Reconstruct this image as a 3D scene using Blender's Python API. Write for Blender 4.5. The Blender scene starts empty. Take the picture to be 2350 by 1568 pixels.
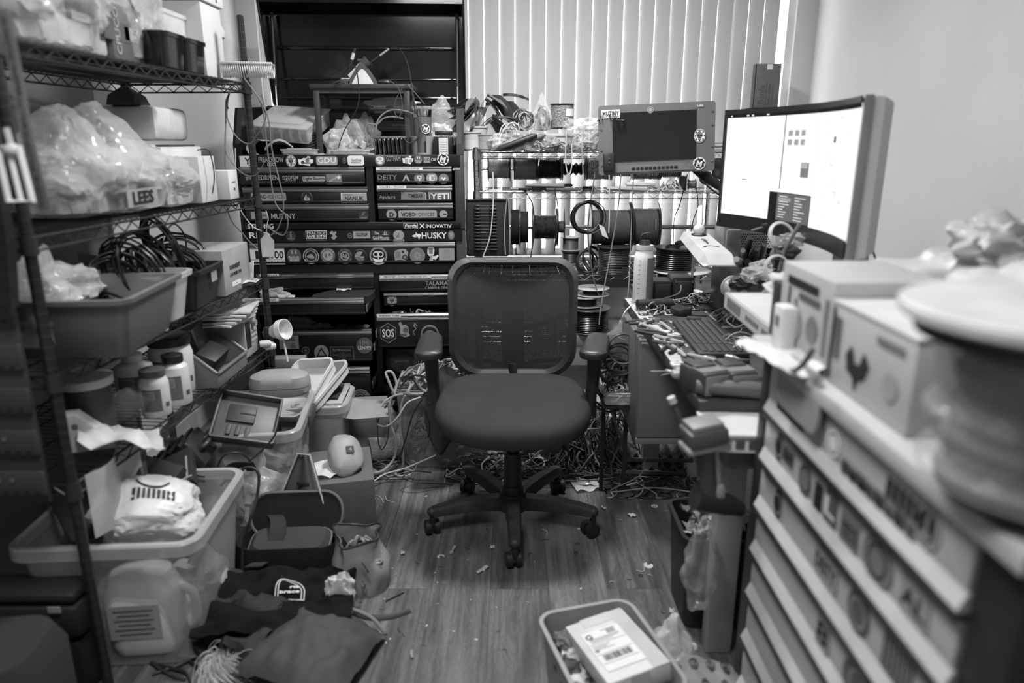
import bpy, bmesh, math, random
from mathutils import Vector, Matrix, Euler, noise
rnd = random.Random(7)
C = bpy.context.scene.collection
S = bpy.context.scene
PI = math.pi
# ---------------------------------------------------------------- camera
F, CX, CY = 1640.0, 1175.0, 784.0
CAMZ, PITCH = 1.36, math.radians(15.5)
cd = bpy.data.cameras.new('camera'); cam = bpy.data.objects.new('camera', cd); C.objects.link(cam)
cam.location = (0, 0, CAMZ); cam.rotation_euler = (PI/2 - PITCH, 0, 0)
cd.sensor_width = 36; cd.lens = 36*F/2350; cd.clip_start = .05
cd.dof.use_dof = True; cd.dof.focus_distance = 3.05; cd.dof.aperture_fstop = 1.5; cd.dof.aperture_blades = 0
S.camera = cam
# ---------------------------------------------------------------- view, world, lamps
S.view_settings.view_transform = 'Standard'; S.view_settings.look = 'None'
S.view_settings.gamma = 1; S.view_settings.use_curve_mapping = False
S.view_settings.exposure = 0.0
S.cycles.use_denoising = True
S.cycles.max_bounces = 7; S.cycles.transparent_max_bounces = 20
S.cycles.caustics_reflective = False; S.cycles.caustics_refractive = False
S.cycles.sample_clamp_indirect = 4
w = bpy.data.worlds.new('daylight'); S.world = w; w.use_nodes = True
w.node_tree.nodes['Background'].inputs[0].default_value = (1, 1, 1, 1)
w.node_tree.nodes['Background'].inputs[1].default_value = 5.5
def area(name, loc, rot, sx, sy, power, spread=PI):
    d = bpy.data.lights.new(name, 'AREA'); d.shape = 'RECTANGLE'; d.size = sx; d.size_y = sy; d.energy = power; d.spread = spread
    o = bpy.data.objects.new(name, d); C.objects.link(o); o.location = loc; o.rotation_euler = rot
    return o
area('ceiling_lamp_light', (0.1, 2.75, 2.53), (0, 0, 0), .32, .32, 52)
area('ceiling_lamp_light', (-0.35, .75, 2.53), (0, 0, 0), .6, .6, 38)
# ---------------------------------------------------------------- pixel to point
sp, cp = math.sin(PITCH), math.cos(PITCH)
def ray(px, py):
    u, v = (px-CX)/F, (py-CY)/F
    return Vector((u, cp - v*sp, -sp - v*cp))
def aY(px, py, Y):
    r = ray(px, py); t = Y/r.y; return Vector((r.x*t, Y, CAMZ + r.z*t))
def aZ(px, py, z):
    r = ray(px, py); t = (z-CAMZ)/r.z; return Vector((r.x*t, r.y*t, z))
def aX(px, py, X):
    r = ray(px, py); t = X/r.x; return Vector((X, r.y*t, CAMZ + r.z*t))
# ---------------------------------------------------------------- materials
MC = {}
def _mat(key, fn):
    if key in MC: return MC[key]
    m = bpy.data.materials.new('_'.join(str(k) for k in key)); m.use_nodes = True
    nt = m.node_tree; nt.nodes.clear(); out = nt.nodes.new('ShaderNodeOutputMaterial')
    fn(nt, out); MC[key] = m; return m
def _noise(nt, sc, det=3, stretch=(1, 1, 1)):
    tc = nt.nodes.new('ShaderNodeTexCoord'); mp = nt.nodes.new('ShaderNodeMapping'); mp.inputs['Scale'].default_value = stretch
    nt.links.new(tc.outputs['Object'], mp.inputs[0])
    n = nt.nodes.new('ShaderNodeTexNoise'); n.inputs['Scale'].default_value = sc; n.inputs['Detail'].default_value = det
    nt.links.new(mp.outputs[0], n.inputs['Vector']); return n
def _ramp(nt, src, a, b, lo=.3, hi=.7):
    r = nt.nodes.new('ShaderNodeMapRange'); r.inputs['From Min'].default_value = lo; r.inputs['From Max'].default_value = hi
    r.inputs['To Min'].default_value = a; r.inputs['To Max'].default_value = b
    nt.links.new(src, r.inputs['Value']); return r.outputs[0]
def g(v, rough=.55, metal=0, var=.12, sc=9, bump=0, bsc=60, spec=.5, stretch=(1, 1, 1), coat=0):
    """grey surface with procedural variation"""
    def fn(nt, out):
        p = nt.nodes.new('ShaderNodeBsdfPrincipled'); nt.links.new(p.outputs[0], out.inputs[0])
        n = _noise(nt, sc, 3, stretch)
        c = _ramp(nt, n.outputs[0], max(v*(1-var), 0), min(v*(1+var), 1)); nt.links.new(c, p.inputs['Base Color'])
        p.inputs['Roughness'].default_value = rough; p.inputs['Metallic'].default_value = metal
        p.inputs['Specular IOR Level'].default_value = spec; p.inputs['Coat Weight'].default_value = coat
        if bump:
            b = nt.nodes.new('ShaderNodeBump'); b.inputs['Strength'].default_value = bump; b.inputs['Distance'].default_value = .01
            n2 = _noise(nt, bsc, 4, stretch); nt.links.new(n2.outputs[0], b.inputs['Height']); nt.links.new(b.outputs[0], p.inputs['Normal'])
    return _mat(('grey', v, rough, metal, var, sc, bump, bsc, spec, stretch, coat), fn)
def clear(v=.8, op=.25, rough=.12, bump=0, bsc=20):
    """see-through plastic: part transparent, part milky"""
    def fn(nt, out):
        p = nt.nodes.new('ShaderNodeBsdfPrincipled'); p.inputs['Roughness'].default_value = rough
        n = _noise(nt, 12); c = _ramp(nt, n.outputs[0], v*.92, min(v*1.05, 1)); nt.links.new(c, p.inputs['Base Color'])
        t = nt.nodes.new('ShaderNodeBsdfTransparent'); mx = nt.nodes.new('ShaderNodeMixShader')
        lw = nt.nodes.new('ShaderNodeLayerWeight'); lw.inputs[0].default_value = .25
        mr = nt.nodes.new('ShaderNodeMapRange'); mr.inputs['To Min'].default_value = op; mr.inputs['To Max'].default_value = min(1, op+.45)
        nt.links.new(lw.outputs['Facing'], mr.inputs['Value']); nt.links.new(mr.outputs[0], mx.inputs[0])
        nt.links.new(t.outputs[0], mx.inputs[1]); nt.links.new(p.outputs[0], mx.inputs[2]); nt.links.new(mx.outputs[0], out.inputs[0])
        if bump:
            b = nt.nodes.new('ShaderNodeBump'); b.inputs['Strength'].default_value = bump; b.inputs['Distance'].default_value = .02
            n2 = _noise(nt, bsc, 3); nt.links.new(n2.outputs[0], b.inputs['Height']); nt.links.new(b.outputs[0], p.inputs['Normal'])
    return _mat(('clear', v, op, rough, bump, bsc), fn)
def screen(v, s):
    def fn(nt, out):
        e = nt.nodes.new('ShaderNodeEmission'); e.inputs[0].default_value = (v, v, v, 1); e.inputs[1].default_value = s
        nt.links.new(e.outputs[0], out.inputs[0])
    return _mat(('screen', v, s), fn)
BLK = g(.012, .35); BLKM = g(.018, .5); BLKG = g(.008, .12, spec=.6); DK = g(.03, .5); DG = g(.06, .55); MG = g(.14, .55); LG = g(.32, .55)
WH = g(.62, .5); WHP = g(.72, .6, bump=.05); OW = g(.5, .5); CH = g(.62, .16, 1); AL = g(.55, .28, 1, stretch=(1, 1, 40)); CARD = g(.22, .8, bump=.05)
FAB = g(.02, .85, bump=.3, bsc=300); FABG = g(.07, .85, bump=.3, bsc=300); BAG = clear(.85, .22, .1, .6, 18); BAGM = clear(.8, .5, .2, .5, 16)
# ---------------------------------------------------------------- mesh builder
class MB:
    def __init__(s, mat=None):
        s.v = []; s.f = []; s.mi = []; s.sm = []; s.mats = []; s.T = Matrix(); s.mat = mat
    def m(s, mat):
        mat = mat or s.mat or MG
        if mat not in s.mats: s.mats.append(mat)
        return s.mats.index(mat)
    def add(s, V, Fc, mat=None, smooth=False, T=None):
        T = s.T @ T if T is not None else s.T
        b = len(s.v); s.v += [T @ Vector(p) for p in V]; k = s.m(mat)
        for f in Fc: s.f.append([b+i for i in f]); s.mi.append(k); s.sm.append(smooth)
        return s
    def box(s, c, d, mat=None, bev=0, T=None, seg=2):
        x, y, z = d[0]/2, d[1]/2, d[2]/2
        if not bev:
            V = [(c[0]+i*x, c[1]+j*y, c[2]+k*z) for i in (-1, 1) for j in (-1, 1) for k in (-1, 1)]
            return s.add(V, [(0, 1, 3, 2), (4, 6, 7, 5), (0, 4, 5, 1), (2, 3, 7, 6), (0, 2, 6, 4), (1, 5, 7, 3)], mat, False, T)
        bm = bmesh.new(); bmesh.ops.create_cube(bm, size=1)
        for v in bm.verts: v.co = Vector((v.co.x*d[0]+c[0], v.co.y*d[1]+c[1], v.co.z*d[2]+c[2]))
        bmesh.ops.bevel(bm, geom=bm.edges[:], offset=min(bev, min(d)*.49), segments=seg, affect='EDGES', profile=.5)
        bm.verts.index_update()
        s.add([v.co.copy() for v in bm.verts], [[v.index for v in f.verts] for f in bm.faces], mat, True, T); bm.free(); return s
    def quad(s, pts, mat=None, smooth=False): return s.add(pts, [tuple(range(len(pts)))], mat, smooth)
    def cyl(s, p0, p1, r0, r1=None, n=16, mat=None, cap=True, smooth=True):
        r1 = r0 if r1 is None else r1
        p0, p1 = Vector(p0), Vector(p1); d = (p1-p0).normalized()
        a = d.orthogonal().normalized(); b = d.cross(a)
        V = []; Fc = []
        for p, r in ((p0, r0), (p1, r1)):
            for i in range(n):
                t = 2*PI*i/n; V.append(p+(a*math.cos(t)+b*math.sin(t))*r)
        Fc = [(i, (i+1) % n, n+(i+1) % n, n+i) for i in range(n)]
        s.add(V, Fc, mat, smooth)
        if cap: s.add(V, [tuple(range(n-1, -1, -1)), tuple(range(n, 2*n))], mat, False)
        return s
    def tube(s, pts, r, n=6, mat=None, cap=True, closed=False, flat=None):
        pts = [Vector(p) for p in pts]; V = []; L = len(pts)
        if L < 2: return s
        a = None
        for i, p in enumerate(pts):
            if closed: d = (pts[(i+1) % L]-pts[i-1])
            else: d = pts[min(i+1, L-1)]-pts[max(i-1, 0)]
            if d.length < 1e-9: d = Vector((0, 0, 1))
            d.normalize()
            if a is None: a = d.orthogonal().normalized()
            else:
                a = a-d*a.dot(d)
                a = a.normalized() if a.length > 1e-6 else d.orthogonal().normalized()
            b = d.cross(a); rr = r[i] if isinstance(r, (list, tuple)) else r
            for k in range(n):
                t = 2*PI*k/n; V.append(p+a*math.cos(t)*rr+b*math.sin(t)*rr*(flat or 1))
        Fc = []
        for i in range(L if closed else L-1):
            j = (i+1) % L
            for k in range(n): Fc.append((i*n+k, i*n+(k+1) % n, j*n+(k+1) % n, j*n+k))
        if cap and not closed: Fc += [tuple(range(n-1, -1, -1)), tuple((L-1)*n+k for k in range(n))]
        return s.add(V, Fc, mat, True)
    def lathe(s, prof, n=32, mat=None, T=None, arc=2*PI):
        V = []; full = arc >= 2*PI-1e-6; N = n if full else n+1
        for r, z in prof:
            for i in range(N):
                t = arc*i/n; V.append((r*math.cos(t), r*math.sin(t), z))
        Fc = []
        for j in range(len(prof)-1):
            for i in range(n):
                k = (i+1) % N; Fc.append((j*N+i, j*N+k, (j+1)*N+k, (j+1)*N+i))
        return s.add(V, Fc, mat, True, T)
    def prism(s, poly, h, mat=None, T=None, z0=0):
        n = len(poly); V = [(x, y, z0) for x, y in poly]+[(x, y, z0+h) for x, y in poly]
        Fc = [tuple(range(n-1, -1, -1)), tuple(range(n, 2*n))]+[(i, (i+1) % n, n+(i+1) % n, n+i) for i in range(n)]
        return s.add(V, Fc, mat, False, T)
    def loft(s, rings, mat=None, smooth=True, cap0=True, cap1=True):
        n = len(rings[0]); V = [p for r in rings for p in r]; Fc = []
        for j in range(len(rings)-1):
            for i in range(n): Fc.append((j*n+i, j*n+(i+1) % n, (j+1)*n+(i+1) % n, (j+1)*n+i))
        s.add(V, Fc, mat, smooth)
        if cap0: s.add(rings[0], [tuple(range(n-1, -1, -1))], mat)
        if cap1: s.add(rings[-1], [tuple(range(n))], mat)
        return s
    def grid(s, fn, nu, nv, mat=None, smooth=True, thick=0):
        V = [Vector(fn(i/nu, j/nv)) for j in range(nv+1) for i in range(nu+1)]; W = nu+1
        Fc = [(j*W+i, j*W+i+1, (j+1)*W+i+1, (j+1)*W+i) for j in range(nv) for i in range(nu)]
        if not thick: return s.add(V, Fc, mat, smooth)
        n0 = len(V); N = [Vector() for _ in V]
        for f in Fc:
            q = (V[f[1]]-V[f[0]]).cross(V[f[3]]-V[f[0]])
            for i in f: N[i] += q
        V2 = [p-(q.normalized()*thick if q.length else Vector((0, 0, thick))) for p, q in zip(V, N)]
        F2 = [tuple(n0+i for i in reversed(f)) for f in Fc]
        rim = [j for j in range(W)]+[j*W+nu for j in range(1, nv+1)]+[nv*W+i for i in range(nu-1, -1, -1)]+[j*W for j in range(nv-1, 0, -1)]
        F3 = [(rim[i], n0+rim[i], n0+rim[(i+1) % len(rim)], rim[(i+1) % len(rim)]) for i in range(len(rim))]
        return s.add(V+V2, Fc+F2+F3, mat, smooth)
    def ball(s, c, r, mat=None, sub=3, T=None, amp=0, freq=5, seed=0):
        bm = bmesh.new(); bmesh.ops.create_icosphere(bm, subdivisions=sub, radius=1)
        r = r if isinstance(r, (tuple, list)) else (r, r, r); V = []
        for v in bm.verts:
            k = 1
            if amp: k += amp*noise.noise(v.co*freq+Vector((seed*3.1, seed*1.7, seed)))+amp*.5*noise.noise(v.co*freq*2.3+Vector((seed, 9, seed)))
            V.append((c[0]+v.co.x*r[0]*k, c[1]+v.co.y*r[1]*k, c[2]+v.co.z*r[2]*k))
        bm.verts.index_update(); s.add(V, [[v.index for v in f.verts] for f in bm.faces], mat, True, T); bm.free(); return s
    def text(s, t, size, T, mat=None, w=None, h=0.0006, bold=0, shear=0, track=1):
        V, Fc = textmesh(t, size, h, bold, shear, track)
        if not V: return s
        xs = [p[0] for p in V]; ys = [p[1] for p in V]; cx = (min(xs)+max(xs))/2; cy = (min(ys)+max(ys))/2
        k = (w/(max(xs)-min(xs))) if w else 1
        V = [((p[0]-cx)*k, p[1]-cy, p[2]) for p in V]
        return s.add(V, Fc, mat, False, T)
    def build(s, name, parent=None, loc=None, rot=None):
        me = bpy.data.meshes.new(name); me.from_pydata([tuple(p) for p in s.v], [], s.f)
        for m in s.mats: me.materials.append(m)
        me.polygons.foreach_set('material_index', s.mi); me.polygons.foreach_set('use_smooth', s.sm)
        me.validate(); me.update()
        o = bpy.data.objects.new(name, me); C.objects.link(o)
        if parent: o.parent = parent
        if loc: o.location = loc
        if rot: o.rotation_euler = rot if isinstance(rot, (tuple, list, Euler)) else (0, 0, rot)
        if any(s.sm):
            try: me.set_sharp_from_angle(angle=math.radians(38))
            except Exception: pass
        return o
TXT = {}
def textmesh(t, size, h, bold, shear, track):
    key = (t, round(size, 5), round(h, 5), bold, shear, track)
    if key in TXT: return TXT[key]
    cu = bpy.data.curves.new('lettering', 'FONT'); cu.body = t; cu.size = size; cu.extrude = h/2; cu.resolution_u = 2
    cu.offset = bold*size; cu.shear = shear; cu.space_character = track
    o = bpy.data.objects.new('lettering', cu); C.objects.link(o)
    dg = bpy.context.evaluated_depsgraph_get(); me = bpy.data.meshes.new_from_object(o.evaluated_get(dg))
    V = [tuple(v.co) for v in me.vertices]; Fc = [tuple(p.vertices) for p in me.polygons]
    bpy.data.objects.remove(o); bpy.data.curves.remove(cu); bpy.data.meshes.remove(me)
    TXT[key] = (V, Fc); return TXT[key]
def R(x=0, y=0, z=0): return Euler((math.radians(x), math.radians(y), math.radians(z))).to_matrix().to_4x4()
def TR(x, y, z, rx=0, ry=0, rz=0): return Matrix.Translation((x, y, z)) @ R(rx, ry, rz)
def tag(o, label, cat, group=None, kind=None):
    o['label'] = label; o['category'] = cat
    if group: o['group'] = group
    if kind: o['kind'] = kind
    return o
def thing(name, label, cat, loc=(0, 0, 0), rz=0, group=None, rot=None):
    o = bpy.data.objects.new(name, None); C.objects.link(o); o.empty_display_size = .05
    o.location = loc; o.rotation_euler = rot if rot else (0, 0, math.radians(rz)); return tag(o, label, cat, group)
def one(mb, name, label, cat, loc=(0, 0, 0), rz=0, group=None, rot=None, kind=None):
    o = mb.build(name, None, Vector(loc), rot if rot else (0, 0, math.radians(rz))); return tag(o, label, cat, group, kind)
def struct(mb, name):
    o = mb.build(name); o['kind'] = 'structure'; return o
def dup(o, loc=None, rz=None, label=None, group=None, scale=None, parent=None):
    r = o.copy(); C.objects.link(r)
    if parent: r.parent = parent
    for ch in list(o.children): dup(ch, parent=r)
    if loc is not None: r.location = loc
    if rz is not None: r.rotation_euler = (r.rotation_euler.x, r.rotation_euler.y, math.radians(rz))
    if label: r['label'] = label
    if group: r['group'] = group
    if scale: r.scale = (scale,)*3
    return r
def rrect(w, d, r, z=0, n=5, cx=0, cy=0):
    P = []; r = min(r, w/2-.0001, d/2-.0001)
    for sx, sy, a0 in ((1, 1, 0), (-1, 1, 90), (-1, -1, 180), (1, -1, 270)):
        for i in range(n+1):
            a = math.radians(a0+90*i/n); P.append((cx+sx*(w/2-r)+r*math.cos(a), cy+sy*(d/2-r)+r*math.sin(a), z))
    return P
def circ(r, n=24, cx=0, cy=0, ph=0): return [(cx+r*math.cos(2*PI*i/n+ph), cy+r*math.sin(2*PI*i/n+ph)) for i in range(n)]
def spline(P, k=8, closed=False):
    P = [Vector(p) for p in P]; n = len(P); out = []
    rng = range(n) if closed else range(n-1)
    for i in rng:
        if closed: a, b, c, d = P[i-1], P[i], P[(i+1) % n], P[(i+2) % n]
        else: a, b, c, d = P[max(i-1, 0)], P[i], P[i+1], P[min(i+2, n-1)]
        for j in range(k):
            t = j/k; out.append(.5*((2*b)+(c-a)*t+(2*a-5*b+4*c-d)*t*t+(3*b-a-3*c+d)*t**3))
    if not closed: out.append(P[-1])
    return out
def tub(mb, w, d, h, taper=.06, r=.03, th=.003, rim=.012, mat=None, rimh=.012, bottom=True):
    """open tapered container with a rolled rim"""
    def ring(z, off): k = 1-taper*(1-z/h); return rrect(w*k+off*2, d*k+off*2, r+off, z)
    rings = [ring(0, -.004), ring(.004, 0), ring(h-rimh, 0), ring(h-rimh, rim), ring(h, rim), ring(h, -th), ring(h-rimh, -th), ring(th, -th)]
    mb.loft(rings, mat, True, bottom, bottom); return mb
def bagmesh(mb, rx, ry, rz, mat, seed=0, amp=.35, freq=1.8, sub=4, base=True, tip=None):
    """crumpled soft bag; flat underside"""
    bm = bmesh.new(); bmesh.ops.create_icosphere(bm, subdivisions=sub, radius=1); V = []
    for v in bm.verts:
        p = v.co; o = Vector((seed*5.3, seed*2.1, seed*.7))
        k = 1+amp*noise.noise(p*freq+o)+amp*.45*abs(noise.noise(p*freq*3+o))+amp*.2*noise.noise(p*freq*7+o)
        q = Vector((math.copysign(abs(p.x)**.8, p.x)*rx*k, math.copysign(abs(p.y)**.8, p.y)*ry*k, p.z*rz*k))
        if tip and p.z > .3:
            t = (p.z-.3)/.7; q.x = q.x*(1-.5*t)+tip[0]*t*t; q.y = q.y*(1-.5*t)+tip[1]*t*t; q.z += tip[2]*t*t
        q.z = q.z+rz
        if base and q.z < rz*.35: q.z = q.z*.35+ .0
        V.append(q)
    lo = min(q.z for q in V)
    for q in V: q.z -= lo
    bm.verts.index_update(); mb.add(V, [[v.index for v in f.verts] for f in bm.faces], mat, True); bm.free(); return mb
def sheet(mb, w, d, mat, amp=.01, seed=0, n=10, thick=.0008, T=None, curl=0):
    old = mb.T
    if T is not None: mb.T = mb.T @ T
    mb.grid(lambda u, v: ((u-.5)*w, (v-.5)*d, amp*(noise.noise(Vector((u*3+seed, v*3, seed)))*1.6+.5*noise.noise(Vector((u*9, v*9, seed))))+amp+curl*(u-.5)**2), n, n, mat, True, thick)
    mb.T = old; return mb
def coil(mb, R0, r, turns, mat, h=0, jit=.006, seed=0, n=6, per=20, T=None, sq=1):
    rr = random.Random(seed); P = []
    a = [rr.uniform(-1, 1) for _ in range(turns+2)]
    for i in range(int(turns*per)+1):
        t = i/per; k = int(t); f = t-k; j = a[k]*(1-f)+a[k+1]*f; j2 = a[-1-k]*(1-f)+a[-2-k]*f
        ang = 2*PI*t; rad = R0+j*jit
        P.append((rad*math.cos(ang)+j2*jit, rad*math.sin(ang)*sq, (h*t/turns)+j2*r*2+r*2))
    old = mb.T
    if T is not None: mb.T = mb.T @ T
    mb.tube(P, r, n, mat); mb.T = old; return mb
def tangle(mb, bx, by, bz, count, r, mats, seed=0, pts=7, k=6, n=5, T=None, dome=True):
    """loose heap of wires"""
    rr = random.Random(seed); old = mb.T
    if T is not None: mb.T = mb.T @ T
    for i in range(count):
        P = []; x, y = rr.uniform(-bx, bx), rr.uniform(-by, by); a = rr.uniform(0, 6.28); st = rr.uniform(.25, .6)*min(bx, by)
        for j in range(pts):
            a += rr.uniform(-1.5, 1.5); x = max(-bx, min(bx, x+math.cos(a)*st)); y = max(-by, min(by, y+math.sin(a)*st))
            e = max(0, 1-(x/bx)**2*.9)*max(0, 1-(y/by)**2*.9) if dome else 1
            P.append((x, y, max(r*1.2, rr.uniform(0, 1)*bz*e)))
        mb.tube(spline(P, k), r*rr.choice((.7, 1, 1, 1.3)), n, rr.choice(mats))
    mb.T = old; return mb
def cable(P, r, mat, label, group=None, name='cable', k=8, cat='cable'):
    P = [Vector(p) for p in P]; o0 = P[0].copy()
    mb = MB(mat); mb.tube(spline([p-o0 for p in P], k), r, 7)
    return one(mb, name, label, cat, o0, 0, group)
# ---------------------------------------------------------------- the room
def floor_mat():
    def fn(nt, out):
        N = nt.nodes.new; L = nt.links.new
        p = N('ShaderNodeBsdfPrincipled'); L(p.outputs[0], out.inputs[0])
        tc = N('ShaderNodeTexCoord'); mp = N('ShaderNodeMapping'); mp.inputs['Rotation'].default_value = (0, 0, PI/2); mp.inputs['Location'].default_value = (.3, .07, 0)
        L(tc.outputs['Object'], mp.inputs[0])
        b = N('ShaderNodeTexBrick'); b.inputs['Scale'].default_value = 1; b.inputs['Brick Width'].default_value = 1.22; b.inputs['Row Height'].default_value = .185
        b.inputs['Mortar Size'].default_value = .0012; b.inputs['Color1'].default_value = (.085,)*3+(1,); b.inputs['Color2'].default_value = (.125,)*3+(1,); b.inputs['Mortar'].default_value = (.06,)*3+(1,)
        b.offset = .37; L(mp.outputs[0], b.inputs['Vector'])
        # grain, stretched along the boards and shifted board by board
        add = N('ShaderNodeVectorMath'); add.operation = 'MULTIPLY_ADD'; L(b.outputs['Color'], add.inputs[0]); add.inputs[1].default_value = (60, 60, 60); L(tc.outputs['Object'], add.inputs[2])
        def nz(sc, st, det, dist=0):
            m2 = N('ShaderNodeMapping'); m2.inputs['Scale'].default_value = st; L(add.outputs[0], m2.inputs[0])
            n = N('ShaderNodeTexNoise'); n.inputs['Scale'].default_value = sc; n.inputs['Detail'].default_value = det; n.inputs['Distortion'].default_value = dist; L(m2.outputs[0], n.inputs['Vector']); return n.outputs[0]
        a = _ramp(nt, nz(7, (1, .16, 1), 4, 1.2), .5, 1.5); c = _ramp(nt, nz(60, (1, .05, 1), 5), .6, 1.3)
        m1 = N('ShaderNodeMath'); m1.operation = 'MULTIPLY'; L(a, m1.inputs[0]); L(c, m1.inputs[1])
        wv = nz(3, (4, .7, 1), 2, 3); sn = N('ShaderNodeMath'); sn.operation = 'SINE'; m9 = N('ShaderNodeMath'); m9.operation = 'MULTIPLY'; m9.inputs[1].default_value = 60; L(wv, m9.inputs[0]); L(m9.outputs[0], sn.inputs[0])
        r9 = _ramp(nt, sn.outputs[0], .86, 1.1, -1, 1); m3 = N('ShaderNodeMath'); m3.operation = 'MULTIPLY'; L(m1.outputs[0], m3.inputs[0]); L(r9, m3.inputs[1])
        v = N('ShaderNodeVectorMath'); v.operation = 'SCALE'; L(b.outputs['Color'], v.inputs[0]); L(m3.outputs[0], v.inputs['Scale']); L(v.outputs[0], p.inputs['Base Color'])
        rg = _ramp(nt, m3.outputs[0], .38, .55, .6, 1.4); L(rg, p.inputs['Roughness'])
        bp = N('ShaderNodeBump'); bp.inputs['Strength'].default_value = .12; bp.inputs['Distance'].default_value = .003; L(m3.outputs[0], bp.inputs['Height']); L(bp.outputs[0], p.inputs['Normal'])
    return _mat(('wood_floor',), fn)
WALL = g(.5, .85, var=.04, sc=3, bump=.06, bsc=250)
XL, XR, YB, YF, ZC = -1.56, 1.72, 4.36, -.9, 2.6
struct(MB(floor_mat()).box(((XL+XR)/2, (YB+YF)/2, -.05), (XR-XL+.4, YB-YF+.4, .1)), 'floor')
struct(MB(g(.7, .9)).box(((XL+XR)/2, (YB+YF)/2, ZC+.05), (XR-XL+.4, YB-YF+.4, .1)), 'ceiling')
struct(MB(WALL).box((XL-.06, (YB+YF)/2, ZC/2), (.12, YB-YF+.24, ZC)), 'wall_left')
struct(MB(WALL).box((XR+.06, (YB+YF)/2, ZC/2), (.12, YB-YF+.24, ZC)), 'wall_right')
struct(MB(WALL).box(((XL+XR)/2, YF-.06, ZC/2), (XR-XL, .12, ZC)), 'wall_front')
# back wall around a wide window
wx0, wx1, wz0, wz1 = -1.44, 1.6, .7, 2.35
b = MB(WALL)
b.box(((XL+XR)/2, YB+.06, wz0/2), (XR-XL, .12, wz0)); b.box(((XL+XR)/2, YB+.06, (wz1+ZC)/2), (XR-XL, .12, ZC-wz1))
b.box(((XL+wx0)/2, YB+.06, (wz0+wz1)/2), (wx0-XL, .12, wz1-wz0)); b.box(((XR+wx1)/2, YB+.06, (wz0+wz1)/2), (XR-wx1, .12, wz1-wz0))
struct(b, 'wall_back')
b = MB(g(.6, .4))
for x in (wx0+.02, 0.04, wx1-.02): b.box((x, YB+.05, (wz0+wz1)/2), (.04, .05, wz1-wz0))
for z in (wz0+.02, wz1-.02): b.box(((wx0+wx1)/2, YB+.05, z), (wx1-wx0, .05, .04))
b.box(((wx0+wx1)/2, YB-.0, wz0-.01), (wx1-wx0+.06, .14, .02))
fr = struct(b, 'window_1')
b = MB(clear(.9, .04, .02)).box(((wx0+wx1)/2, YB+.055, (wz0+wz1)/2), (wx1-wx0-.06, .006, wz1-wz0-.06)); b.build('window_pane', fr)
for nm, x in (('baseboard_left', XL+.008), ('baseboard_right', XR-.008)): struct(MB(WH).box((x, (YB+YF)/2, .05), (.016, YB-YF, .1)), nm)
struct(MB(WH).box(((XL+XR)/2, YB-.008, .05), (XR-XL-.04, .016, .1)), 'baseboard_back')
# the darker cladding on the near stretch of the left wall
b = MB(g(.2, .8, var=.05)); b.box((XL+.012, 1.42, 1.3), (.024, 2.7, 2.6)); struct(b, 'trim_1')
# ceiling lamps (they carry the light)
for x, y, s in ((.1, 2.75, .5), (-.35, .75, .66)):
    t = thing('ceiling_lamp', 'square white ceiling lamp above the '+('swivel chair' if y > 2 else 'room entrance'), 'lamp', (x, y, ZC))
    MB(WH).box((0, 0, -.02), (s, s, .04), None, .004).build('housing', t)
    MB(screen(1, 3)).box((0, 0, -.043), (s-.05, s-.05, .004)).build('diffuser', t)
# vertical blinds
def slat_mat():
    def fn(nt, out):
        d = nt.nodes.new('ShaderNodeBsdfDiffuse'); t = nt.nodes.new('ShaderNodeBsdfTranslucent'); mx = nt.nodes.new('ShaderNodeMixShader'); mx.inputs[0].default_value = .07
        n = _noise(nt, 5, 3, (60, 60, .3)); c = _ramp(nt, n.outputs[0], .56, .64)
        for q in (d, t): nt.links.new(c, q.inputs[0])
        nt.links.new(d.outputs[0], mx.inputs[1]); nt.links.new(t.outputs[0], mx.inputs[2]); nt.links.new(mx.outputs[0], out.inputs[0])
    return _mat(('blind_slat',), fn)
bl = thing('vertical_blind', 'pale vertical window blind with thin bright gaps between its slats', 'blind', (0, YB-.1, 0))
SM = slat_mat()
MB(WH).box((0.04, 0, 2.38), (3.0, .05, .05)).build('head_rail', bl)
pitch = .0855; W = .083
for i in range(34):
    x = -1.31+i*pitch
    if x > 1.50: break
    m = MB(SM); rr = random.Random(i); a0 = rr.uniform(3, 9); a1 = rr.uniform(40, 50)
    dx = rr.uniform(-.003, .003)
    def fn(u, v, a0=a0, a1=a1, dx=dx):
        z = .72+v*1.64; k = min(1, max(0, (1.5-z)/.34)); k = k*k*(3-2*k); a = math.radians(a0+(a1-a0)*k); q = (u-.5)*W
        return (q*math.cos(a)+dx*(1-v), -q*math.sin(a)-.004*(1-(2*u-1)**2), z)
    m.grid(fn, 6, 24, None, True, .0006)
    o = m.build('slat', bl); o.location = (x, 0, 0)
# ---------------------------------------------------------------- the sticker-covered rolling tool chest against the back
TC_O = Vector((-.757, 3.45, 0)); TC_A = math.radians(3.2)
tax, tay = Vector((math.cos(TC_A), math.sin(TC_A), 0)), Vector((-math.sin(TC_A), math.cos(TC_A), 0))
def tl(px, py, off=0.0):
    """pixel -> (x, z) on the chest front, off metres in front of it"""
    r = ray(px, py); o = Vector((0, 0, CAMZ)); t = ((TC_O-tay*off-o).dot(tay))/r.dot(tay); p = o+r*t-TC_O
    return p.dot(tax), p.z
chest = thing('tool_chest', 'tall black rolling tool chest covered in stickers, its lid open', 'tool chest', TC_O, math.degrees(TC_A))
ZT = tl(800, 355)[1]; ZM = tl(800, 528)[1]; HW = .532; DP = .62
PW = g(.72, .6, var=.03); PG = g(.3, .6, var=.05); PD = g(.09, .5, var=.1); PM = g(.17, .5, var=.05); INK = g(.01, .6); BODY = g(.011, .28, var=.2, spec=.5); POST = g(.05, .32, var=.1)
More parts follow.
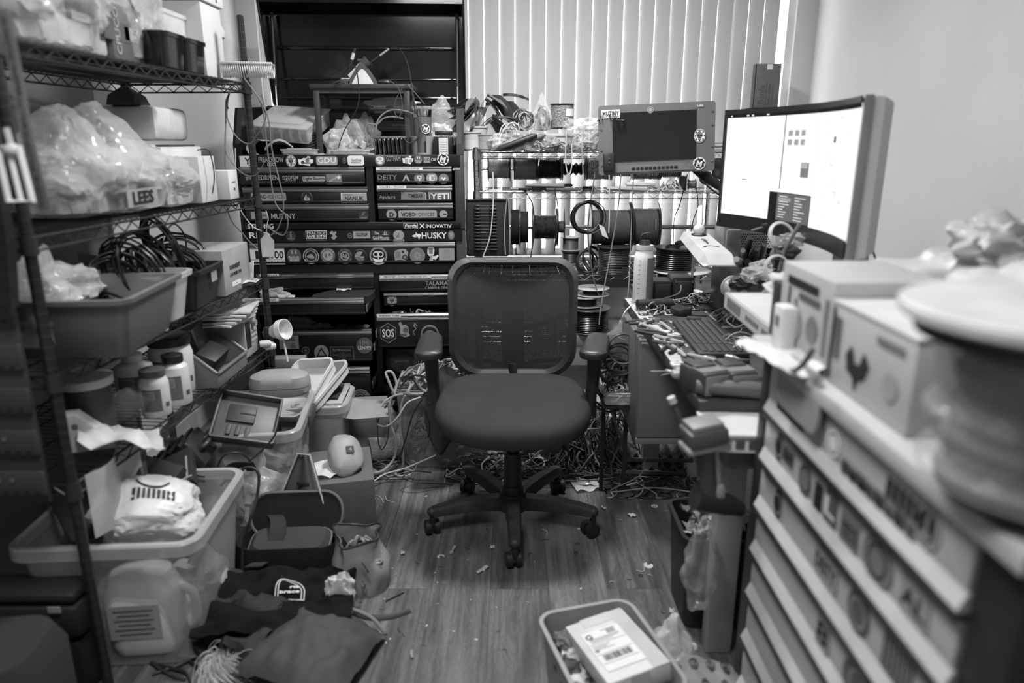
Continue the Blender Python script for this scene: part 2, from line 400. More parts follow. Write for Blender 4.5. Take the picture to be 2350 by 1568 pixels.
# lower cabinet carcass: back, sides, bottom, frame members
b = MB(BODY)
b.box((0, DP-.005, (ZM+.13)/2), (2*HW, .01, ZM-.13)); b.box((0, DP/2, .135), (2*HW, DP, .01)); b.box((0, DP/2, ZM-.003), (2*HW, DP, .006))
xd = tl(865, 700)[0]
b.box((xd, DP/2, (tl(800, 626)[1]+.14)/2), (.03, DP, tl(800, 626)[1]-.14))
b.box((0, .004, (tl(800, 606)[1]+tl(800, 628)[1])/2), (2*HW-.03, .02, .045)); b.box((0, .004, (tl(800, 529)[1]+tl(800, 554)[1])/2), (2*HW-.03, .024, tl(800, 529)[1]-tl(800, 554)[1]))
b.box((0, .01, .15), (2*HW, .02, .04))
b.build('cabinet_body', chest)
for s in (-1, 1):
    b = MB(POST); b.box((s*(HW-.0225), .012, (ZM+.13)/2), (.045, .024, ZM-.13), None, .003); b.box((s*(HW-.0015), DP/2, (ZM+.13)/2), (.003, DP-.01, ZM-.13)); b.build('side_panel', chest)
for x in (-1, 1):
    for y in (.06, DP-.06):
        k = MB(DG); k.cyl((x*(HW-.08)-.02, y, .055), (x*(HW-.08)+.02, y, .055), .055, None, 24, BLKM); k.box((x*(HW-.08), y, .11), (.05, .06, .02)); k.build('caster', chest)
# upper chest
b = MB(BODY)
b.box((0, DP-.005, (ZT+ZM)/2), (2*HW, .01, ZT-ZM)); b.box((0, DP/2, ZM+.004), (2*HW, DP-.02, .008)); b.box((0, DP/2, ZT-.03), (2*HW-.01, DP-.02, .004))
b.box((xd-.003, DP/2, (ZT+ZM)/2), (.032, DP, ZT-ZM-.01))
zb1 = tl(800, 383)[1]; b.box((0, .004, (ZT+zb1)/2), (2*HW-.04, .026, ZT-zb1), None, .003)
zb2 = tl(800, 509)[1]; b.box((0, .004, (ZM+.003+zb2)/2), (2*HW-.04, .026, zb2-ZM-.006), None, .003)
b.build('upper_body', chest)
ztop = 1.52
for s in (-1, 1):
    b = MB(POST if s > 0 else BODY)
    b.box((s*(HW-.0225), .012, (ZT+ZM)/2), (.045, .026, ZT-ZM-.004), None, .003); b.box((s*(HW-.0015), DP/2, (ZT+ZM)/2), (.003, DP-.01, ZT-ZM))
    prof = [(.0, ZT), (.0, ZT+.05), (.085, ztop), (DP, ztop+.03), (DP, ZT)]
    b.prism([(y, z) for y, z in prof], .012, None, Matrix.Translation((s*HW-(.012 if s > 0 else 0), 0, 0)) @ Matrix(((0, 0, 1, 0), (1, 0, 0, 0), (0, 1, 0, 0), (0, 0, 0, 1))))
    b.add([(s*HW-s*.034, 0, ZT+.05), (s*HW, 0, ZT+.05), (s*HW, .085, ztop), (s*HW-s*.034, .085, ztop)], [(0, 1, 2, 3)], g(.015, .7))
    b.box((s*(HW-.017), .004, ZT+.025), (.034, .012, .05))
    b.build('tray_side', chest)
b = MB(BODY); b.box((0, DP-.006, (ZT+ztop)/2+.01), (2*HW-.02, .01, ztop-ZT+.05)); b.box((0, DP-.02, ztop+.02), (2*HW-.03, .03, .012), None, .003)
for x in (-.3, .02, .12, .4): b.cyl((x, DP-.018, ztop-.005), (x, DP-.012, ztop-.005), .006, None, 10, AL)
b.build('tray_back', chest)
# lid
lid = MB(BLKG); LW = .503; hz = ztop+.05; tilt = math.radians(1)
Lm = Matrix.Translation((.03, DP-.008, hz-.03)) @ R(1.0, 0, 0); lid.T = Lm
lid.box((0, .006, .22), (2*LW, .006, .50)); lid.box((0, -.0, .055), (2*LW-.06, .014, .012), None, .005); lid.box((0, -.0, .15), (2*LW-.06, .012, .01), None, .004); lid.box((0, -.0, .305), (2*LW-.06, .016, .02), None, .007)
for s in (-1, 1):
    lid.prism([(0.0, 0), (-.035, .02), (-.19, .52), (0.0, .47)], .005, None, Matrix.Translation((s*LW-.0025, .004, 0)) @ Matrix(((0, 0, 1, 0), (1, 0, 0, 0), (0, 1, 0, 0), (0, 0, 0, 1))))
    lid.tube([(s*(LW+.004), -.033, .02), (s*(LW+.004), -.188, .52)], .006, 6)
lid.add([(-LW, 0, .468), (LW, 0, .468), (LW, -.19, .52), (-LW, -.19, .52)], [(0, 1, 2, 3)]); lid.box((0, -.19, .51), (2*LW, .006, .03))
lo = lid.build('lid', chest)
e = MB(BLKG); e.T = Lm; e.text('HUSKY', .13, TR(.06, .0022, .215, 90, 0, 0), None, .4, .003)
e.prism([(0, 0), (.05, .03), (.11, .0), (.08, .05), (.06, .09), (.045, .05)], .003, None, TR(-.2, .0005, .17, 90, 0, 0)); e.build('embossed_lettering', lo)
for s, y1 in ((-1, .44), (1, .44)):
    a = MB(BLKM); p0 = Vector((s*(LW-.035)+.03, .48, ztop+.01)); p1 = Lm @ Vector((s*(LW-.03), -.06, .46)); q = p0.lerp(p1, .25)
    a.cyl(q, p1, .0085, None, 12, BLKM); a.cyl(p0, q, .0045, None, 10, CH); a.ball(p1, .012, BLKM, 2); a.cyl(p0, p0+Vector((0, 0, -.04)), .008, None, 10, BLKM); a.build('gas_strut', chest)
# ---- drawers
def drawer(pxl, pxr, hy0, hy1, fy1, off=.0, contents=None, pitch=0):
    """handle from py hy0 to hy1, face down to fy1; off = how far it is pulled out"""
    o = off+.012
    x0 = tl(pxl, hy0, o)[0]; x1 = tl(pxr, hy0, o)[0]; z2 = tl((pxl+pxr)/2, hy0, o)[1]; z1 = tl((pxl+pxr)/2, hy1, o)[1]; z0 = tl((pxl+pxr)/2, fy1, o)[1]
    cx, w = (x0+x1)/2, x1-x0; y = -off
    d = MB(BODY); d.box((cx, y-.004, (z1+z0)/2), (w, .016, z1-z0), None, .003); d.box((cx, y-.012, z0+.008), (w-.004, .006, .008), None, .002)
    L = .5
    for s in (-1, 1): d.box((cx+s*(w/2-.012), y+L/2, (z1+z0)/2-.004), (.002, L, z1-z0-.01))
    d.box((cx, y+L/2, z0+.004), (w-.024, L, .002)); d.box((cx, y+L, (z1+z0)/2-.004), (w-.024, .002, z1-z0-.01))
    do = d.build('drawer', chest)
    h = MB(AL); hh = z2-z1; prof = []
    for i in range(9):
        a = PI*i/8; prof.append((-.012-.014*math.sin(a), z1+hh*.5+hh*.5*math.cos(a)*1.0))
    prof = [(-.004, z2+.002), (-.018, z2)]+[(-.026, z2-hh*.25), (-.022, z2-hh*.5), (-.0195, z2-hh*.62), (-.0195, z2-hh*.72), (-.024, z2-hh*.8), (-.022, z1), (-.004, z1)]
    h.loft([[(x, y+p[0]+.006, p[1]) for p in prof] for x in (x0, x1)], None, False); h.build('handle', do)
    if off > .03:
        for s in (-1, 1):
            sl = MB(AL); zz = (z1+z0)/2; sl.box((cx+s*(w/2+.008), y+.02+off/2, zz), (.008, off+.04, .035), None, .001); sl.box((cx+s*(w/2+.013), y+off*.75, zz), (.004, off*.6, .02), BLKM); sl.build('drawer_slide', do)
    return do, -o
D = {}
D['a1'] = drawer(548, 836, 384, 397.5, 424); D['a2'] = drawer(556, 843, 429, 441, 467, .0); D['a3'] = drawer(562, 846, 468, 481, 508)
D['b1'] = drawer(862, 1036, 382.5, 396, 421); D['b2'] = drawer(864, 1037, 425, 439, 463.5); D['b3'] = drawer(867, 1039, 466, 479, 505)
D['c'] = drawer(573, 1044, 557, 568, 605)
D['l1'] = drawer(588, 857, 628, 638, 665, .0); D['l2'] = drawer(556, 835, 685, 698, 724, .2); D['l3'] = drawer(602, 852, 757, 769, 831, .11); D['l4'] = drawer(617, 848, 845, 860, 915, .15)
D['r1'] = drawer(870, 1046, 631, 644, 668, .012); D['r2'] = drawer(880, 1046, 669, 679, 702, .0); D['r3'] = drawer(864, 1046, 720, 735, 797, .1); D['r4'] = drawer(884, 1044, 800, 801, 930, .0)
# ---- stickers
def stk(d, x0, y0, x1, y1, shape, bg, texts=(), fn=None, dy=0, name='sticker', lab=None):
    par, yy = D[d] if isinstance(d, str) else d
    o = -yy; ax, az = tl(x0, y0, o); bx, bz = tl(x1, y1, o); cx, cz, w, h = (ax+bx)/2, (az+bz)/2, abs(bx-ax), abs(az-bz)
    m = MB(bg); m.T = Matrix.Translation((cx, yy-.0006-dy, cz)) @ R(90, 0, 0)
    if shape == 'rect': m.box((0, 0, 0), (w, h, .001))
    elif shape == 'rr': m.prism([p[:2] for p in rrect(w, h, h*.22)], .001, None, None, -.0005)
    elif shape == 'circ': m.prism([(x*w/2, y*h/2) for x, y in circ(1, 28)], .001, None, None, -.0005)
    elif shape == 'frame':
        m.box((0, 0, 0), (w, h, .001), PW); m.box((0, 0, .0003), (w*.955, h*.88, .001), bg)
    elif isinstance(shape, list): m.prism([(x*w/2, y*h/2) for x, y in shape], .001, None, None, -.0005)
    z = .0009
    for t in texts:
        s, rx, ry, rh, mat = t[:5]; ww = t[5]*w if len(t) > 5 and t[5] else None; sh = t[6] if len(t) > 6 else 0
        m.text(s, rh*h/.72, TR(rx*w/2, ry*h/2, z), mat, ww, .0004, .018 if len(t) > 7 else 0, sh)
    if fn: fn(m, w, h, z)
    so = m.build(name, par)
    if lab: so['label'] = lab
def ring(m, r0, r1, z, mat, n=28, sx=1, cx=0, cy=0):
    V = [(cx+r*math.cos(2*PI*i/n)*sx, cy+r*math.sin(2*PI*i/n), z) for r in (r0, r1) for i in range(n)]
    m.add(V, [(i, (i+1) % n, n+(i+1) % n, n+i) for i in range(n)], mat)
def disc(m, x, y, r, z, mat, n=20, sx=1): m.add([(x+a*sx, y+b, z) for a, b in circ(r, n)], [tuple(range(n))], mat)
def poly(m, P, z, mat, k=1, cx=0, cy=0): m.add([(cx+x*k, cy+y*k, z) for x, y in P], [tuple(range(len(P)))], mat)
def skull(mt=INK):
    def f(m, w, h, z):
        ring(m, h*.42, h*.45, z, mt)
        for i in range(8): a = i*PI/4; disc(m, math.cos(a)*h*.35, math.sin(a)*h*.35, h*.05, z, mt, 8)
        disc(m, -.02*h, .08*h, h*.24, z, PM); poly(m, [(-.1, -.3), (.1, -.3), (.12, -.05), (-.12, -.05)], z, PM, h)
        disc(m, -.1*h, .02*h, h*.07, z+.0002, mt, 10); disc(m, .1*h, .02*h, h*.07, z+.0002, mt, 10); disc(m, 0, -.1*h, h*.03, z+.0002, mt, 8)
    return f
def gear(m, w, h, z):
    ring(m, h*.28, h*.38, z, INK)
    for i in range(8):
        a = i*PI/4+.2; m.box((math.cos(a)*h*.4, math.sin(a)*h*.4, z), (h*.1, h*.1, .0002), INK, 0, Matrix())
    disc(m, 0, 0, h*.3, z+.0001, INK); m.text('M', h*.46/.72, TR(0, 0, z+.0004, 0, 0, -14), PW, None, .0003, .03); m.box((0, -h*.26, z+.0004), (h*.36, h*.04, .0003), PW, 0, R(0, 0, -14))
def rings(mt=PG, n=2, star=0):
    def f(m, w, h, z):
        for i in range(n): ring(m, h*(.44-.13*i), h*(.46-.13*i), z, mt)
        if star:
            for i in range(star): a = 2*PI*i/star; poly(m, [(math.cos(a)*.05, math.sin(a)*.05), (math.cos(a-.3)*.22, math.sin(a-.3)*.22), (math.cos(a+.3)*.22, math.sin(a+.3)*.22)], z, mt, h)
    return f
def arctext(t, R0, size, mat, up=1, spread=2.4):
    def f(m, w, h, z):
        n = len(t)
        for i, c in enumerate(t):
            if c == ' ': continue
            a = (PI/2-up*(-spread/2+spread*i/(n-1))) if up > 0 else (-PI/2+(-spread/2+spread*i/(n-1)))
            m.text(c, size*h/.72, TR(math.cos(a)*R0*h, math.sin(a)*R0*h, z, 0, 0, math.degrees(a)-90*up), mat, None, .0003)
    return f
def combo(*fs):
    def f(m, w, h, z):
        for q in fs: q(m, w, h, z)
    return f
CAMP = [(-1, .4), (-.6, .3), (-.3, .6), (.1, .55), (.3, 1), (.7, .8), (.5, .4), (1, .3), (.95, -.4), (.6, -.5), (.5, -1), (-.3, -.8), (-.9, -.7)]
ub = next(o for o in chest.children if o.name.startswith('upper_body')); cb = next(o for o in chest.children if o.name.startswith('cabinet_body'))
TB = (ub, -.0095); LB = (cb, -.0085)
stk(TB, 549, 358, 588, 383, 'rect', PW, [('Y', 0, .05, .6, INK, None, 0, 1), ('MADE', .4, -.75, .12, INK)])
stk(TB, 592, 360, 652, 373, None, PG, [('FREAKSHOW', 0, 0, .95, PG, .98, 0, 1)]); stk(TB, 613, 374, 631, 382, None, PW, [('HDC', 0, 0, .9, PW, .9)])
stk(TB, 655, 357, 681, 383, 'circ', PW, (), skull())
stk(TB, 683, 358, 720, 381, CAMP, PW, (), lambda m, w, h, z: (disc(m, -.2*w, -.15*h, .16*h, z, INK), disc(m, .12*w, .05*h, .2*h, z, PM), m.box((.05*w, -.2*h, z), (.5*w, .12*h, .0002), PD), m.box((.18*w, .25*h, z), (.16*w, .14*h, .0002), PD)))
stk(TB, 725, 359, 775, 379, 'rr', PG, [('GDU', 0, .12, .6, PW, .86, 0, 1), ('GLOBAL DYNAMICS UNITED', 0, -.68, .1, PW, .8)])
stk(TB, 785, 362, 795, 375, 'circ', AL, (), lambda m, w, h, z: (ring(m, h*.2, h*.34, z, INK), m.box((0, 0, z), (w*.1, h*.5, .0002), INK)), name='lock')
stk(TB, 797, 357, 836, 380, [(-.8, 1), (.8, 1), (1, .7), (1, -.7), (.8, -1), (-.8, -1), (-1, -.7), (-1, .7)], PW, [('SanDisk', .1, .08, .28, INK, .62), ('PROFESSIONAL', 0, -.4, .11, INK, .6)])
stk(TB, 860, 355, 884, 380, 'circ', PG, (), lambda m, w, h, z: (ring(m, h*.4, h*.44, z, INK), ring(m, h*.12, h*.22, z, PW, sx=1.6, cy=.1*h), m.box((0, -.1*h, z), (.06*w, .3*h, .0003), PW), disc(m, 0, -.25*h, h*.12, z, PW, sx=1.7)))
stk(TB, 886, 358, 919, 370, None, PG, [('GOTHAM', 0, 0, 1, PG, .98)])
stk(TB, 923, 357, 949, 377, CAMP, PW, (), lambda m, w, h, z: (m.box((-.12*w, -.1*h, z), (.3*w, .45*h, .0002), PG), disc(m, .25*w, -.1*h, .2*h, z, PG), m.box((0, .3*h, z), (.4*w, .12*h, .0002), PG)))
stk(TB, 950, 356, 970, 376, 'circ', PD, [('DUCLOS', 0, -.25, .17, PW, .7), ('LENSES', 0, -.6, .15, PW, .6)], lambda m, w, h, z: [m.box((s*.12*w, .2*h, z), (.12*w, .25*h, .0003), PW) for s in (-1, 1)])
stk(TB, 972, 360, 988, 373, 'rect', PG, [('ROBO', 0, 0, .6, INK, .9)]); stk(TB, 989, 362, 1002, 371, None, PG, [('CUP', 0, 0, .8, PW, .95)])
stk(TB, 1003, 351.5, 1030, 379.5, 'circ', PW, (), gear, .002)
pr = [o for o in chest.children if o.name.startswith('tray_side')]; PB = (ub, -.0025-.0)
stk(PB, 1034, 356, 1056, 365, None, PW, [('GET', 0, 0, .9, PW, .98, 0, 1)]); stk(PB, 1034, 365, 1056, 374, None, PW, [('LIT', 0, 0, .9, PW, .8, 0, 1)])
stk(PB, 1039, 372, 1052, 385, [(0, 1), (.5, .2), (.9, -.1), (.6, -1), (-.6, -1), (-.9, -.1), (-.5, .1)], PG, (), lambda m, w, h, z: disc(m, 0, -.2*h, .2*h, z, INK)); stk(PB, 1038, 385, 1055, 391, None, PW, [('ignite', 0, 0, .9, PW, .95, .3)])
stk(PB, 1038, 303, 1050, 315, 'circ', PM, [('L', 0, 0, .5, PW)])
stk('a1', 562, 402, 640, 415, None, PW, [('#WIREDRIVEN', 0, 0, .85, PG, .98, 0, 1)]); stk('a1', 588, 416, 620, 419, None, PW, [('www.wiredriven.com', 0, 0, .9, PG, .95)])
stk('a1', 648, 403, 685, 413, None, PG, [('DZOFILM', 0, 0, .85, PG, .98, 0, 1)]); stk('a1', 653, 413.5, 681, 416, None, PG, [('MAKE YOUR MOVIE', 0, 0, .9, PG, .95)])
stk('a1', 694, 405, 747, 416, 'rr', PG, [('Light Storm', 0, 0, .62, INK, .92, 0, 1)])
stk('a1', 748, 400, 785, 423, 'rect', PM, (), lambda m, w, h, z: (poly(m, [(-.5, -.35), (-.5, -.15), (.3, .35), (.35, .15)], z, PG, h, 0, 0), poly(m, [(math.cos(a*PI/5+.3)*(.26 if a % 2 == 0 else .11), math.sin(a*PI/5+.3)*(.26 if a % 2 == 0 else .11)) for a in range(10)], z+.0002, PW, h, .32*w, .18*h)))
stk('b1', 866, 401, 912, 413, None, PG, [('DEITY', 0, 0, .95, PM, .98, 0, 1)]); stk('b1', 867, 414, 912, 416, None, PG, [('M I C R O P H O N E S', 0, 0, .9, PM, .95)])
stk('b1', 921, 401, 943, 419, [(-1, -1), (-.1, 1), (.15, 1), (1, -1), (.55, -1), (-.05, .3), (-.6, -1)], PG)
stk('b1', 950, 397, 975, 421.5, 'circ', PM, (), lambda m, w, h, z: (m.box((0, .1*h, z), (.4*w, .28*h, .0002), PW), m.box((0, .1*h, z+.0003), (.22*w, .14*h, .0002), PM), m.box((.03*w, -.2*h, z), (.08*w, .3*h, .0002), PW)))
stk('b1', 978, 396, 1004, 421.5, 'circ', PG, (), lambda m, w, h, z: (m.box((0, 0, z), (.46*w, .5*h, .0002), PW), m.box((.06*w, 0, z+.0003), (.25*w, .34*h, .0002), PG)))
stk('b1', 1006, 399, 1030, 422, 'circ', PM, (), lambda m, w, h, z: poly(m, [(-.35, .05), (-.15, .02), (0, -.2), (.15, .02), (.35, .05), (.12, .18), (0, -.02), (-.12, .18)], z, PW, h))
stk('a2', 575, 442, 657, 461, 'rr', PG, [('SOUND', -.5, 0, .5, INK, .4), ('DEVICES', .5, 0, .5, PD, .44)], lambda m, w, h, z: disc(m, 0, 0, h*.16, z, PM))
stk('a2', 691.5, 440.5, 717.5, 466, 'circ', PG, (), lambda m, w, h, z: (disc(m, 0, 0, h*.46, z, INK), poly(m, [(-.02, .32), (-.28, -.05), (-.24, -.28), (-.02, -.3)], z+.0002, PG, h), poly(m, [(.03, .1), (.28, -.1), (.22, -.28), (.03, -.3)], z+.0002, PG, h)))
stk('a2', 782, 443, 842, 465, 'frame', PG, [('NANUK', .05, -.12, .42, INK, .74, 0, 1), ('professional', -.45, .62, .12, INK, .35)])
stk('b2', 870, 448, 908, 458, None, PG, [('Aputure', 0, 0, .8, PG, .98)]); stk('b2', 871, 459, 908, 461, None, PG, [('YOUR LOYAL IMAGING', 0, 0, .9, PG, .98)])
TBP = [(-.95, 1), (-.1, .95), (.95, .6), (1, .2), (.98, -.8), (.85, -.98), (-.85, -.8), (-.98, -.6)]
stk('b2', 920, 438, 979, 462, TBP, PW, [('TIMEBAR', .12, .0, .36, PG, .55, 0, 1)], None, 0); stk('b2', 921.5, 439, 977.5, 461, TBP, PM, [('TIMEBAR', .15, .05, .4, INK, .6, 0, 1)], None, .0008)
stk('b2', 984, 440, 1035, 461, 'frame', PD, [('YETI', 0, 0, .62, PW, .84, 0, 1)])
stk('a3', 575, 486, 614, 503, 'rect', PG, [('MADE', .55, 0, .25, INK, .35)]); stk('a3', 621, 488, 680, 505, None, PG, [('MUTINY', 0, 0, .72, PG, .98, 0, 1)])
stk('a3', 822, 484, 846, 506, 'circ', g(.03, .5), [('//', 0, .4, .4, PG, None, .3), ('CHALET', 0, -.4, .2, PG, .8)])
stk('b3', 886, 479, 911, 506, 'circ', PG, [('D', .02, 0, .4, INK, None, 0, 1)], rings(INK, 1)); stk('b3', 914, 483, 1003, 501, 'rr', PG, [('VIDEO', -.5, 0, .5, INK, .36, 0, 1), ('DEVICES', .46, 0, .46, PD, .4)], lambda m, w, h, z: disc(m, -.06*w, 0, h*.16, z, PM))
stk('b3', 1008, 481, 1027, 502, 'circ', PG, (), lambda m, w, h, z: (ring(m, h*.44, h*.5, z, INK), m.box((.2*w, 0, z), (.4*w, .14*h, .0002), INK)))
stk(TB, 567, 514, 629, 525, None, PW, [('STRONG', 0, 0, .9, PW, .98, 0, 1)])
stk(TB, 926, 512, 959, 525, 'frame', BLKM, [('Ferda', 0, 0, .62, PW, .84, .2, 1)]); stk(TB, 962, 512, 975, 525, [(-1, 1), (0, .35), (1, 1), (.4, 0), (1, -1), (0, -.35), (-1, -1), (-.4, 0)], PW); stk(TB, 977, 514, 1037, 524, None, PW, [('INOVATIV', 0, 0, .8, PW, .99, 0, 1)])
stk(LB, 570, 533, 622, 547, None, PW, [('RED', 0, 0, .95, PW, .95, 0, 1)]); stk(LB, 626, 533, 649, 539, None, PG, [('DEITY', 0, 0, .8, PM, .95)])
stk(LB, 655, 529.5, 680, 554, 'circ', g(.03, .5), [('PINNACLE', 0, -.5, .14, PG, .6)], lambda m, w, h, z: (disc(m, 0, .1*h, .1*h, z, PM), disc(m, .03*w, .32*h, .06*h, z, PG), m.box((0, -.08*h, z), (.2*w, .16*h, .0002), PM)))
stk(LB, 701, 530, 750, 548, 'frame', BLKM, [('PRACTICE', 0, .42, .32, PW, .86), ('SAFE SETS!', 0, -.36, .32, PW, .9, 0, 1)]); stk(LB, 703, 550, 750, 552.5, None, PG, [('INTERNATIONAL CINEMATOGRAPHERS GUILD', 0, 0, .9, PG, .98)])
stk(LB, 756, 530, 775, 550, [(-.9, .7), (-.3, 1), (.1, .6), (.5, .9), (.9, .6), (.4, .1), (.9, -.3), (.2, -1), (-.3, -.9), (-.7, -.5), (-.2, -.2), (-.3, .1), (-.9, .3)], PG)
stk(LB, 797, 535, 809, 547, 'circ', AL, (), lambda m, w, h, z: (ring(m, h*.2, h*.34, z, INK), m.box((0, 0, z), (w*.1, h*.5, .0002), INK)), name='lock')
stk(LB, 810, 531, 850, 547, 'rect', PG, [('DZOFILM', 0, .15, .38, INK, .66, 0, 1), ('MAKE YOUR MOVIE', 0, -.35, .12, INK, .5)])
stk(LB, 853, 530, 895, 553, 'rect', g(.03, .5), [('The', -.45, .55, .28, PW, .26), ('Gold Mounts', 0, -.4, .36, PW, .9)], lambda m, w, h, z: (m.box((.25*w, .12*h, z), (.3*w, .03*h, .0002), PW), m.box((.2*w, .28*h, z), (.02*w, .3*h, .0002), PW, 0), m.box((.3*w, .28*h, z), (.02*w, .3*h, .0002), PW)))
stk(LB, 902, 528.5, 928, 551, 'circ', PG, (), lambda m, w, h, z: [m.box((-.1*w+.03*i*w, (-.2+.1*i)*h, z), ((.3-.05*i)*w, .03*h, .0002), INK, 0, None) for i in range(5)]); stk(LB, 903, 549, 928, 554, 'rr', PG, [('GULF MONITOR', 0, 0, .5, INK, .85)], None, .001)
stk(LB, 967, 533, 1026, 548, None, PW, [('HUSKY', 0, 0, .9, PW, .98, 0, 1)]); stk(LB, 945, 532, 967, 551, [(-1, 0), (-.5, .3), (-.2, .35), (-.15, .95), (.25, .4), (.6, .5), (1, .2), (.5, -.9), (.3, -.3), (-.1, .1), (-.4, .0), (.2, -.3), (-.6, -.3)], PW)
stk(LB, 1028, 530, 1043, 550, 'circ', PM, (), lambda m, w, h, z: (disc(m, 0, .1*h, .2*h, z, PG), m.box((0, -.2*h, z), (.2*w, .2*h, .0002), PG)))
stk('c', 573, 570, 655, 607, 'rect', PW, [('2000', .4, .2, .46, INK, .55, 0, 1), ('L I G H T I N G', .15, -.72, .16, INK, .8)], lambda m, w, h, z: (m.box((0, -.2*h, z), (w, .015*h, .0002), INK), m.box((-.3*w, .1*h, z), (.1*w, .5*h, .0002), INK)))
stk('c', 657, 570, 693, 605, 'circ', PD, [('DUCLOS', 0, -.2, .16, PW, .66), ('LENSES', 0, -.55, .15, PW, .62)], lambda m, w, h, z: [m.box((s*.13*w, .25*h, z), (.12*w, .24*h, .0003), PG) for s in (-1, 1)])
stk('c', 694, 569, 733, 607, 'circ', BLKM, (), combo(rings(PW, 2), arctext('FIVE LIGHTING INC', .39, .07, PG, 1, 3), arctext('BUILT ABOUT IT', .39, .07, PW, -1, 2), lambda m, w, h, z: (disc(m, .05*w, -.05*h, .14*h, z, PM), poly(m, [(-.25, 0), (0, .15), (.15, .05), (.22, -.12), (-.2, -.1)], z+.0002, PG, h))))
stk('c', 734, 568, 771, 605, 'circ', PD, (), combo(lambda m, w, h, z: (disc(m, 0, 0, .32*h, z, PG), m.box((-.12*w, 0, z+.0002), (.1*w, .24*h, .0002), PD), m.box((.12*w, .05*h, z+.0002), (.12*w, .14*h, .0002), PD)), arctext('DAVID & GARTER', .4, .08, PW, 1, 2.2), arctext('HOLLYWOOD', .41, .08, PW, -1, 1.4)))
stk('c', 774, 569, 809, 606, 'circ', g(.04, .5), [('AL', 0, 0, .28, PG, None, 0, 1)], combo(lambda m, w, h, z: ring(m, .22*h, .28*h, z, PG), arctext('ATLAS LENS CO', .4, .09, PG, 1, 2.6), arctext('ORION SERIES', .41, .09, PG, -1, 2.2)))
stk('c', 810, 572, 843, 605, 'circ', PM, (), lambda m, w, h, z: (disc(m, 0, 0, .46*h, z, INK), [poly(m, [(0, 0), (.36*math.cos(a), .36*math.sin(a)), (.36*math.cos(a+.7), .36*math.sin(a+.7))], z+.0002, PG if i < 3 else PM, h) for i, a in enumerate((1.0, 1.8, 2.6, 3.4, 4.2, 5.0))], m.box((.15*w, -.05*h, z+.0003), (.3*w, .12*h, .0002), PG)))
stk('c', 847, 566, 889.5, 608, 'circ', PG, (), combo(lambda m, w, h, z: (disc(m, 0, 0, .39*h, z, INK), ring(m, .1*h, .15*h, z+.0002, PW, 20, 1, -.13*h, .08*h), ring(m, .1*h, .15*h, z+.0002, PW, 20, 1, .13*h, .08*h), m.box((0, -.05*h, z+.0002), (.05*w, .3*h, .0002), PW), m.box((0, .22*h, z+.0002), (.34*w, .05*h, .0002), PW), poly(m, [(-.33, -.1), (0, -.22), (.33, -.1), (.2, -.33), (-.2, -.33)], z+.0002, PW, h)), arctext('GLOBAL DYNAMICS', .445, .06, INK, 1, 3)), .0015)
stk('c', 904, 570, 939, 599, [(-.9, .6), (-.4, .8), (.1, .9), (.6, .85), (.9, .3), (.8, -.7), (.4, -.9), (-.3, -.8), (-.9, -.9), (-1, 0)], PG, (), lambda m, w, h, z: (disc(m, .22*w, -.2*h, .2*h, z, INK), disc(m, .22*w, -.2*h, .12*h, z+.0002, PM), m.box((-.25*w, 0, z), (.36*w, .5*h, .0002), PM), disc(m, .1*w, .22*h, .1*h, z+.0003, INK)))
stk('c', 940, 568, 976, 605, 'circ', PM, (), combo(rings(PG, 1, 7), arctext('CINEMATOGRAPHERS', .38, .06, PG, 1, 3)))
stk('c', 976, 567, 1007, 602, [(-.5, 1), (.2, 1), (.4, .6), (.3, .1), (.1, -.2), (.5, -.2), (.9, .0), (1, -.2), (.5, -.7), (.1, -.5), (.2, -.9), (-.5, -1), (-.3, -.3), (-.7, .1), (-.7, .6)], PW, (), lambda m, w, h, z: (m.box((-.08*w, .2*h, z), (.3*w, .28*h, .0002), PM), m.box((-.08*w, .38*h, z+.0002), (.36*w, .1*h, .0002), PD), m.box((-.05*w, -.2*h, z), (.18*w, .3*h, .0002), PG)))
stk('c', 1007, 570, 1043, 597, 'rect', PG, (), lambda m, w, h, z: [ring(m, h*(.1+.09*i), h*(.115+.09*i), z, PM) for i in range(4)])
stk('r1', 975, 645, 1034, 655, None, PW, [('TALAMAS', 0, 0, .9, PG, .98, 0, 1)]); stk('r1', 975, 657, 1034, 664, None, PW, [('CAMERA GEAR', 0, 0, .9, PG, .98, 0, 1)])
stk('r2', 887, 677, 912, 702, 'circ', PG, (), skull(), .001)
HEX = [(math.sin(i*PI/3), math.cos(i*PI/3)) for i in range(6)]
stk('r3', 869, 741, 913, 788, HEX, PG, (), None); stk('r3', 870.5, 743, 911.5, 786, HEX, INK, [('SOS', 0, 0, .42, PW, .7, 0, 1), ('Safety On Set', 0, -.5, .07, PG, .5), ('*', 0, .65, .2, PG)], None, .0008)
stk('r3', 914, 738, 941, 774, [(-.6, 1), (-.2, .5), (.3, .6), (.8, .2), (.7, -.3), (1, -.8), (.2, -1), (-.8, -.8), (-.7, .2), (-1, .8)], PG, (), lambda m, w, h, z: (disc(m, .15*w, -.05*h, .2*h, z, PM), ring(m, .06*h, .1*h, z+.0002, INK, 16, 1, .15*w, -.05*h), m.box((-.1*w, -.35*h, z), (.6*w, .12*h, .0002), PD)))
stk('r3', 946, 741, 959, 770, [(0, 1), (-.6, .5), (.3, .1), (-1, -.4), (-.2, -1), (-.2, -.8), (-.7, -.4), (.6, .1), (-.2, .5), (.2, .8), (.7, .4), (1, .5)], PG)
stk('r3', 965, 746, 1008, 789, 'circ', PG, (), combo(lambda m, w, h, z: (disc(m, 0, 0, .4*h, z, INK), disc(m, 0, -.05*h, .28*h, z+.0002, PM)), arctext('LOCATION MANAGERS', .44, .06, INK, 1, 3)))
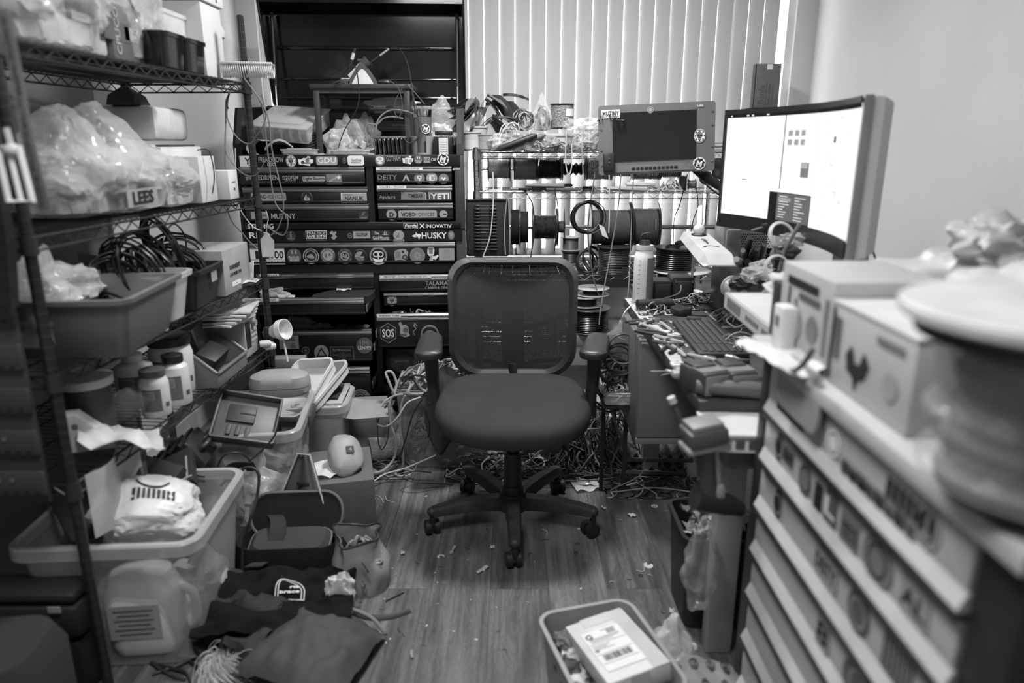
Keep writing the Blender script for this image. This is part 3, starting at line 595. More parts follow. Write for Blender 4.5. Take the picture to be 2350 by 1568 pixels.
stk('r4', 894, 803, 950, 856, 'circ', g(.03, .5), [('IGNITE DIGI', 0, 0, .08, PG, .6)], lambda m, w, h, z: [m.box(((i % 9-4)*w*.095, (i//9-4)*h*.095, z), (w*.04, h*.05, .0002), PD) for i in range(81) if (i % 9-4)**2+(i//9-4)**2 < 18 and abs(i//9-4) > 0])
stk('r4', 949, 806, 1008, 862, 'circ', PG, (), combo(lambda m, w, h, z: (disc(m, 0, 0, .47*h, z, INK), ring(m, .3*h, .33*h, z+.0002, PG), ring(m, .08*h, .13*h, z+.0002, PG, 20, 1, -.1*h, .05*h), ring(m, .08*h, .13*h, z+.0002, PG, 20, 1, .1*h, .05*h), poly(m, [(-.05, .1), (.05, .1), (.22, -.22), (-.22, -.22)], z+.0001, PG, h)), arctext('GLOBAL DYNAMICS UNITED', .4, .07, PG, 1, 4)))
stk('l3', 640, 771, 687, 801, 'rect', PG, [('LENS.', .1, .5, .3, INK, .6, 0, 1)], lambda m, w, h, z: (disc(m, .2*w, -.15*h, .14*h, z, PM), m.box((.2*w, -.35*h, z), (.3*w, .2*h, .0002), PM)))
stk('l3', 692, 796, 711, 813, 'circ', PG, (), lambda m, w, h, z: (disc(m, 0, 0, .45*h, z, INK), ring(m, .3*h, .35*h, z+.0002, PG, 20, .4), disc(m, 0, 0, .08*h, z+.0002, PG)))
stk('l3', 720, 792, 756, 828, 'circ', PG, [('+', 0, -.1, .12, INK)], lambda m, w, h, z: (poly(m, [(0, .36), (-.34, -.24), (.34, -.24)], z, INK, h), poly(m, [(0, .2), (-.2, -.16), (.2, -.16)], z+.0002, PG, h)))
stk('l3', 757, 796, 813, 828, 'rect', PM, (), None); stk('l3', 758.5, 797.5, 811.5, 826.5, 'rect', INK, [('FILMMAKING', 0, .58, .2, PG, .8), ('is an', 0, .15, .14, PM, .22), ('ENDURANCE', 0, -.2, .2, PM, .8), ('SPORT.', 0, -.65, .2, PM, .4)], None, .0008)
stk('l3', 817, 775, 856, 811, 'circ', PD, [('I [H]', 0, .3, .22, PG, .5), ('LENSES', 0, -.3, .22, PW, .8)], None)
stk('l4', 766, 872, 793, 898, [(-.5, -1), (.0, 1), (.2, 1), (1, -1), (.6, -1), (.1, .3), (-.1, -.3)], PG)
stk('l4', 803, 894, 851, 932, 'circ', PM, (), combo(lambda m, w, h, z: (disc(m, 0, 0, .3*h, z, INK), ring(m, .2*h, .23*h, z+.0002, PG)), arctext('FILMTOOLS', .39, .12, INK, 1, 2.4)))
def strip(d, x0, y0, x1, y1, t, off=.022):
    par, yy = D[d]; stk((par, yy-off+.008), x0, y0, x1, y1, 'rect', PW, [(t, 0, 0, .62, PD, .85)], name='label_strip')
strip('b1', 863, 384.5, 970, 389.5, 'WELLER SOLDERING TOOLS & SUPPLIES'); strip('b2', 866, 426.5, 932, 432, 'CALIPERS / PROBES'); strip('l1', 596, 629, 640, 634, 'CABLES')
strip('l2', 556, 685.5, 640, 692, 'SOLDER / TOOL GRIPS'); strip('r1', 872, 632.5, 990, 638, 'FERULE SET / CUTTER / WRENCHES / ETC'); strip('r3', 866, 721.5, 920, 728, 'SHRINK TUBE'); strip('l3', 604, 758, 642, 764, 'SAMPLES')
# stickers down the right flank
m = MB(PW); yy0 = HW+.0006
for (y, z, w, h, mt) in ((.06, ZT-.07, .05, .16, PW), (.2, ZT-.16, .08, .08, PG), (.32, ZT-.1, .07, .12, PW), (.12, ZT-.3, .09, .05, PG), (.3, ZT-.34, .1, .1, PM), (.1, ZM-.12, .06, .12, PW), (.28, ZM-.2, .12, .09, PG)): m.box((yy0, y, z), (.001, w, h), mt)
m.text('EYE', .03, TR(yy0+.001, .06, ZT-.05, 90, 0, 90), INK); m.build('side_stickers', chest)
# ---------------------------------------------------------------- wire shelving racks
def rack(name, label, A, Bp, depth, zs, H, mat, matd, group=None, ovh=.0, side=1, deck=26):
    """A, Bp: front posts (x, y); depth to the side; zs shelf heights"""
    A, Bp = Vector((*A, 0)), Vector((*Bp, 0)); L = (Bp-A).length; ux = (Bp-A)/L; t = thing(name, label, 'shelving rack', A, math.degrees(math.atan2(ux.y, ux.x)))
    # local x along the front, local y to the back (side=+1 left of the direction)
    for x in (0, L):
        for y in (0, depth*side):
            p = MB(mat); p.cyl((x, y, .02), (x, y, H), .0128, None, 14, mat)
            z = .06
            while z < H-.01: p.cyl((x, y, z), (x, y, z+.0018), .0134, None, 12, matd, False); z += .0254
            p.cyl((x, y, 0), (x, y, .02), .02, .014, 14, BLKM); p.cyl((x, y, H), (x, y, H+.004), .0132, .008, 12, BLKM); p.build('post', t)
    for z in zs:
        s = MB(mat); r = .0032; zz = z-.028
        for (a, c) in (((0, 0), (L, 0)), ((0, depth*side), (L, depth*side)), ((0, 0), (0, depth*side)), ((L, 0), (L, depth*side))):
            a, c = Vector((*a, 0)), Vector((*c, 0)); d = (c-a).normalized(); n = max(4, int((c-a).length/.034)); a2, c2 = a+d*.02, c-d*.02
            s.tube([a2+Vector((0, 0, z)), c2+Vector((0, 0, z))], r*1.15, 6); s.tube([a2+Vector((0, 0, zz)), c2+Vector((0, 0, zz))], r, 6)
            s.tube([a2.lerp(c2, i/n)+Vector((0, 0, z-.003 if i % 2 else zz+.002)) for i in range(n+1)], r*.62, 4)
        n = int(L/(.0254*26/deck))
        for i in range(1, n): s.tube([(L*i/n, 0, z+.004), (L*i/n, depth*side, z+.004)], .0016, 4)
        for k in (.25, .5, .75): s.tube([(0.01, depth*side*k, z), (L-.01, depth*side*k, z)], r*.9, 5)
        for x in (0, L):
            for y in (0, depth*side): s.cyl((x, y, z-.034), (x, y, z+.008), .0185, .0165, 14, BLKM if mat is not CH else mat)
        s.build('shelf', t)
    return t
BR = g(.016, .3, var=.3); BRD = g(.05, .4)
zA = [1.565, 1.163, .852, .583]
rackL = rack('wire_shelving_rack', 'black wire shelving rack loaded with bins along the left wall', (-1.035, 1.53), (-.955, 2.72), .45, zA, 1.79, BR, BRD)
zS = [aY(1300, 350, 3.62).z, aY(1300, 443, 3.62).z, aY(1350, 632, 3.62).z, .38]
RS = thing
rackR = rack('wire_shelving_rack', 'chrome wire shelving rack of cable spools before the window blind', (-.178, 3.63), (1.09, 3.63), .42, zS, aY(1095, 340, 3.63).z, CH, g(.2, .3, 1), deck=22)
for z, py in ((aY(1300, 388, 3.84).z, 0), (aY(1500, 521, 3.72).z, 1)):
    pass
# ---------------------------------------------------------------- the office chair
ch = thing('office_chair', 'black mesh-back swivel office chair in the middle of the floor', 'chair', (0.003, 2.39, 0))
PL = g(.028, .42, var=.25, sc=14); PLD = g(.014, .5); SEAT = g(.016, .8, bump=.15, bsc=700, var=.25, sc=6)
# seat cushion
s = MB(SEAT); rings_ = []
prof = [(.78, -.040), (.92, -.036), (.985, -.022), (1.0, -.004), (.985, .018), (.94, .033), (.84, .041), (.55, .046), (.2, .047)]
for k, z in prof:
    P = []
    for i in range(56):
        a = 2*PI*i/56; c, sn = math.cos(a), math.sin(a); x = .268*math.copysign(abs(c)**.62, c); y = .275*math.copysign(abs(sn)**.66, sn)
        x *= 1+.05*(-y/.27) if y < 0 else 1-.10*(y/.27)**2
        dz = -.022*max(0, (-y*k-.13)/.14)**1.6+.018*(abs(x*k)/.26)**2+.012*max(0, y*k/.27)
        P.append((x*k, y*k+.0, .452+z+dz))
    rings_.append(P)
s.loft(rings_, SEAT, True); s.build('seat', ch)
u = MB(PLD); u.box((0, .02, .385), (.2, .26, .03), None, .012); u.box((0, .02, .36), (.12, .14, .05), None, .012); u.tube(spline([(0, .12, .37), (0, .24, .38), (0, .29, .43), (0, .31, .52)], 6), .022, 10, None, True, False, .5); u.tube([(.1, 0, .37), (.21, -.02, .36)], .006, 8); u.build('tilt_mechanism', ch)
# back frame
def bk(u, v):  # u across -1..1, v 0..1 up
    wd = .232+.026*math.sin(min(1, v*1.12)*PI*.72) ; z = .466+.462*v
    y = .335+.045*math.sin(v*PI*.9)*-.6+.10*v-.045*(u*u)
    return Vector((u*wd, y, z))
P = []
for sx, sz, a0 in ((1, 1, 0), (-1, 1, 90), (-1, -1, 180), (1, -1, 270)):
    ru, rv = (.3, .16) if sz > 0 else (.42, .24)
    for i in range(15):
        a = math.radians(a0+90*i/14); P.append((sx*(1-ru)+ru*math.cos(a), .5+sz*(.5-rv)+rv*math.sin(a)))
f = MB(PL)
inner, outer, front, back = [], [], [], []
L4 = []
for uu, vv in P:
    p = bk(uu, vv); q = bk(uu*.865, .5+(vv-.5)*.875); n = Vector((0, -1, 0)); L4.append((p, q))
R1 = [p for p, q in L4]; R2 = [p+Vector((0, -.014, 0)) for p, q in L4]; R3 = [q.lerp(p, .45)+Vector((0, -.022, 0)) for p, q in L4]; R4 = [q+Vector((0, -.012, 0)) for p, q in L4]; R5 = [q+Vector((0, .004, 0)) for p, q in L4]; R6 = [q.lerp(p, .5)+Vector((0, .016, 0)) for p, q in L4]
f.loft([R1, R2, R3, R4, R5, R6, R1], None, True, False, False); bf = f.build('back_frame', ch)
def mesh_fab():
    def fn(nt, out):
        p = nt.nodes.new('ShaderNodeBsdfPrincipled'); p.inputs['Base Color'].default_value = (.022,)*3+(1,); p.inputs['Roughness'].default_value = .8
        tc = nt.nodes.new('ShaderNodeTexCoord'); vo = nt.nodes.new('ShaderNodeTexVoronoi'); vo.inputs['Scale'].default_value = 330; nt.links.new(tc.outputs['Object'], vo.inputs['Vector'])
        r = _ramp(nt, vo.outputs['Distance'], .72, 1, .3, .5); t = nt.nodes.new('ShaderNodeBsdfTransparent'); mx = nt.nodes.new('ShaderNodeMixShader')
        nt.links.new(r, mx.inputs[0]); nt.links.new(t.outputs[0], mx.inputs[1]); nt.links.new(p.outputs[0], mx.inputs[2]); nt.links.new(mx.outputs[0], out.inputs[0])
    return _mat(('mesh_fabric',), fn)
mf = MB(mesh_fab())
def sq(u, v):
    a = u*2-1; b_ = v*2-1; k = 1
    x = a*math.sqrt(1-abs(b_)**5*.26); y = b_*math.sqrt(1-abs(a)**5*.26); return bk(x*.93, .5+y*.462)+Vector((0, -.002, 0))
mf.grid(sq, 24, 24, None, True); mf.build('mesh_panel', ch)
l = MB(PLD)
l.tube(spline([bk(-.85, .52)+Vector((0, .03, 0)), bk(-.35, .42)+Vector((0, .035, 0)), bk(0, .38)+Vector((0, .04, 0)), bk(.35, .42)+Vector((0, .035, 0)), bk(.85, .52)+Vector((0, .03, 0))], 8), .009, 8)
l.tube(spline([bk(-.85, .14)+Vector((0, .03, 0)), bk(-.4, .1)+Vector((0, .035, 0)), bk(0, .04)+Vector((0, .04, 0)), bk(.4, .1)+Vector((0, .035, 0)), bk(.85, .14)+Vector((0, .03, 0))], 8), .009, 8)
l.box((0, .4, .58), (.09, .02, .28), None, .008); l.build('lumbar_support', ch)
# arms
for s_ in (-1, 1):
    a = MB(PL); ax = s_*.298; rz = 0 if s_ < 0 else 12
    a.T = TR(ax, .08, .655, 0, 0, -rz if s_ > 0 else 3)
    rg = []
    for k, z in ((.6, -.018), (.9, -.014), (1, -.002), (.96, .009), (.82, .015), (.4, .017)):
        pts = []
        for (x, y, _) in rrect(.092, .255, .038, 0, 6):
            yy = y; wd = 1+.12*(-y/.13); bend = s_*.02*(y/.13)**2*0; pts.append((x*k*wd+bend, y*(1-(1-k)*.35), z+.008*max(0, y/.13)))
        rg.append(pts)
    a.loft(rg, None, True); ap = a.build('armrest', ch)
    st = MB(PL); st.loft([rrect(.05, .07, .015, .635, 3, s_*.298, .09), rrect(.042, .06, .014, .5, 3, s_*.292, .1), rrect(.034, .05, .012, .39, 3, s_*.28, .1)], None, True)
    st.tube([(s_*.28, .1, .40), (s_*.275, .1, .375), (s_*.2, .06, .366), (s_*.08, .03, .37)], .016, 8, None, True, False, .6); st.build('arm_post', ch)
# column and base
c = MB(PL); c.cyl((0, 0, .235), (0, 0, .36), .024, None, 20, BLKG); c.cyl((0, 0, .15), (0, 0, .28), .034, .031, 24); c.cyl((0, 0, .05), (0, 0, .155), .042, .040, 24); c.cyl((0, 0, .28), (0, 0, .285), .036, None, 20); c.build('gas_column', ch)
BASE = g(.03, .55, var=.35, sc=25)
hb = MB(BASE); hb.cyl((0, 0, .06), (0, 0, .125), .055, .048, 24); hb.build('hub', ch)
for i in range(5):
    a = math.radians(-90+72*i+(1.5 if i == 0 else 0)); lg = MB(BASE); lg.T = R(0, 0, math.degrees(a))
    rg = []
    for t in (0, .15, .35, .6, .8, .95, 1.0):
        x = .03+.272*t; w = .060-.02*t; h = .05-.018*t; z = .088+.022*math.sin(t*PI*.55)-.018*t*t
        rg.append([(x, yy*w/2, z+zz*h/2) for yy, zz in ((-1, -1), (1, -1), (1, .35), (.72, 1), (-.72, 1), (-1, .35))])
    lg.loft(rg, None, False); lg.ball((.302, 0, .093), (.02, .02, .018), None, 2); lo_ = lg.build('base_leg', ch)
    cs = MB(PLD); ca = math.radians((35, 120, 200, 160, 20)[i]); cx, cy = .302*math.cos(a), .302*math.sin(a); d = Vector((math.cos(ca), math.sin(ca), 0)); q = Vector((cx, cy, .027))+Vector((-d.y, d.x, 0))*.012
    if i == 0: d = Vector((1, .25, 0)).normalized()
    for s_ in (-1, 1):
        cs.cyl(q+d*s_*.007, q+d*s_*.024, .026, .0265, 24); cs.cyl(q+d*s_*.024, q+d*s_*.026, .0265, .021, 24); cs.cyl(q+d*s_*.026, q+d*s_*.0265, .014, None, 16, BASE)
    cs.cyl(q-d*.01, q+d*.01, .018, None, 12); cs.cyl((cx, cy, .04), (cx, cy, .085), .011, None, 12); cs.box((q.x, q.y, .05), (.02, .02, .02), None, .006); cs.build('caster', ch)
# ---------------------------------------------------------------- the workbench along the right wall
DZ = .75
dk = thing('workbench', 'long cluttered workbench with a dark top and worn pale front edge', 'workbench', (.46, 1.36, 0))
TOPM = g(.045, .5, var=.45, sc=7, bump=.08)
b = MB(TOPM); b.box((.55, .905, DZ-.018), (1.1, 1.23, .036), None, .003)
b.build('worktop', dk)
b = MB(g(.42, .7, var=.25, sc=30))
b.prism([(0.0, 1.50), (.05, 1.50), (.055, 1.2), (.05, 1.0), (.062, .96), (.06, .8), (.0, .42)], .0012, None, None, DZ)
for i in range(9): b.box((.02+.01*(i % 2), 1.42-.07*i, DZ+.0016), (.012, .03, .0006), DK)
b.build('edge_tape', dk)
for x, y in ((.11, .34), (.13, 1.46), (1.02, .34), (1.02, 1.46)):
    MB(g(.42, .5)).box((x, y, (DZ-.036)/2), (.07, .05, DZ-.036), None, .004).build('leg', dk)
b = MB(g(.2, .5)); b.box((.13, .9, DZ-.075), (.05, 1.15, .06)); b.box((.575, 1.46, DZ-.075), (.85, .04, .06)); b.build('apron', dk)
# grey drawer pedestal hung under the bench
p0 = aY(1469, 775, 2.36); p1 = aY(1570, 1018, 2.36); z0 = p1.z
pdx = p0.x+.16-.46; pdy = 2.36-1.36
b = MB(g(.13, .5, var=.06)); b.T = Matrix.Translation((pdx, pdy, 0)); b.box((0, .2, (z0+DZ-.04)/2), (.32, .4, DZ-.04-z0), None, .003); pdo = b.build('pedestal', dk)
b = MB(g(.15, .45, var=.05)); b.T = Matrix.Translation((pdx, pdy, 0)); b.box((0, -.006, (z0+.025+DZ-.045)/2), (.314, .012, DZ-.045-z0-.03), None, .003); b.build('pedestal_door', pdo)
b = MB(g(.17, .45)); b.T = Matrix.Translation((pdx, pdy, 0)); b.box((0, -.004, z0+.012), (.318, .012, .022), None, .002); b.build('plinth', pdo)
# ---- curved monitor
A, Bp = Vector((.722, 2.52, 0)), Vector((.824, 1.76, 0))
mo = thing('curved_monitor', 'wide curved monitor with a bright white screen, seen almost edge-on', 'monitor', (0, 0, 0))
ch_ = (Bp-A); Lc = ch_.length; ux = ch_/Lc; nn = Vector((-ux.y, ux.x, 0)); nn = nn if nn.x > 0 else -nn
zb, zt = 1.082, 1.468; sag = .075
def cur(t, off=0, z=0):
    p = A+ux*Lc*t+nn*(sag*(1-(2*t-1)**2)+off); return Vector((p.x, p.y, z))
scr = MB(screen(.9, 1.25)); scr.grid(lambda u, v: cur(.012+.976*u, -.0015, zb+.045+v*(zt-zb-.06)), 24, 1, None, True)
# windows on the screen
def win(t0, t1, a0, a1, mat, off=-.0022):
    scr.grid(lambda u, v: cur(t0+(t1-t0)*u, off, zb+.045+(a0+(a1-a0)*v)*(zt-zb-.06)), 8, 1, mat, True)
SD, SK = screen(.16, 1), screen(.02, 1); SG = screen(.6, 1.1); SL = screen(.78, 1.15)
win(.012, .988, .965, 1, SK); win(.36, .366, .30, .965, SK, -.0024); win(.3, .6, 0, .27, SK); win(.355, .595, .01, .262, SD, -.0026); win(.365, .45, .19, .225, screen(.35, 1), -.003)
rr = random.Random(3)
for i in range(9): win(.37, .37+rr.uniform(.03, .07), .04+.024*i, .047+.024*i, SL, -.003); win(.48, .48+rr.uniform(.03, .09), .03+.025*i, .037+.025*i, SL, -.003)
for i in range(6): win(.39+.045*(i % 3), .42+.045*(i % 3), .70+.08*(i//3), .75+.08*(i//3), screen(.4, 1), -.003)
win(.5, .56, .42, .55, screen(.22, 1), -.003); win(.5, .55, .5, .545, screen(.5, 1), -.0034); win(.74, .76, .72, .77, screen(.1, 1), -.003)
for i in range(44): a = rr.uniform(.03, .92); t = rr.choice((.66, .72, .78, .84, .9)); win(t, t+rr.uniform(.02, .05), a, a+.005, SG, -.003)
for i in range(26): a = rr.uniform(.3, .92); t = rr.choice((.08, .15, .5)); win(t, t+rr.uniform(.02, .07), a, a+.004, SL, -.003)
win(.12, .15, .36, .366, SK, -.003); win(.6, .604, 0, .965, SG, -.0026); win(.8, .803, 0, .965, SG, -.0026)
for i in range(8): win(.03+.03*i, .045+.03*i, .975, .988, SL, -.003)
scr.build('screen', mo)
b = MB(g(.012, .35))
P1 = [cur(i/20, 0, 0) for i in range(21)]
for z0_, z1_ in ((zb, zb+.046), (zt-.015, zt)):
    b.grid(lambda u, v: cur(u, -.004, z0_+(z1_-z0_)*v), 20, 1, None, True, -.004)
b.grid(lambda u, v: cur(u*.012, -.004, zb+(zt-zb)*v), 1, 1, None, False, -.004)
b.build('bezel', mo)
SIL = g(.6, .4, var=.04)
b = MB(SIL); rg = []
for k, off in ((1.0, .0), (1.0, .03), (.99, .055), (.93, .085), (.8, .10), (.5, .11)):
    ring_ = [cur(.5+(t-.5)*k, off, zb+(zt-zb)*(.5-.5*k)) for t in [i/16 for i in range(17)]]+[cur(.5+(t-.5)*k, off, zt-(zt-zb)*(.5-.5*k)) for t in [1-i/16 for i in range(17)]]
    rg.append(ring_)
b.loft(rg, None, False); b.build('back_shell', mo)
b = MB(g(.2, .4)); c0 = cur(1.0, .01, 0); b.box((c0.x, c0.y-.004, (zb+zt)/2), (.022, .006, zt-zb+.004), None, .002); b.build('end_trim', mo)
c1 = cur(.5, .19, 0); b = MB(g(.48, .4)); b.loft([[Vector((c1.x+x, c1.y+y, z)) for x, y, _ in rrect(w_, .05, .012)] for w_, z in ((.12, DZ+.015), (.09, 1.1), (.07, 1.44))], None, True); b.box((c1.x-.05, c1.y, 1.27), (.16, .1, .1), None, .01); b.build('stand_column', mo)
b = MB(g(.48, .4)); b.box((c1.x-.03, c1.y, DZ+.008), (.3, .3, .015), None, .005); b.build('stand_foot', mo)
b = MB(BLKM); q = cur(.86, .07, 1.27); b.box(q, (.01, .05, .03), None, .004); b.build('back_vent', mo)
cable([cur(.7, .1, 1.2), cur(.78, .17, 1.0), cur(.75, .2, .85), cur(.6, .2, .76)], .003, MG, 'thin grey lead hanging behind the curved monitor')
# ---- rack-mount monitor on an arm
O = aY(1507, 318, 3.12); rm = thing('rack_mount_monitor', 'grey rack-mount monitor with a dark screen and round stickers', 'monitor', O, 0, None, (math.radians(-3), math.radians(-2.4), math.radians(-2)))
W_, H_ = .485, .282; GY = g(.13, .5, var=.05)
b = MB(GY); b.T = R(90, 0, 0)
op = (-.072-.0, .0)
def frame_(m, W, H, x0, x1, y0, y1, z, r=.012):
    out = [p[:2] for p in rrect(W, H, r)]
    m.prism(out, .012, None, None, z-.012)
frame_(b, W_, H_, 0, 0, 0, 0, 0)
b.box((0, 0, -.04), (W_-.05, H_-.02, .06)); b.build('face_plate', rm)
b = MB(g(.016, .2)); b.box((-.01, -.001, .011), (.348, .002, .198), None); b.build('screen', rm)
b = MB(g(.17, .5)); b.T = R(90, 0, 0); b.prism([(-.19, -.133), (.16, -.133), (.16, -.118), (-.08+.2, -.104), (-.16, -.104), (-.175, -.11)], .003, None, None, 0); b.build('button_panel', rm)
for i in range(11): MB(BLKM).box((-.098+.0178*i, -.004, -.1185), (.0135, .003, .010), None, .001).build('button', rm)
b = MB(BLKM); b.box((-.203, -.016, -.09), (.045, .034, .078), None, .006); b.cyl((-.203, -.033, -.075), (-.203, -.035, -.075), .004, None, 10, DG); b.cyl((-.203, -.033, -.09), (-.203, -.035, -.09), .004, None, 10, DG); b.build('side_module', rm)
for x in (-1, 1):
    for z in (.1, .045, -.04, -.1): b = MB(CH); b.T = TR(x*(W_/2-.012), -.001, z, 90); b.prism([p[:2] for p in rrect(.011, .006, .003)], .001); b.build('rack_screw', rm)
def rst(px0, py0, px1, py1, shape, bg, texts=(), fn=None):
    m = MB(bg); k = 1/(1640/3.03); cx, cz = ((px0+px1)/2-1507)*k, (318-(py0+py1)/2)*k; w, h = (px1-px0)*k, (py1-py0)*k; cz += cx*.03
    m.T = TR(cx, -.0012, cz, 90)
    if shape == 'circ': m.prism([(x*w/2, y*h/2) for x, y in circ(1, 28)], .001)
    elif shape: m.box((0, 0, .0005), (w, h, .001))
    for s, rx, ry, rh, mat, ww in texts: m.text(s, rh*h/.72, TR(rx*w/2, ry*h/2, .0016), mat, ww*w, .0004, .02)
    if fn: fn(m, w, h, .0014)
    m.build('sticker', rm)
rst(1383, 248, 1424, 266, 'rect', PW, [('MUTINY', 0, .15, .5, INK, .9), ('MULTI ACCESSORIES', 0, -.6, .14, PD, .9)]); rst(1590, 304, 1617, 334, 'circ', PW, (), skull()); rst(1589, 366, 1618, 394, 'circ', PW, (), gear)
rst(1485, 247, 1500, 262, 'circ', PM, (), rings(PW, 1, 5)); rst(1597, 250, 1611, 256, None, PW, [('Leica', 0, 0, .9, PW, .9)]); rst(1571, 377, 1583, 381, None, PG, [('flanders', 0, 0, .9, PG, .95)])
arm = thing('monitor_arm', 'black articulated arm reaching from the shelf rack to the rack-mount monitor', 'monitor arm', (0, 0, 0))
b = MB(BLKM); e0 = O+Vector((.1, .09, -.05)); e1 = aY(1620, 408, 3.2); e2 = aY(1690, 450, 3.3)
b.box(e0, (.1, .03, .1), None, .004); b.build('mount_plate', arm)
b = MB(BLKM); b.tube([e0+Vector((0, .02, 0)), e1, e2], .022, 10, None, True, False, .7); b.ball(e1, .03, None, 2); b.cyl(e2-Vector((0, 0, .03)), e2+Vector((0, 0, .05)), .03, None, 20); b.build('arm_link', arm)
b = MB(CH); b.cyl((e2.x, e2.y, DZ), (e2.x, e2.y, e2.z), .014, None, 16); b.cyl((e2.x, e2.y, DZ), (e2.x, e2.y, DZ+.012), .05, None, 20, BLKM); b.build('pole', arm)
# ---- things on the bench
def on(px, py, z=DZ): return aZ(px, py, z)
p = on(1473, 697)
bt = thing('drink_bottle', 'tall white plastic drink bottle with a black cap on the workbench corner', 'bottle', p)
b = MB(g(.82, .4, var=.02)); b.lathe([(0, 0), (.036, 0), (.0385, .006), (.0385, .17), (.036, .195), (.03, .212), (.03, .22), (0, .22)], 36); b.build('bottle_body', bt)
b = MB(g(.2, .5)); b.lathe([(.0388, .02), (.0392, .03), (.0392, .16), (.0375, .185)], 20, None, R(0, 0, -80), math.radians(100)); b.build('grip_panel', bt)
b = MB(g(.6, .5)); b.cyl((0, 0, .215), (0, 0, .232), .033, None, 30); b.build('collar', bt)
b = MB(BLKM); b.cyl((0, 0, .232), (0, 0, .25), .022, .018, 24); b.tube(spline([(-.015, 0, .247), (-.012, 0, .27), (.02, 0, .277), (.032, 0, .262)], 6), .0035, 8); b.build('cap', bt)
b = MB(PD); [b.box((-.02, -.0335, .05+.018*i), (.014, .001, .0012)) for i in range(8)]; b.build('volume_marks', bt)
# keyboard
ka, kb, kc = on(1542, 744), on(1603, 822), on(1625, 740)
kbt = thing('keyboard', 'flat dark keyboard with chiclet keys on the workbench', 'keyboard', (ka+kb)/2, math.degrees(math.atan2((kb-ka).y, (kb-ka).x)))
KL = (kb-ka).length
KM = g(.05, .5); b = MB(g(.03, .45)); b.box((0, .075, .008), (KL, .15, .014), None, .004); b.build('case', kbt)
for r_ in range(6):
    x = -KL/2+.012
    while x < KL/2-.02:
        w_ = .0165 if not (r_ == 0 and -.08 < x < .0) else .09
        if r_ == 5: w_ = .0165
        if x+w_ > KL/2-.008: break
        gap = .008 if abs(x-.085) < .01 or abs(x-.15) < .0 else .0025
        k = MB(KM); k.box((x+w_/2, .014+r_*.0212+.008, .0172), (w_, .0165 if r_ < 5 else .01, .004), None, .0012, None, 1); k.build('key', kbt); x += w_+gap
def puck(px, py, r, h, mat, name, label, cat, z=DZ, lid=None):
    m = MB(mat); m.lathe([(0, 0), (r*.96, 0), (r, .003), (r, h-.003), (r*.94, h), (r*.3, h-.001), (0, h-.001)], 32)
    o = one(m, name, label, cat, on(px, py, z)); return o
puck(1562, 722, .039, .028, BLKM, 'lens_cap', 'round black lens cap behind the keyboard', 'lens cap')
b = MB(g(.02, .5)); b.cyl((0, 0, .021), (.135, .02, .021), .02, None, 24); one(b, 'cardboard_tube', 'short black tube lying behind the drink bottle', 'tube', on(1462, 712))
def case_(px, py, w, d, h, mat, name, label, cat, rz=0, z=DZ, knobs=(), group=None):
    t = thing(name, label, cat, on(px, py, z), rz, group); m = MB(mat); m.box((0, d/2, h/2), (w, d, h), None, .005); m.build('body', t)
    m = MB(DK); m.box((0, -.002, h*.5), (w*.8, .006, h*.7), None, .002); m.build('front_panel', t)
    for kx, kz in knobs: q = MB(CH); q.cyl((kx*w, -.004, kz*h), (kx*w, -.012, kz*h), .006, None, 12); q.build('screw', t)
    return t
case_(1519, 694, .075, .1, .085, g(.02, .4), 'battery_charger', 'squat black power brick beside the drink bottle', 'charger')
case_(1566, 694, .085, .11, .10, g(.016, .35), 'control_box', 'black control box with chrome screws behind the lens cap', 'control box', 0, DZ, ((-.38, .12), (.38, .12), (-.38, .85), (.38, .85)))
# LED bench lamp
h0, h1 = aY(1590, 545, 2.78), aY(1655, 612, 2.36)
lp = thing('bench_lamp', 'white long-headed bench lamp with stickers leaning over the workbench', 'lamp', (0, 0, 0))
b = MB(g(.45, .4)); d = (h1-h0).normalized(); s_ = d.cross(Vector((0, 0, 1))).normalized(); up = s_.cross(d)
def hr(p, w1, w2, t): return [p-s_*w1, p+s_*w1, p+s_*w2+up*t, p-s_*w2+up*t]
b.loft([hr(h0, .045, .035, .012), hr(h0+d*.02, .055, .042, .028), hr(h1-d*.05, .062, .045, .032), hr(h1, .058, .04, .005)], None, False); b.build('lamp_head', lp)
b = MB(INK); e = h0.lerp(h1, .2)+up*.031
b.T = Matrix.Translation(e) @ Matrix((s_, d, up)).transposed().to_4x4(); ring(b, .018, .028, 0, INK, 20); ring(b, .02, .03, 0, INK, 20, 1, 0, .2); b.T = b.T @ R(0, 0, 90); b.text('LENS', .02, TR(.09, 0, .0005), INK); b.box((.13, 0, .001), (.03, .006, .001)); b.build('sticker', lp)
j = h0.lerp(h1, .2)+up*.03
b = MB(g(.65, .35)); b.ball(j+Vector((0, 0, .02)), .022, None, 2); b.cyl(j, j+Vector((0, 0, .035)), .014, None, 14); b.build('swivel_joint', lp)
k0 = aY(1606, 475, 2.9); b = MB(g(.6, .35)); b.tube([j+Vector((0, 0, .035)), k0], .012, 4, None, True, False, .6); b.tube([j+Vector((.012, 0, .03)), k0+Vector((.012, 0, 0))], .005, 6); b.build('upper_arm', lp)
b = MB(g(.6, .35)); b.tube([k0, Vector((k0.x-.01, 2.92, DZ+.03))], .011, 4, None, True, False, .6); b.cyl((k0.x-.01, 2.86, DZ), (k0.x-.01, 2.86, DZ+.03), .035, None, 24); b.build('lower_arm', lp)
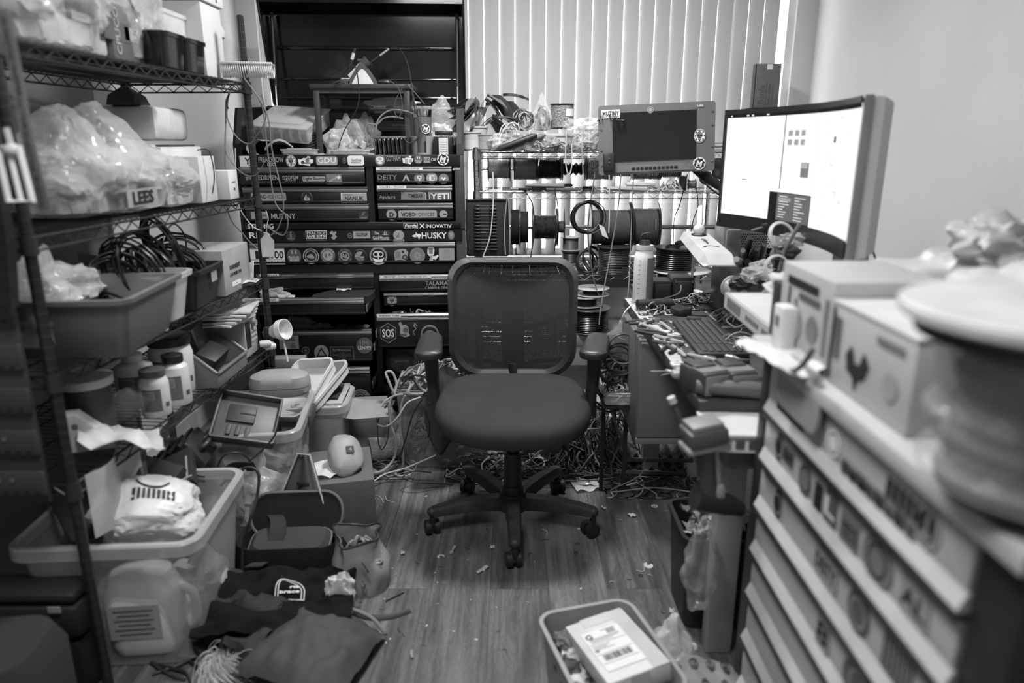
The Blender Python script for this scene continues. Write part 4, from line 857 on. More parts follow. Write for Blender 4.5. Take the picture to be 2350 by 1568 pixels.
# solder reel, standing in the tool heap
def reel(loc, r, w, core, mats, name, label, cat, rot, group=None, wire=.0, hole=.3, nw=14):
    """flanges x2 + winding + hub; axis is local Z"""
    t = thing(name, label, cat, loc, 0, group, [math.radians(a) for a in rot]); fm, wm = mats; ft = min(.006, w*.08)
    for z in (0, w-ft):
        m = MB(fm); m.lathe([(r*hole, 0), (r-.002, 0), (r, ft*.3), (r, ft*.7), (r-.002, ft), (r*hole, ft), (r*hole, 0)], 40, None, Matrix.Translation((0, 0, z))); m.build('flange', t)
    m = MB(fm); m.lathe([(r*hole, 0), (r*hole, w), (r*hole*.8, w), (r*hole*.8, 0), (r*hole, 0)], 20); m.build('hub', t)
    m = MB(wm); P = [(r*hole, ft)]; n = nw; ww = (w-2*ft)/n; rr = random.Random(int(r*9999))
    for i in range(n):
        q = core+rr.uniform(-.01, .01)*core
        for a in (0, .2, .5, .8, 1): P.append((q-ww*.5*(1-math.sin(a*PI)), ft+ww*(i+a)))
    P.append((r*hole, w-ft)); m.lathe(P, 32); m.build('winding', t); return t
sr = reel(aY(1695, 668, 2.3), .036, .05, .03, (g(.55, .5), g(.6, .35, .3)), 'solder_reel', 'pale reel of solder lying with its hub facing out on the tool heap', 'reel', (-80, 0, 20))
# silver computer tower behind the tool heap
c0 = aY(1662, 516, 2.62); cw = aY(1765, 516, 2.62).x-c0.x
tw = thing('computer_tower', 'silver computer tower with a grid of round vent holes', 'computer', (c0.x+cw/2, 2.62, DZ))
th_ = c0.z-DZ; b = MB(g(.3, .35, .6)); b.box((0, .06, th_/2), (cw, .12, th_), None, .004); b.build('case', tw)
b = MB(INK)
for i in range(15):
    for j_ in range(13): b.add([(-.035+.0085*i+(.0042 if j_ % 2 else 0)+x*.003, -.0008, th_-.035-.0085*j_+z*.003) for x, z in circ(1, 8)], [tuple(range(8))], INK)
b.build('vent_grille', tw)
b = MB(g(.2, .4)); b.box((-cw/2+.035, -.008, th_-.08), (.055, .016, .13), None, .008); b.cyl((-cw/2+.035, -.016, th_-.12), (-cw/2+.035, -.019, th_-.12), .005, None, 10, CH); b.build('latch_cover', tw)
# hand tools in a caddy
cd_ = thing('tool_caddy', 'dark tool caddy standing in front of the silver computer tower', 'caddy', aZ(1740, 655, DZ)+Vector((0, .05, 0)))
b = MB(BLKM); tub(b, .2, .14, .12, .1, .02, .004, .006); b.build('caddy_body', cd_)
def screwdriver(mb, p, d, L=.2, hm=None, r=.013):
    p, d = Vector(p), Vector(d).normalized(); mb.cyl(p, p+d*L*.5, .003, None, 8, CH); q = p+d*L*.5
    mb.tube([q, q+d*.01, q+d*L*.2, q+d*L*.4, q+d*L*.5], [r*.6, r, r*.8, r, r*.7], 10, hm or BLKM)
tb = cd_.location; HM = [BLKM, DG, MG, LG, g(.2, .4), BLKG]
TD = ['black-handled', 'dark grey', 'mid grey', 'light-handled', 'grey-gripped', 'shiny black']
for i, (px, py) in enumerate(((1722, 545), (1738, 570), (1705, 575), (1690, 595), (1755, 560), (1715, 600), (1700, 620), (1770, 600))):
    top = aY(px, py, 2.33+.03*(i % 3)); base = Vector((tb.x+(i-4)*.018, tb.y+.02*(i % 3-1), DZ+.02)); d = top-base; m = MB(); screwdriver(m, (0, 0, 0), d, d.length, HM[i % 6], .012+.002*(i % 2))
    one(m, 'screwdriver', f'{TD[i % 6]} screwdriver in the tool caddy, '+('under the bench lamp head', 'beside the white ring', 'leaning furthest to the lamp', 'tilted low over the solder reel', 'tallest by the tape ring', 'crossing the vent grille', 'lowest of the handles', 'standing next to the black box')[i], 'screwdriver', base, 0, 'hand tools in the caddy')
def ringthing(px, py, Y, R0, r, label, rot, mat=None, name='cable_ring'):
    m = MB(mat or g(.55, .5)); P = [(R0*math.cos(a*PI/20), R0*math.sin(a*PI/20), 0) for a in range(40)]; m.tube(P, r, 10, None, False, True, .8); m.tube([(x*.93, y*.93, .004) for x, y, z in P], r*.7, 8, None, False, True); return one(m, name, label, 'roll', aY(px, py, Y), 0, None, [math.radians(a) for a in rot])
ringthing(1794, 542, 2.1, .041, .0045, 'large white plastic ring tilted on top of the tool heap', (65, 12, 10)); ringthing(1782, 617, 2.0, .038, .003, 'thin white ring leaning beside the black box', (75, 50, 0))
m = MB(MG); m.tube([(0, 0, 0), (.01, .0, .06), (.045, 0, .135)], .009, 6, None, True, False, .5); one(m, 'flat_strap', 'grey strap standing up through the white plastic ring', 'strap', aY(1788, 622, 2.02))
t = thing('caliper', 'grey and black digital caliper lying across the tool heap', 'caliper', aY(1750, 521, 2.3), 0, None, (0, math.radians(-20), math.radians(-20)))
b = MB(g(.35, .4, .6)); b.box((.04, 0, 0), (.15, .012, .004)); b.box((.108, 0, -.004), (.018, .016, .04), LG, .004); b.build('beam', t); b = MB(BLKM); b.box((.03, -.004, 0), (.06, .014, .018), None, .003); b.build('slider', t)
for i, (px, py, Y, s1) in enumerate(((1700, 640, 2.25, .05), (1735, 625, 2.2, .06), (1765, 640, 2.15, .05), (1750, 600, 2.28, .045), (1800, 570, 2.05, .05), (1820, 540, 2.1, .045))):
    m = MB(); bagmesh(m, s1*.7, s1*.6, s1*.4, clear(.5, .35, .15, .5, 20) if i % 2 else DK, 40+i, .5, 2.5, 3); one(m, 'zip_bag' if i % 2 else 'cloth_pouch', ('clear crumpled zip bag' if i % 2 else 'small dark cloth pouch')+(' beside the solder reel', ' in front of the computer tower', ' under the thin white ring', ' behind the caliper', ' below the large white ring', ' at the top of the tool heap')[i], 'bag', aY(px, py+25, Y))
m = MB(); [screwdriver(m, (i*.02, 0, 0), (rnd.uniform(-1, 1), -.4, rnd.uniform(.1, .6)), .13, HM[i], .008) for i in range(1)]
# small things scattered over the bench
SM_ = random.Random(21)
WIRES = [BLKM, DK, DG, MG, LG, g(.5, .5), BLKG]
for i, (px, py, bx, by, n, lab) in enumerate(((1600, 700, .14, .1, 46, 'heap of stripped wires and clips behind the round lens cap'), (1690, 735, .08, .12, 40, 'heap of thin leads beside the keyboard'), (1500, 718, .06, .05, 18, 'loose wire offcuts behind the lens cap'), (1700, 795, .06, .09, 30, 'white coiled leads in front of the flat white carton'), (1640, 690, .09, .06, 40, 'glinting snarl of wires in front of the tool heap'), (1720, 690, .1, .08, 40, 'dark wire snarl under the solder reel'))):
    m = MB(); tangle(m, bx, by, .05, n, .0022, [WH, LG, MG] if i == 3 else WIRES, i); one(m, 'wire_heap', lab, 'wires', on(px, py), 0, None, None, 'stuff')
def pliers(loc, rz, hm, lab, name='pliers', grp=None, rx=0):
    t = thing(name, lab, 'pliers', loc, 0, grp, (math.radians(rx), 0, math.radians(rz)))
    for s in (-1, 1):
        m = MB(g(.3, .3, .9)); m.tube([(0, 0, .006), (.012, s*.004, .006), (.05, s*.001, .006)], [.006, .006, .002], 6, None, True, False, .6); m.build('jaw', t)
        m = MB(hm); m.tube(spline([(0, 0, .006), (-.03, -s*.016, .006), (-.07, -s*.018, .007), (-.105, -s*.012, .007)], 5), .0055, 8); m.build('grip', t)
    return t
pliers(on(1552, 795), 60, BLKM, 'black-handled cutters lying left of the keyboard'); pliers(on(1500, 740), 20, DG, 'grey pliers near the pale bench edge'); pliers(on(1530, 772), -30, BLKM, 'small black pliers beside the keyboard corner')
bits = [('marker_pen', 'marker pen', LG, .12, .006), ('screwdriver_bit', 'screwdriver bit', CH, .05, .003), ('battery_cell', 'battery cell', DG, .05, .007), ('connector', 'metal connector', AL, .035, .006), ('heat_shrink_tube', 'piece of heat-shrink tube', BLKM, .08, .003), ('tweezers', 'pair of tweezers', AL, .11, .002)]
WHERE = ['left of the keyboard', 'on the pale tape edge', 'behind the keyboard', 'at the near edge of the bench', 'beside the white coiled leads', 'near the drink bottle', 'in front of the keyboard', 'next to the batteries', 'under the edge of the wire heap', 'beside the cutters']
seen_ = set()
for i in range(46):
    px, py, wi = SM_.choice([(1500, 735, 5), (1520, 760, 0), (1490, 745, 1), (1560, 730, 2), (1610, 732, 2), (1570, 830, 6), (1640, 828, 6), (1700, 830, 7), (1530, 790, 9), (1560, 800, 0), (1680, 720, 8), (1720, 750, 4), (1600, 822, 6), (1560, 850, 3)])
    px += SM_.uniform(-25, 25); py += SM_.uniform(-10, 10); nm, wd, mt, L_, r_ = bits[i % 6]; m = MB(mt)
    m.tube([(-L_/2, 0, r_), (-L_*.4, 0, r_), (L_*.4, 0, r_), (L_/2, 0, r_)], [r_*.6, r_, r_, r_*.7], 8)
    one(m, nm, f'small {wd} lying {WHERE[wi]} on the workbench', nm.replace('_', ' '), on(px, py), SM_.uniform(0, 180), f'{wd}s {WHERE[wi]}')
for i in range(24):
    px, py = SM_.uniform(1495, 1560), SM_.uniform(735, 850); px += (py-735)*.55; m = MB(SM_.choice([WHP, OW, LG, MG])); s0 = SM_.uniform(.01, .025); sheet(m, s0*1.5, s0, None, .002, i, 3, .0006)
    one(m, 'paper_scrap', 'tiny paper or tape scrap on the dark worktop left of the keyboard', 'scrap', on(px, py), SM_.uniform(0, 180), 'scraps on the worktop')
# batteries, tube, magazine box at the near end
def battery(px, py, rz, lab, z=DZ):
    t = thing('tool_battery', lab, 'battery', on(px, py, z), rz); m = MB(g(.05, .5)); m.box((0, 0, .032), (.075, .115, .06), None, .008); m.box((0, .02, .064), (.06, .06, .01), None, .003); m.build('casing', t)
    m = MB(g(.2, .5)); m.box((0, -.0585, .03), (.066, .003, .05), None, .001); m.box((0, -.02, .0625), (.07, .05, .003), None); m.build('label_plate', t); m = MB(CH); [m.box((x, .03, .0695), (.006, .03, .002)) for x in (-.02, 0, .02)]; m.build('contact', t); return t
battery(1612, 895, 20, 'blocky power-tool battery nearest the bench edge'); battery(1680, 893, 12, 'power-tool battery to the right of the other one')
b = MB(g(.09, .5)); b.tube([(-.1, 0, .022), (-.09, 0, .022), (.03, .0, .022), (.14, -.02, .022), (.15, -.02, .022)], [.017, .022, .022, .02, .016], 20); one(b, 'foam_grip_tube', 'thick grey rounded tube in front of the two batteries', 'tube', on(1690, 912), -10)
t = thing('magazine_stack', 'white glossy magazine on a printed box at the end of the workbench', 'magazine', Vector((.545, 1.575, .677)), -4)
b = MB(g(.65, .2)); b.box((0, 0, .042), (.19, .145, .006), None); b.build('magazine', t); b = MB(PD); b.box((0, 0, .0195), (.185, .135, .038), PW); [b.box((-.094, -.05+.025*i, .02), (.002, .02, .02)) for i in range(5)]; [b.box((-.05+.03*i, -.0685, .02), (.02, .002, .02)) for i in range(4)]; b.build('box', t)
b = MB(g(.13, .5)); tub(b, .17, .12, .05, .1, .02, .003, .006); one(b, 'parts_tray', 'shallow grey tray hanging below the white magazine', 'tray', Vector((.575, 1.585, .624)))
m = MB(PW); m.box((0, 0, .004), (.055, .028, .008), None, .001); m.box((0, 0, .0085), (.04, .004, .001), INK); one(m, 'terminal_block', 'white plastic terminal block at the worktop corner before the keyboard', 'terminal block', on(1562, 840), 5)
m = MB(g(.3, .5)); m.box((0, 0, .012), (.085, .04, .022), None, .01); one(m, 'rubber_sanding_block', 'grey rounded rubber block at the near bench edge', 'block', on(1575, 868), 5)
cable([on(1455, 700)+Vector((0, 0, .01)), aZ(1500, 690, .79), aZ(1555, 675, .86), aZ(1563, 655, .84)], .0022, MG, 'grey lead looping from the bench edge to the black control box')
m = MB(WH); P = [aZ(1450, 700, .77), aZ(1435, 715, .76), aZ(1425, 738, .72)]; o0 = P[0].copy(); m.tube(spline([q-o0 for q in P], 6), .0025, 7); m.box(P[-1]-o0-Vector((0, 0, .008)), (.012, .006, .022), None, .002); one(m, 'charging_cable', 'white charging cable dangling off the bench corner by the bottle', 'cable', o0)
# box on the window ledge
p = aY(1757, 247, 4.1); t = thing('kraft_carton', 'tall brown carton with vertical print standing before the right end of the blind', 'box', (p.x, 4.1, p.z), -6)
wC = 53/1640*3.95; hC = aY(1757, 146, 4.1).z-p.z; b = MB(g(.13, .7)); b.box((0, .04, hC/2), (wC, .08, hC), None, .002); b.box((-wC/2-.003, .04, hC/2), (.004, .07, hC), BLKM); b.build('carton', t)
b = MB(g(.07, .6)); b.T = TR(0, -.0008, hC*.3, 90, 0, 0) @ R(0, 0, 90); b.text('Banfa', .045, TR(.0, .03, 0), None); b.text('INSTANT AND PURE', .013, TR(0, .005, 0)); b.text('INNESS ACCESSIBLE', .013, TR(0, -.012, 0)); b.text('FIZZ SIT SUNRISE', .013, TR(0, -.029, 0)); b.build('printing', t)
b = MB(WHP); b.box((.005, -.001, hC-.016), (.03, .001, .026)); b.build('label', t)
# shelf that carries it: slim pole stand behind the monitor
b = MB(BLKM); b.cyl((0, 0, 0), (0, 0, p.z-.012), .012, None, 12); b.box((0, 0, p.z-.006), (.16, .12, .012), None, .002); b.cyl((0, 0, 0), (0, 0, .012), .11, None, 24); one(b, 'speaker_stand', 'slim black stand holding the tall brown carton behind the curved monitor', 'stand', (p.x, 4.14, 0))
# ---------------------------------------------------------------- white drawer cabinet in the near right
X0 = .55
rc = thing('white_tool_cabinet', 'white rolling drawer cabinet with dark corner posts and stickers, nearest the camera', 'tool cabinet', (X0, 1.08, 0))
WC = g(.46, .35, var=.03); WD = g(.42, .35, var=.03); DKP = g(.02, .4)
Y0_, Y1_ = -.42, .40     # local y of the frame, posts included
b = MB(WC); b.box((.24, 0, .5), (.44, .78, .86)); b.box((.012, .322, .5), (.022, .03, .86)); b.box((.012, -.322, .5), (.022, .03, .86)); b.build('carcass', rc)
for y in (Y0_+.035, Y1_-.02):
    w_ = .07 if y < 0 else .045; m = MB(DKP); m.box((.02, y, .48), (.05, w_, .94), None, .004); m.build('corner_post', rc)
m = MB(WC); m.box((.22, -.01, .945), (.5, .86, .03), None, .004); m.build('cabinet_top', rc)
for x in (.08, .4):
    for y in (-.33, .33): m = MB(BLKM); m.cyl((x, y-.012, .03), (x, y+.012, .03), .03, None, 20); m.box((x, y, .06), (.04, .03, .02)); m.build('caster', rc)
zs_ = [.925, .813, .703, .589, .48, .37, .25, .12]
rng_ = random.Random(5); DRW = []
for i in range(7):
    zt_, zb_ = zs_[i], zs_[i+1]
    m = MB(WD); m.box((-.002, 0, (zt_+zb_)/2-.002), (.014, .68, zt_-zb_-.012), None, .002); m.box((-.012, 0, zb_+.014), (.01, .6, .003)); d_ = m.build('drawer', rc); DRW.append(d_)
    m = MB(g(.5, .3)); m.prism([(-.018, 0), (-.004, .002), (-.004, .026), (-.010, .028), (-.02, .005)], .68, None, Matrix(((1, 0, 0, 0), (0, 0, 1, -.345), (0, 1, 0, zb_+.004), (0, 0, 0, 1)))); m.build('handle', d_)
    m = MB(DKP); m.box((-.0125, -.005, zb_-.0005), (.019, .68, .009)); m.build('painted_gap_shadow', d_)  # solid dark strip, painting the shaded groove line below the handle
def fst(i, y, z, w, h, bg, txt=None, shape=None, fg=INK):
    m = MB(bg); m.T = Matrix.Translation((-.0105, y, z)) @ Matrix(((0, 0, -1, 0), (-1, 0, 0, 0), (0, 1, 0, 0), (0, 0, 0, 1)))
    if shape == 'c': m.prism([(a*w/2, b_*h/2) for a, b_ in circ(1, 24)], .001); ring(m, h*.3, h*.36, .0014, fg if bg is not INK else PG)
    elif shape: m.prism([(a*w/2, b_*h/2) for a, b_ in shape], .001)
    else: m.box((0, 0, .0005), (w, h, .001))
    if txt: m.text(txt, h*.55/.72, TR(0, 0, .0016), fg, w*.85, .0004, .02)
    m.build('sticker', DRW[i])
fst(0, .22, .868, .13, .075, INK); fst(0, .03, .875, .05, .05, PW, None, 'c'); 
for k in range(8): fst(0, -.02-.028*k, .852, .024, .03, PM if k % 2 else PD, 'TIMEBAR'[k % 7])
fst(1, .255, .77, .03, .06, INK, None, 'c', PG); fst(1, .205, .77, .05, .03, PD, 'GDU'); fst(1, .12, .763, .052, .07, PM, None, 'c'); fst(1, .06, .76, .03, .05, INK); fst(1, .01, .765, .045, .06, PD, 'L', None, PW); fst(1, -.06, .76, .06, .05, PM, 'YETI', None, INK); fst(1, -.15, .765, .09, .075, PM, None, 'c'); fst(1, -.25, .765, .07, .05, PG, 'AL')
for k in range(7): fst(0, -.15-.018*k, .885, .012, .03, INK)
fst(0, -.25, .88, .06, .06, PG, None, 'c')
fst(2, .23, .655, .04, .06, INK, None, 'c', PG); fst(2, .0, .655, .09, .05, PG, 'DEITY'); fst(2, -.12, .655, .07, .07, PD, None, 'c', PG)
for k in range(7): fst(2, -.2-.012*k, .655, .006, .06, PD)
fst(3, -.02, .54, .05, .07, PG, '8'); fst(3, -.15, .54, .1, .08, PD, None, 'c', PG)
# boxes of stickers and comics standing on top
def rbox(y0, y1, x0, w, h, z, lab, rz=0, mats=None, txts=(), flap=0):
    t = thing('cardboard_box', lab, 'box', (x0, (y0+y1)/2, z), rz); L_ = abs(y1-y0); m = MB(g(.42, .55, var=.04)); m.box((w/2, 0, h/2), (w, L_, h), None, .003)
    m.build('box_body', t)
    m = MB(PW); m.T = Matrix.Translation((-.0012, 0, h/2)) @ Matrix(((0, 0, -1, 0), (-1, 0, 0, 0), (0, 1, 0, 0), (0, 0, 0, 1)))
    for s, cx, cy, ww, hh, mt in txts:
        if s is None: m.box((cx*L_, cy*h, .0006), (ww*L_, hh*h, .001), mt)
        elif s == 'o': disc(m, cx*L_, cy*h, hh*h/2, .0014, mt, 20, ww)
        elif s == 'lion': m.prism([(cx*L_+x*ww*L_/2, cy*h+y*hh*h/2) for x, y in [(-1, .5), (-.6, 1), (-.2, .3), (.2, .3), (.5, 1), (1, .5), (.7, -.2), (.2, -.4), (0, -1), (-.2, -.4), (-.8, -.2)]], .0012, mt)
        else: m.text(s, hh*h/.72, TR(cx*L_, cy*h, .0014), mt, ww*L_, .0006, .03)
    m.build('box_printing', t)
    if flap: m = MB(WH); m.box((w/2, 0, h+.002), (w*1.02, L_*1.01, .004)); m.build('lid', t)
    return t
zT = .961
rbox(1.44, 1.20, .552, .2, .17, zT, 'white printed box at the far corner of the white cabinet, lettering on its side', 0, None, [(None, -.05, .33, .6, .09, INK), (None, .1, .2, .4, .07, PD), (None, -.3, -.1, .03, .7, INK), ('o', .2, -.1, 1, .3, PM), ('o', -.1, -.15, .8, .35, PG), (None, .42, -.0, .06, .6, PM), (None, -.15, .05, .05, .2, PM)])
rbox(1.19, .93, .55, .2, .14, zT, 'pale box with a star and figure print in the middle of the white cabinet top', 0, None, [('lion', -.1, -.15, .3, .5, INK), (None, -.47, 0, .03, .9, INK), ('o', .3, -.1, 1, .3, PG), (None, .25, .33, .3, .08, PM), (None, -.4, .1, .08, .5, PD)], 1)
rbox(.90, .70, .7, .2, .12, zT, 'white closed box behind the large cable reel')
m = MB(g(.025, .5)); m.box((0, 0, .06), (.03, .06, .12), None, .003); one(m, 'black_box', 'small upright black box at the far corner of the white cabinet', 'box', (.573, 1.475, zT))
# flat white tray sticking out over the bench
t = thing('shallow_white_box', 'flat white cardboard tray with printed edges, jutting out over the workbench', 'tray', (.59, 1.70, .925), -2)
m = MB(g(.48, .5, var=.03)); m.box((.14, 0, .003), (.3, .46, .005)); m.box((-.01, 0, .02), (.004, .46, .04)); m.box((.29, 0, .02), (.004, .46, .04)); m.box((.14, .228, .02), (.3, .004, .04)); m.box((.14, -.228, .02), (.3, .004, .04)); m.box((.14, 0, .038), (.29, .44, .004)); m.build('tray_body', t)
m = MB(PD); [m.box((-.0125, .19-.022*k, .02), (.001, .013, .026 if k < 6 else .012)) for k in range(17) if k not in (6, 7, 13)]; m.build('printing', t)
m = MB(MG); m.box((0, 0, 0), (.05, .1, .003)); m = MB(); bagmesh(m, .12, .13, .045, clear(.85, .35, .1, .5, 14), 3, .4, 2, 4); one(m, 'plastic_bag', 'clear crumpled plastic bag lying on the flat white tray', 'bag', (.75, 1.66, .966))
m = MB(g(.33, .5)); m.prism([(-.08, 0), (.09, 0), (.02, .08)], .004); one(m, 'grey_card', 'grey card corner leaning on the flat white tray', 'card', (.72, 1.92, .93), 10, None, (math.radians(70), 0, math.radians(10)))
# white small device with antenna + paper
t = thing('white_junction_box', 'small white plastic device standing on the tray end by the printed box', 'device', (.535, 1.36, .966), 0); m = MB(WH); m.box((0, 0, .045), (.03, .05, .09), None, .004); m.build('casing', t); m = MB(PM); m.box((-.016, 0, .06), (.001, .02, .02)); m.build('label', t)
m = MB(WH); sheet(m, .16, .2, None, .012, 5, 12); one(m, 'paper_sheet', 'white curled paper on the cabinet top edge beneath the small white device', 'paper', (.545, 1.30, .962), 10)
cable([(.50, 1.14, 1.03), (.495, 1.17, .99), (.50, 1.23, .965), (.515, 1.28, .975)], .005, PD, 'dark bent cable end hanging before the printed boxes')
m = MB(g(.3, .5)); m.prism([p[:2] for p in rrect(.19, .11, .03)], .006); one(m, 'grey_plate', 'grey rounded plate hanging over the cabinet front below the printed boxes', 'plate', (.527, 1.235, .925), 0, None, (math.radians(90), 0, math.radians(-90)))
# paper and bubble bags behind
for i, (x, y, z, a, b_, c, lab) in enumerate(((.9, 1.42, zT, .14, .13, .09, 'crumpled white packing bag heaped behind the printed boxes'), (.87, 1.12, zT, .15, .14, .1, 'large white bubble bag in the middle of the cabinet top'), (.98, .93, zT, .14, .16, .11, 'pale crumpled bag at the right edge of the picture'))):
    m = MB(); bagmesh(m, a, b_, c, g(.45, .45, bump=.2, bsc=40), 60+i, .4, 2.2, 4); one(m, 'packing_bag', lab, 'bag', (x, y, z))
m = MB(); bagmesh(m, .07, .06, .05, g(.45, .45, bump=.2, bsc=40), 71, .6, 2.2, 4); one(m, 'packing_bag', 'small crumpled white bag standing highest, against the wall shadow', 'bag', (.93, 1.36, 1.12))
t = thing('cable_reel', 'huge blurred cable reel with a white top disc, nearest object at the right', 'reel', (.585, .735, zT+.002))
m = MB(g(.5, .5)); m.lathe([(.02, .215), (.155, .215), (.158, .218), (.158, .228), (.155, .231), (.02, .231)], 48); m.build('white_disc', t)
m = MB(g(.02, .4)); m.lathe([(.02, .195), (.138, .195), (.14, .20), (.138, .214), (.02, .214)], 48); m.build('flange', t)
m = MB(g(.02, .4)); m.lathe([(0, 0), (.075, 0), (.09, .012), (.07, .02), (0, .02)], 48); m.build('flange', t)
m = MB(g(.2, .15, bump=.3, bsc=40)); m.lathe([(.06, .02)]+[(.095+.004*math.sin(i*2.1), .02+.175*i/12) for i in range(13)]+[(.05, .195)], 40); m.build('winding', t)
m = MB(); m.lathe([(.105, .03)]+[(.112+.008*math.sin(i*1.7), .03+.16*i/10) for i in range(11)], 24, clear(.5, .12, .08, .8, 30)); m.build('plastic_wrap', t)
m = MB(DKP); m.box((0, 0, .05), (.02, .035, .1)); one(m, 'black_block', 'dark block beside the white disc at the picture edge', 'block', (.68, .62, 1.21-.03))
m = MB(DKP); m.cyl((0, 0, 0), (0, 0, .23), .012, None, 16); one(m, 'dark_post', 'dark post rising behind the huge reel at the picture edge', 'post', (.70, .62, zT-.0))
# ---- under the bench, right side
p = aZ(1612, 1465, 0)
t = thing('waste_bin', 'black waste bin overflowing with scraps under the bench end', 'bin', (.585, 1.88, 0)); m = MB(g(.012, .5)); tub(m, .20, .24, .30, .15, .03, .004, .008); m.build('bin_body', t)
for i in range(14):
    m = MB((WHP, LG, OW, MG)[i % 4]); sheet(m, rnd.uniform(.03, .08), rnd.uniform(.03, .06), None, .02, i, 6); one(m, 'waste_scrap', 'crumpled scrap poking out of the black waste bin', 'scrap', (.575+rnd.uniform(-.08, .07), 1.86+rnd.uniform(-.1, .1), .27+rnd.uniform(0, .07)), 0, 'scraps in the waste bin', (rnd.uniform(-.8, .8), rnd.uniform(-.8, .8), rnd.uniform(0, 3)))
m = MB(); bagmesh(m, .045, .045, .10, clear(.5, .2, .1, .5, 12), 81, .35, 2, 4, False, (0, 0, .05)); one(m, 'plastic_bag', 'clear plastic bag hanging down beside the waste bin', 'bag', (.50, 1.66, .16))
m = MB(CARD); m.box((0, 0, .2), (.2, .3, .4), None, .003); one(m, 'dark_carton', 'dark carton pushed under the bench behind the leg', 'box', (.95, 1.95, 0))
# cordless drill hanging nose down from the bench edge
dt = thing('cordless_drill', 'cordless drill hanging chuck-down off the bench edge', 'drill', aY(1618, 1040, 1.47), 0, None, (0, math.radians(-8), math.radians(10)))
dt.scale = (1.05,)*3
m = MB(g(.08, .5)); m.box((0, 0, .045), (.085, .07, .035), None, .006); m.box((0, 0, .068), (.07, .06, .015), g(.2, .5), .004); m.build('battery', dt)
m = MB(g(.05, .5)); m.loft([rrect(.045, .04, .015, .03), rrect(.036, .032, .014, -.04), rrect(.042, .04, .015, -.095)], None, True); m.build('handle', dt)
m = MB(g(.3, .45)); m.box((0, 0, .02), (.095, .06, .014), None, .004); m.box((.022, 0, -.04), (.008, .02, .12)); m.box((.012, 0, -.10), (.05, .036, .05), None, .012); m.build('trim_shell', dt)
m = MB(BLKM); m.cyl((-.03, 0, -.10), (.045, 0, -.135), .027, .024, 20); m.cyl((.045, 0, -.135), (.075, -.01, -.15), .024, .014, 20); m.cyl((.075, -.01, -.15), (.085, -.012, -.155), .006, None, 12, CH); m.build('chuck', dt)
m = MB(BLKM); m.box((-.012, -.0, -.07), (.02, .014, .03), None, .005); m.build('trigger', dt)
t = thing('tubing_cutter', 'slim clamp tool with a pale tip beside the hanging drill', 'clamp', aY(1545, 925, 1.60), 0, None, (0, math.radians(-24), 0)); m = MB(g(.07, .4)); m.tube([(0, 0, 0), (0, 0, -.09), (.0, 0, -.20)], [.006, .009, .006], 8); m.ball((0, 0, -.1), .018, None, 2); m.build('clamp_bar', t); m = MB(OW); m.cyl((0, 0, 0), (0, 0, .016), .010, None, 12); m.build('tip', t); m = MB(MG); m.tube([(.03, 0, -.08), (.035, 0, -.22)], .005, 6); m.build('screw_rod', t)
# ---- near floor, bottom right: tub with the parcel and the printed bag
t = thing('plastic_tub', 'pale open plastic tub on the floor holding the white parcel', 'tub', (.235, 1.47, 0), 16); m = MB(g(.3, .4)); tub(m, .25, .34, .18, .1, .04, .003, .008); m.build('tub_body', t)
t = thing('parcel', 'white parcel with a shipping label marked G, lying in the floor tub', 'parcel', (.255, 1.465, .15), 0, None, (math.radians(-5), math.radians(-6), math.radians(20)))
t.scale = (.8,)*3
m = MB(g(.6, .5)); m.box((0, 0, .03), (.20, .30, .06), None, .004); m.build('parcel_box', t)
m = MB(clear(.7, .5, .1)); m.box((.07, 0, .0605), (.05, .302, .001)); m.box((.0, .13, .0612), (.1, .045, .001)); m.box((0, -.152, .03), (.06, .001, .06)); m.build('packing_tape', t)
m = MB(PW); m.T = TR(-.015, -.012, .062); m.box((0, 0, 0), (.125, .19, .001)); m.text('G', .032, TR(-.045, .07, .001), INK, None, .0004, .03)
rr = random.Random(9)
for i, (y, a, b_) in enumerate(((.085, -.0, .05), (.055, -.05, .05), (.048, -.05, .045), (.04, -.05, .02), (.02, -.055, .0), (.012, -.055, -.01), (.004, -.055, .01))): m.box(((a+b_)/2, y, .0008), (b_-a, .002, .0006), PD)
for y in (.03, -.018, -.062): m.box((0, y, .0008), (.115, .0012, .0006), INK)
x = -.045
while x < .045: w_ = rr.choice((.0008, .0015, .0025)); m.box((x, -.038, .0009), (w_, .028, .0006), INK); x += w_+rr.choice((.001, .0018))
m.box((.03, .072, .0008), (.028, .02, .0006), PG); m.box((-.05, -.0, .0008), (.012, .012, .0006), PM); m.build('shipping_label', t)
for i in range(7): m = MB((BLKM, LG, CH, WH, DG, OW, MG)[i]); bagmesh(m, .03, .03, .02, None, i+90, .5, 2.5, 3); one(m, 'wrapped_part', 'small wrapped part beside the parcel in the floor tub', 'part', (.14+.015*(i % 2), 1.36+.03*i, .05+.012*i), 0, 'wrapped parts in the floor tub')
def carton_mat():
    return g(.2, .7, bump=.25, bsc=18)
t = thing('printed_paper_bag', 'crumpled paper bag printed with dark ovals beside the floor tub', 'paper bag', (.455, 1.41, 0), -8)
m = MB(carton_mat()); bagmesh(m, .10, .13, .07, carton_mat(), 15, .25, 1.6, 5); m.build('bag_body', t)
mbag = m
from mathutils.bvhtree import BVHTree
tr = BVHTree.FromPolygons(m.v, m.f)
def decal(tr, m, pts2, lift=.0012):
    V = []
    for x, y in pts2:
        h = tr.ray_cast(Vector((x, y, 1)), Vector((0, 0, -1)))[0]; V.append(Vector((x, y, (h.z if h else 0)+lift)))
    return V
m = MB(g(.03, .6))
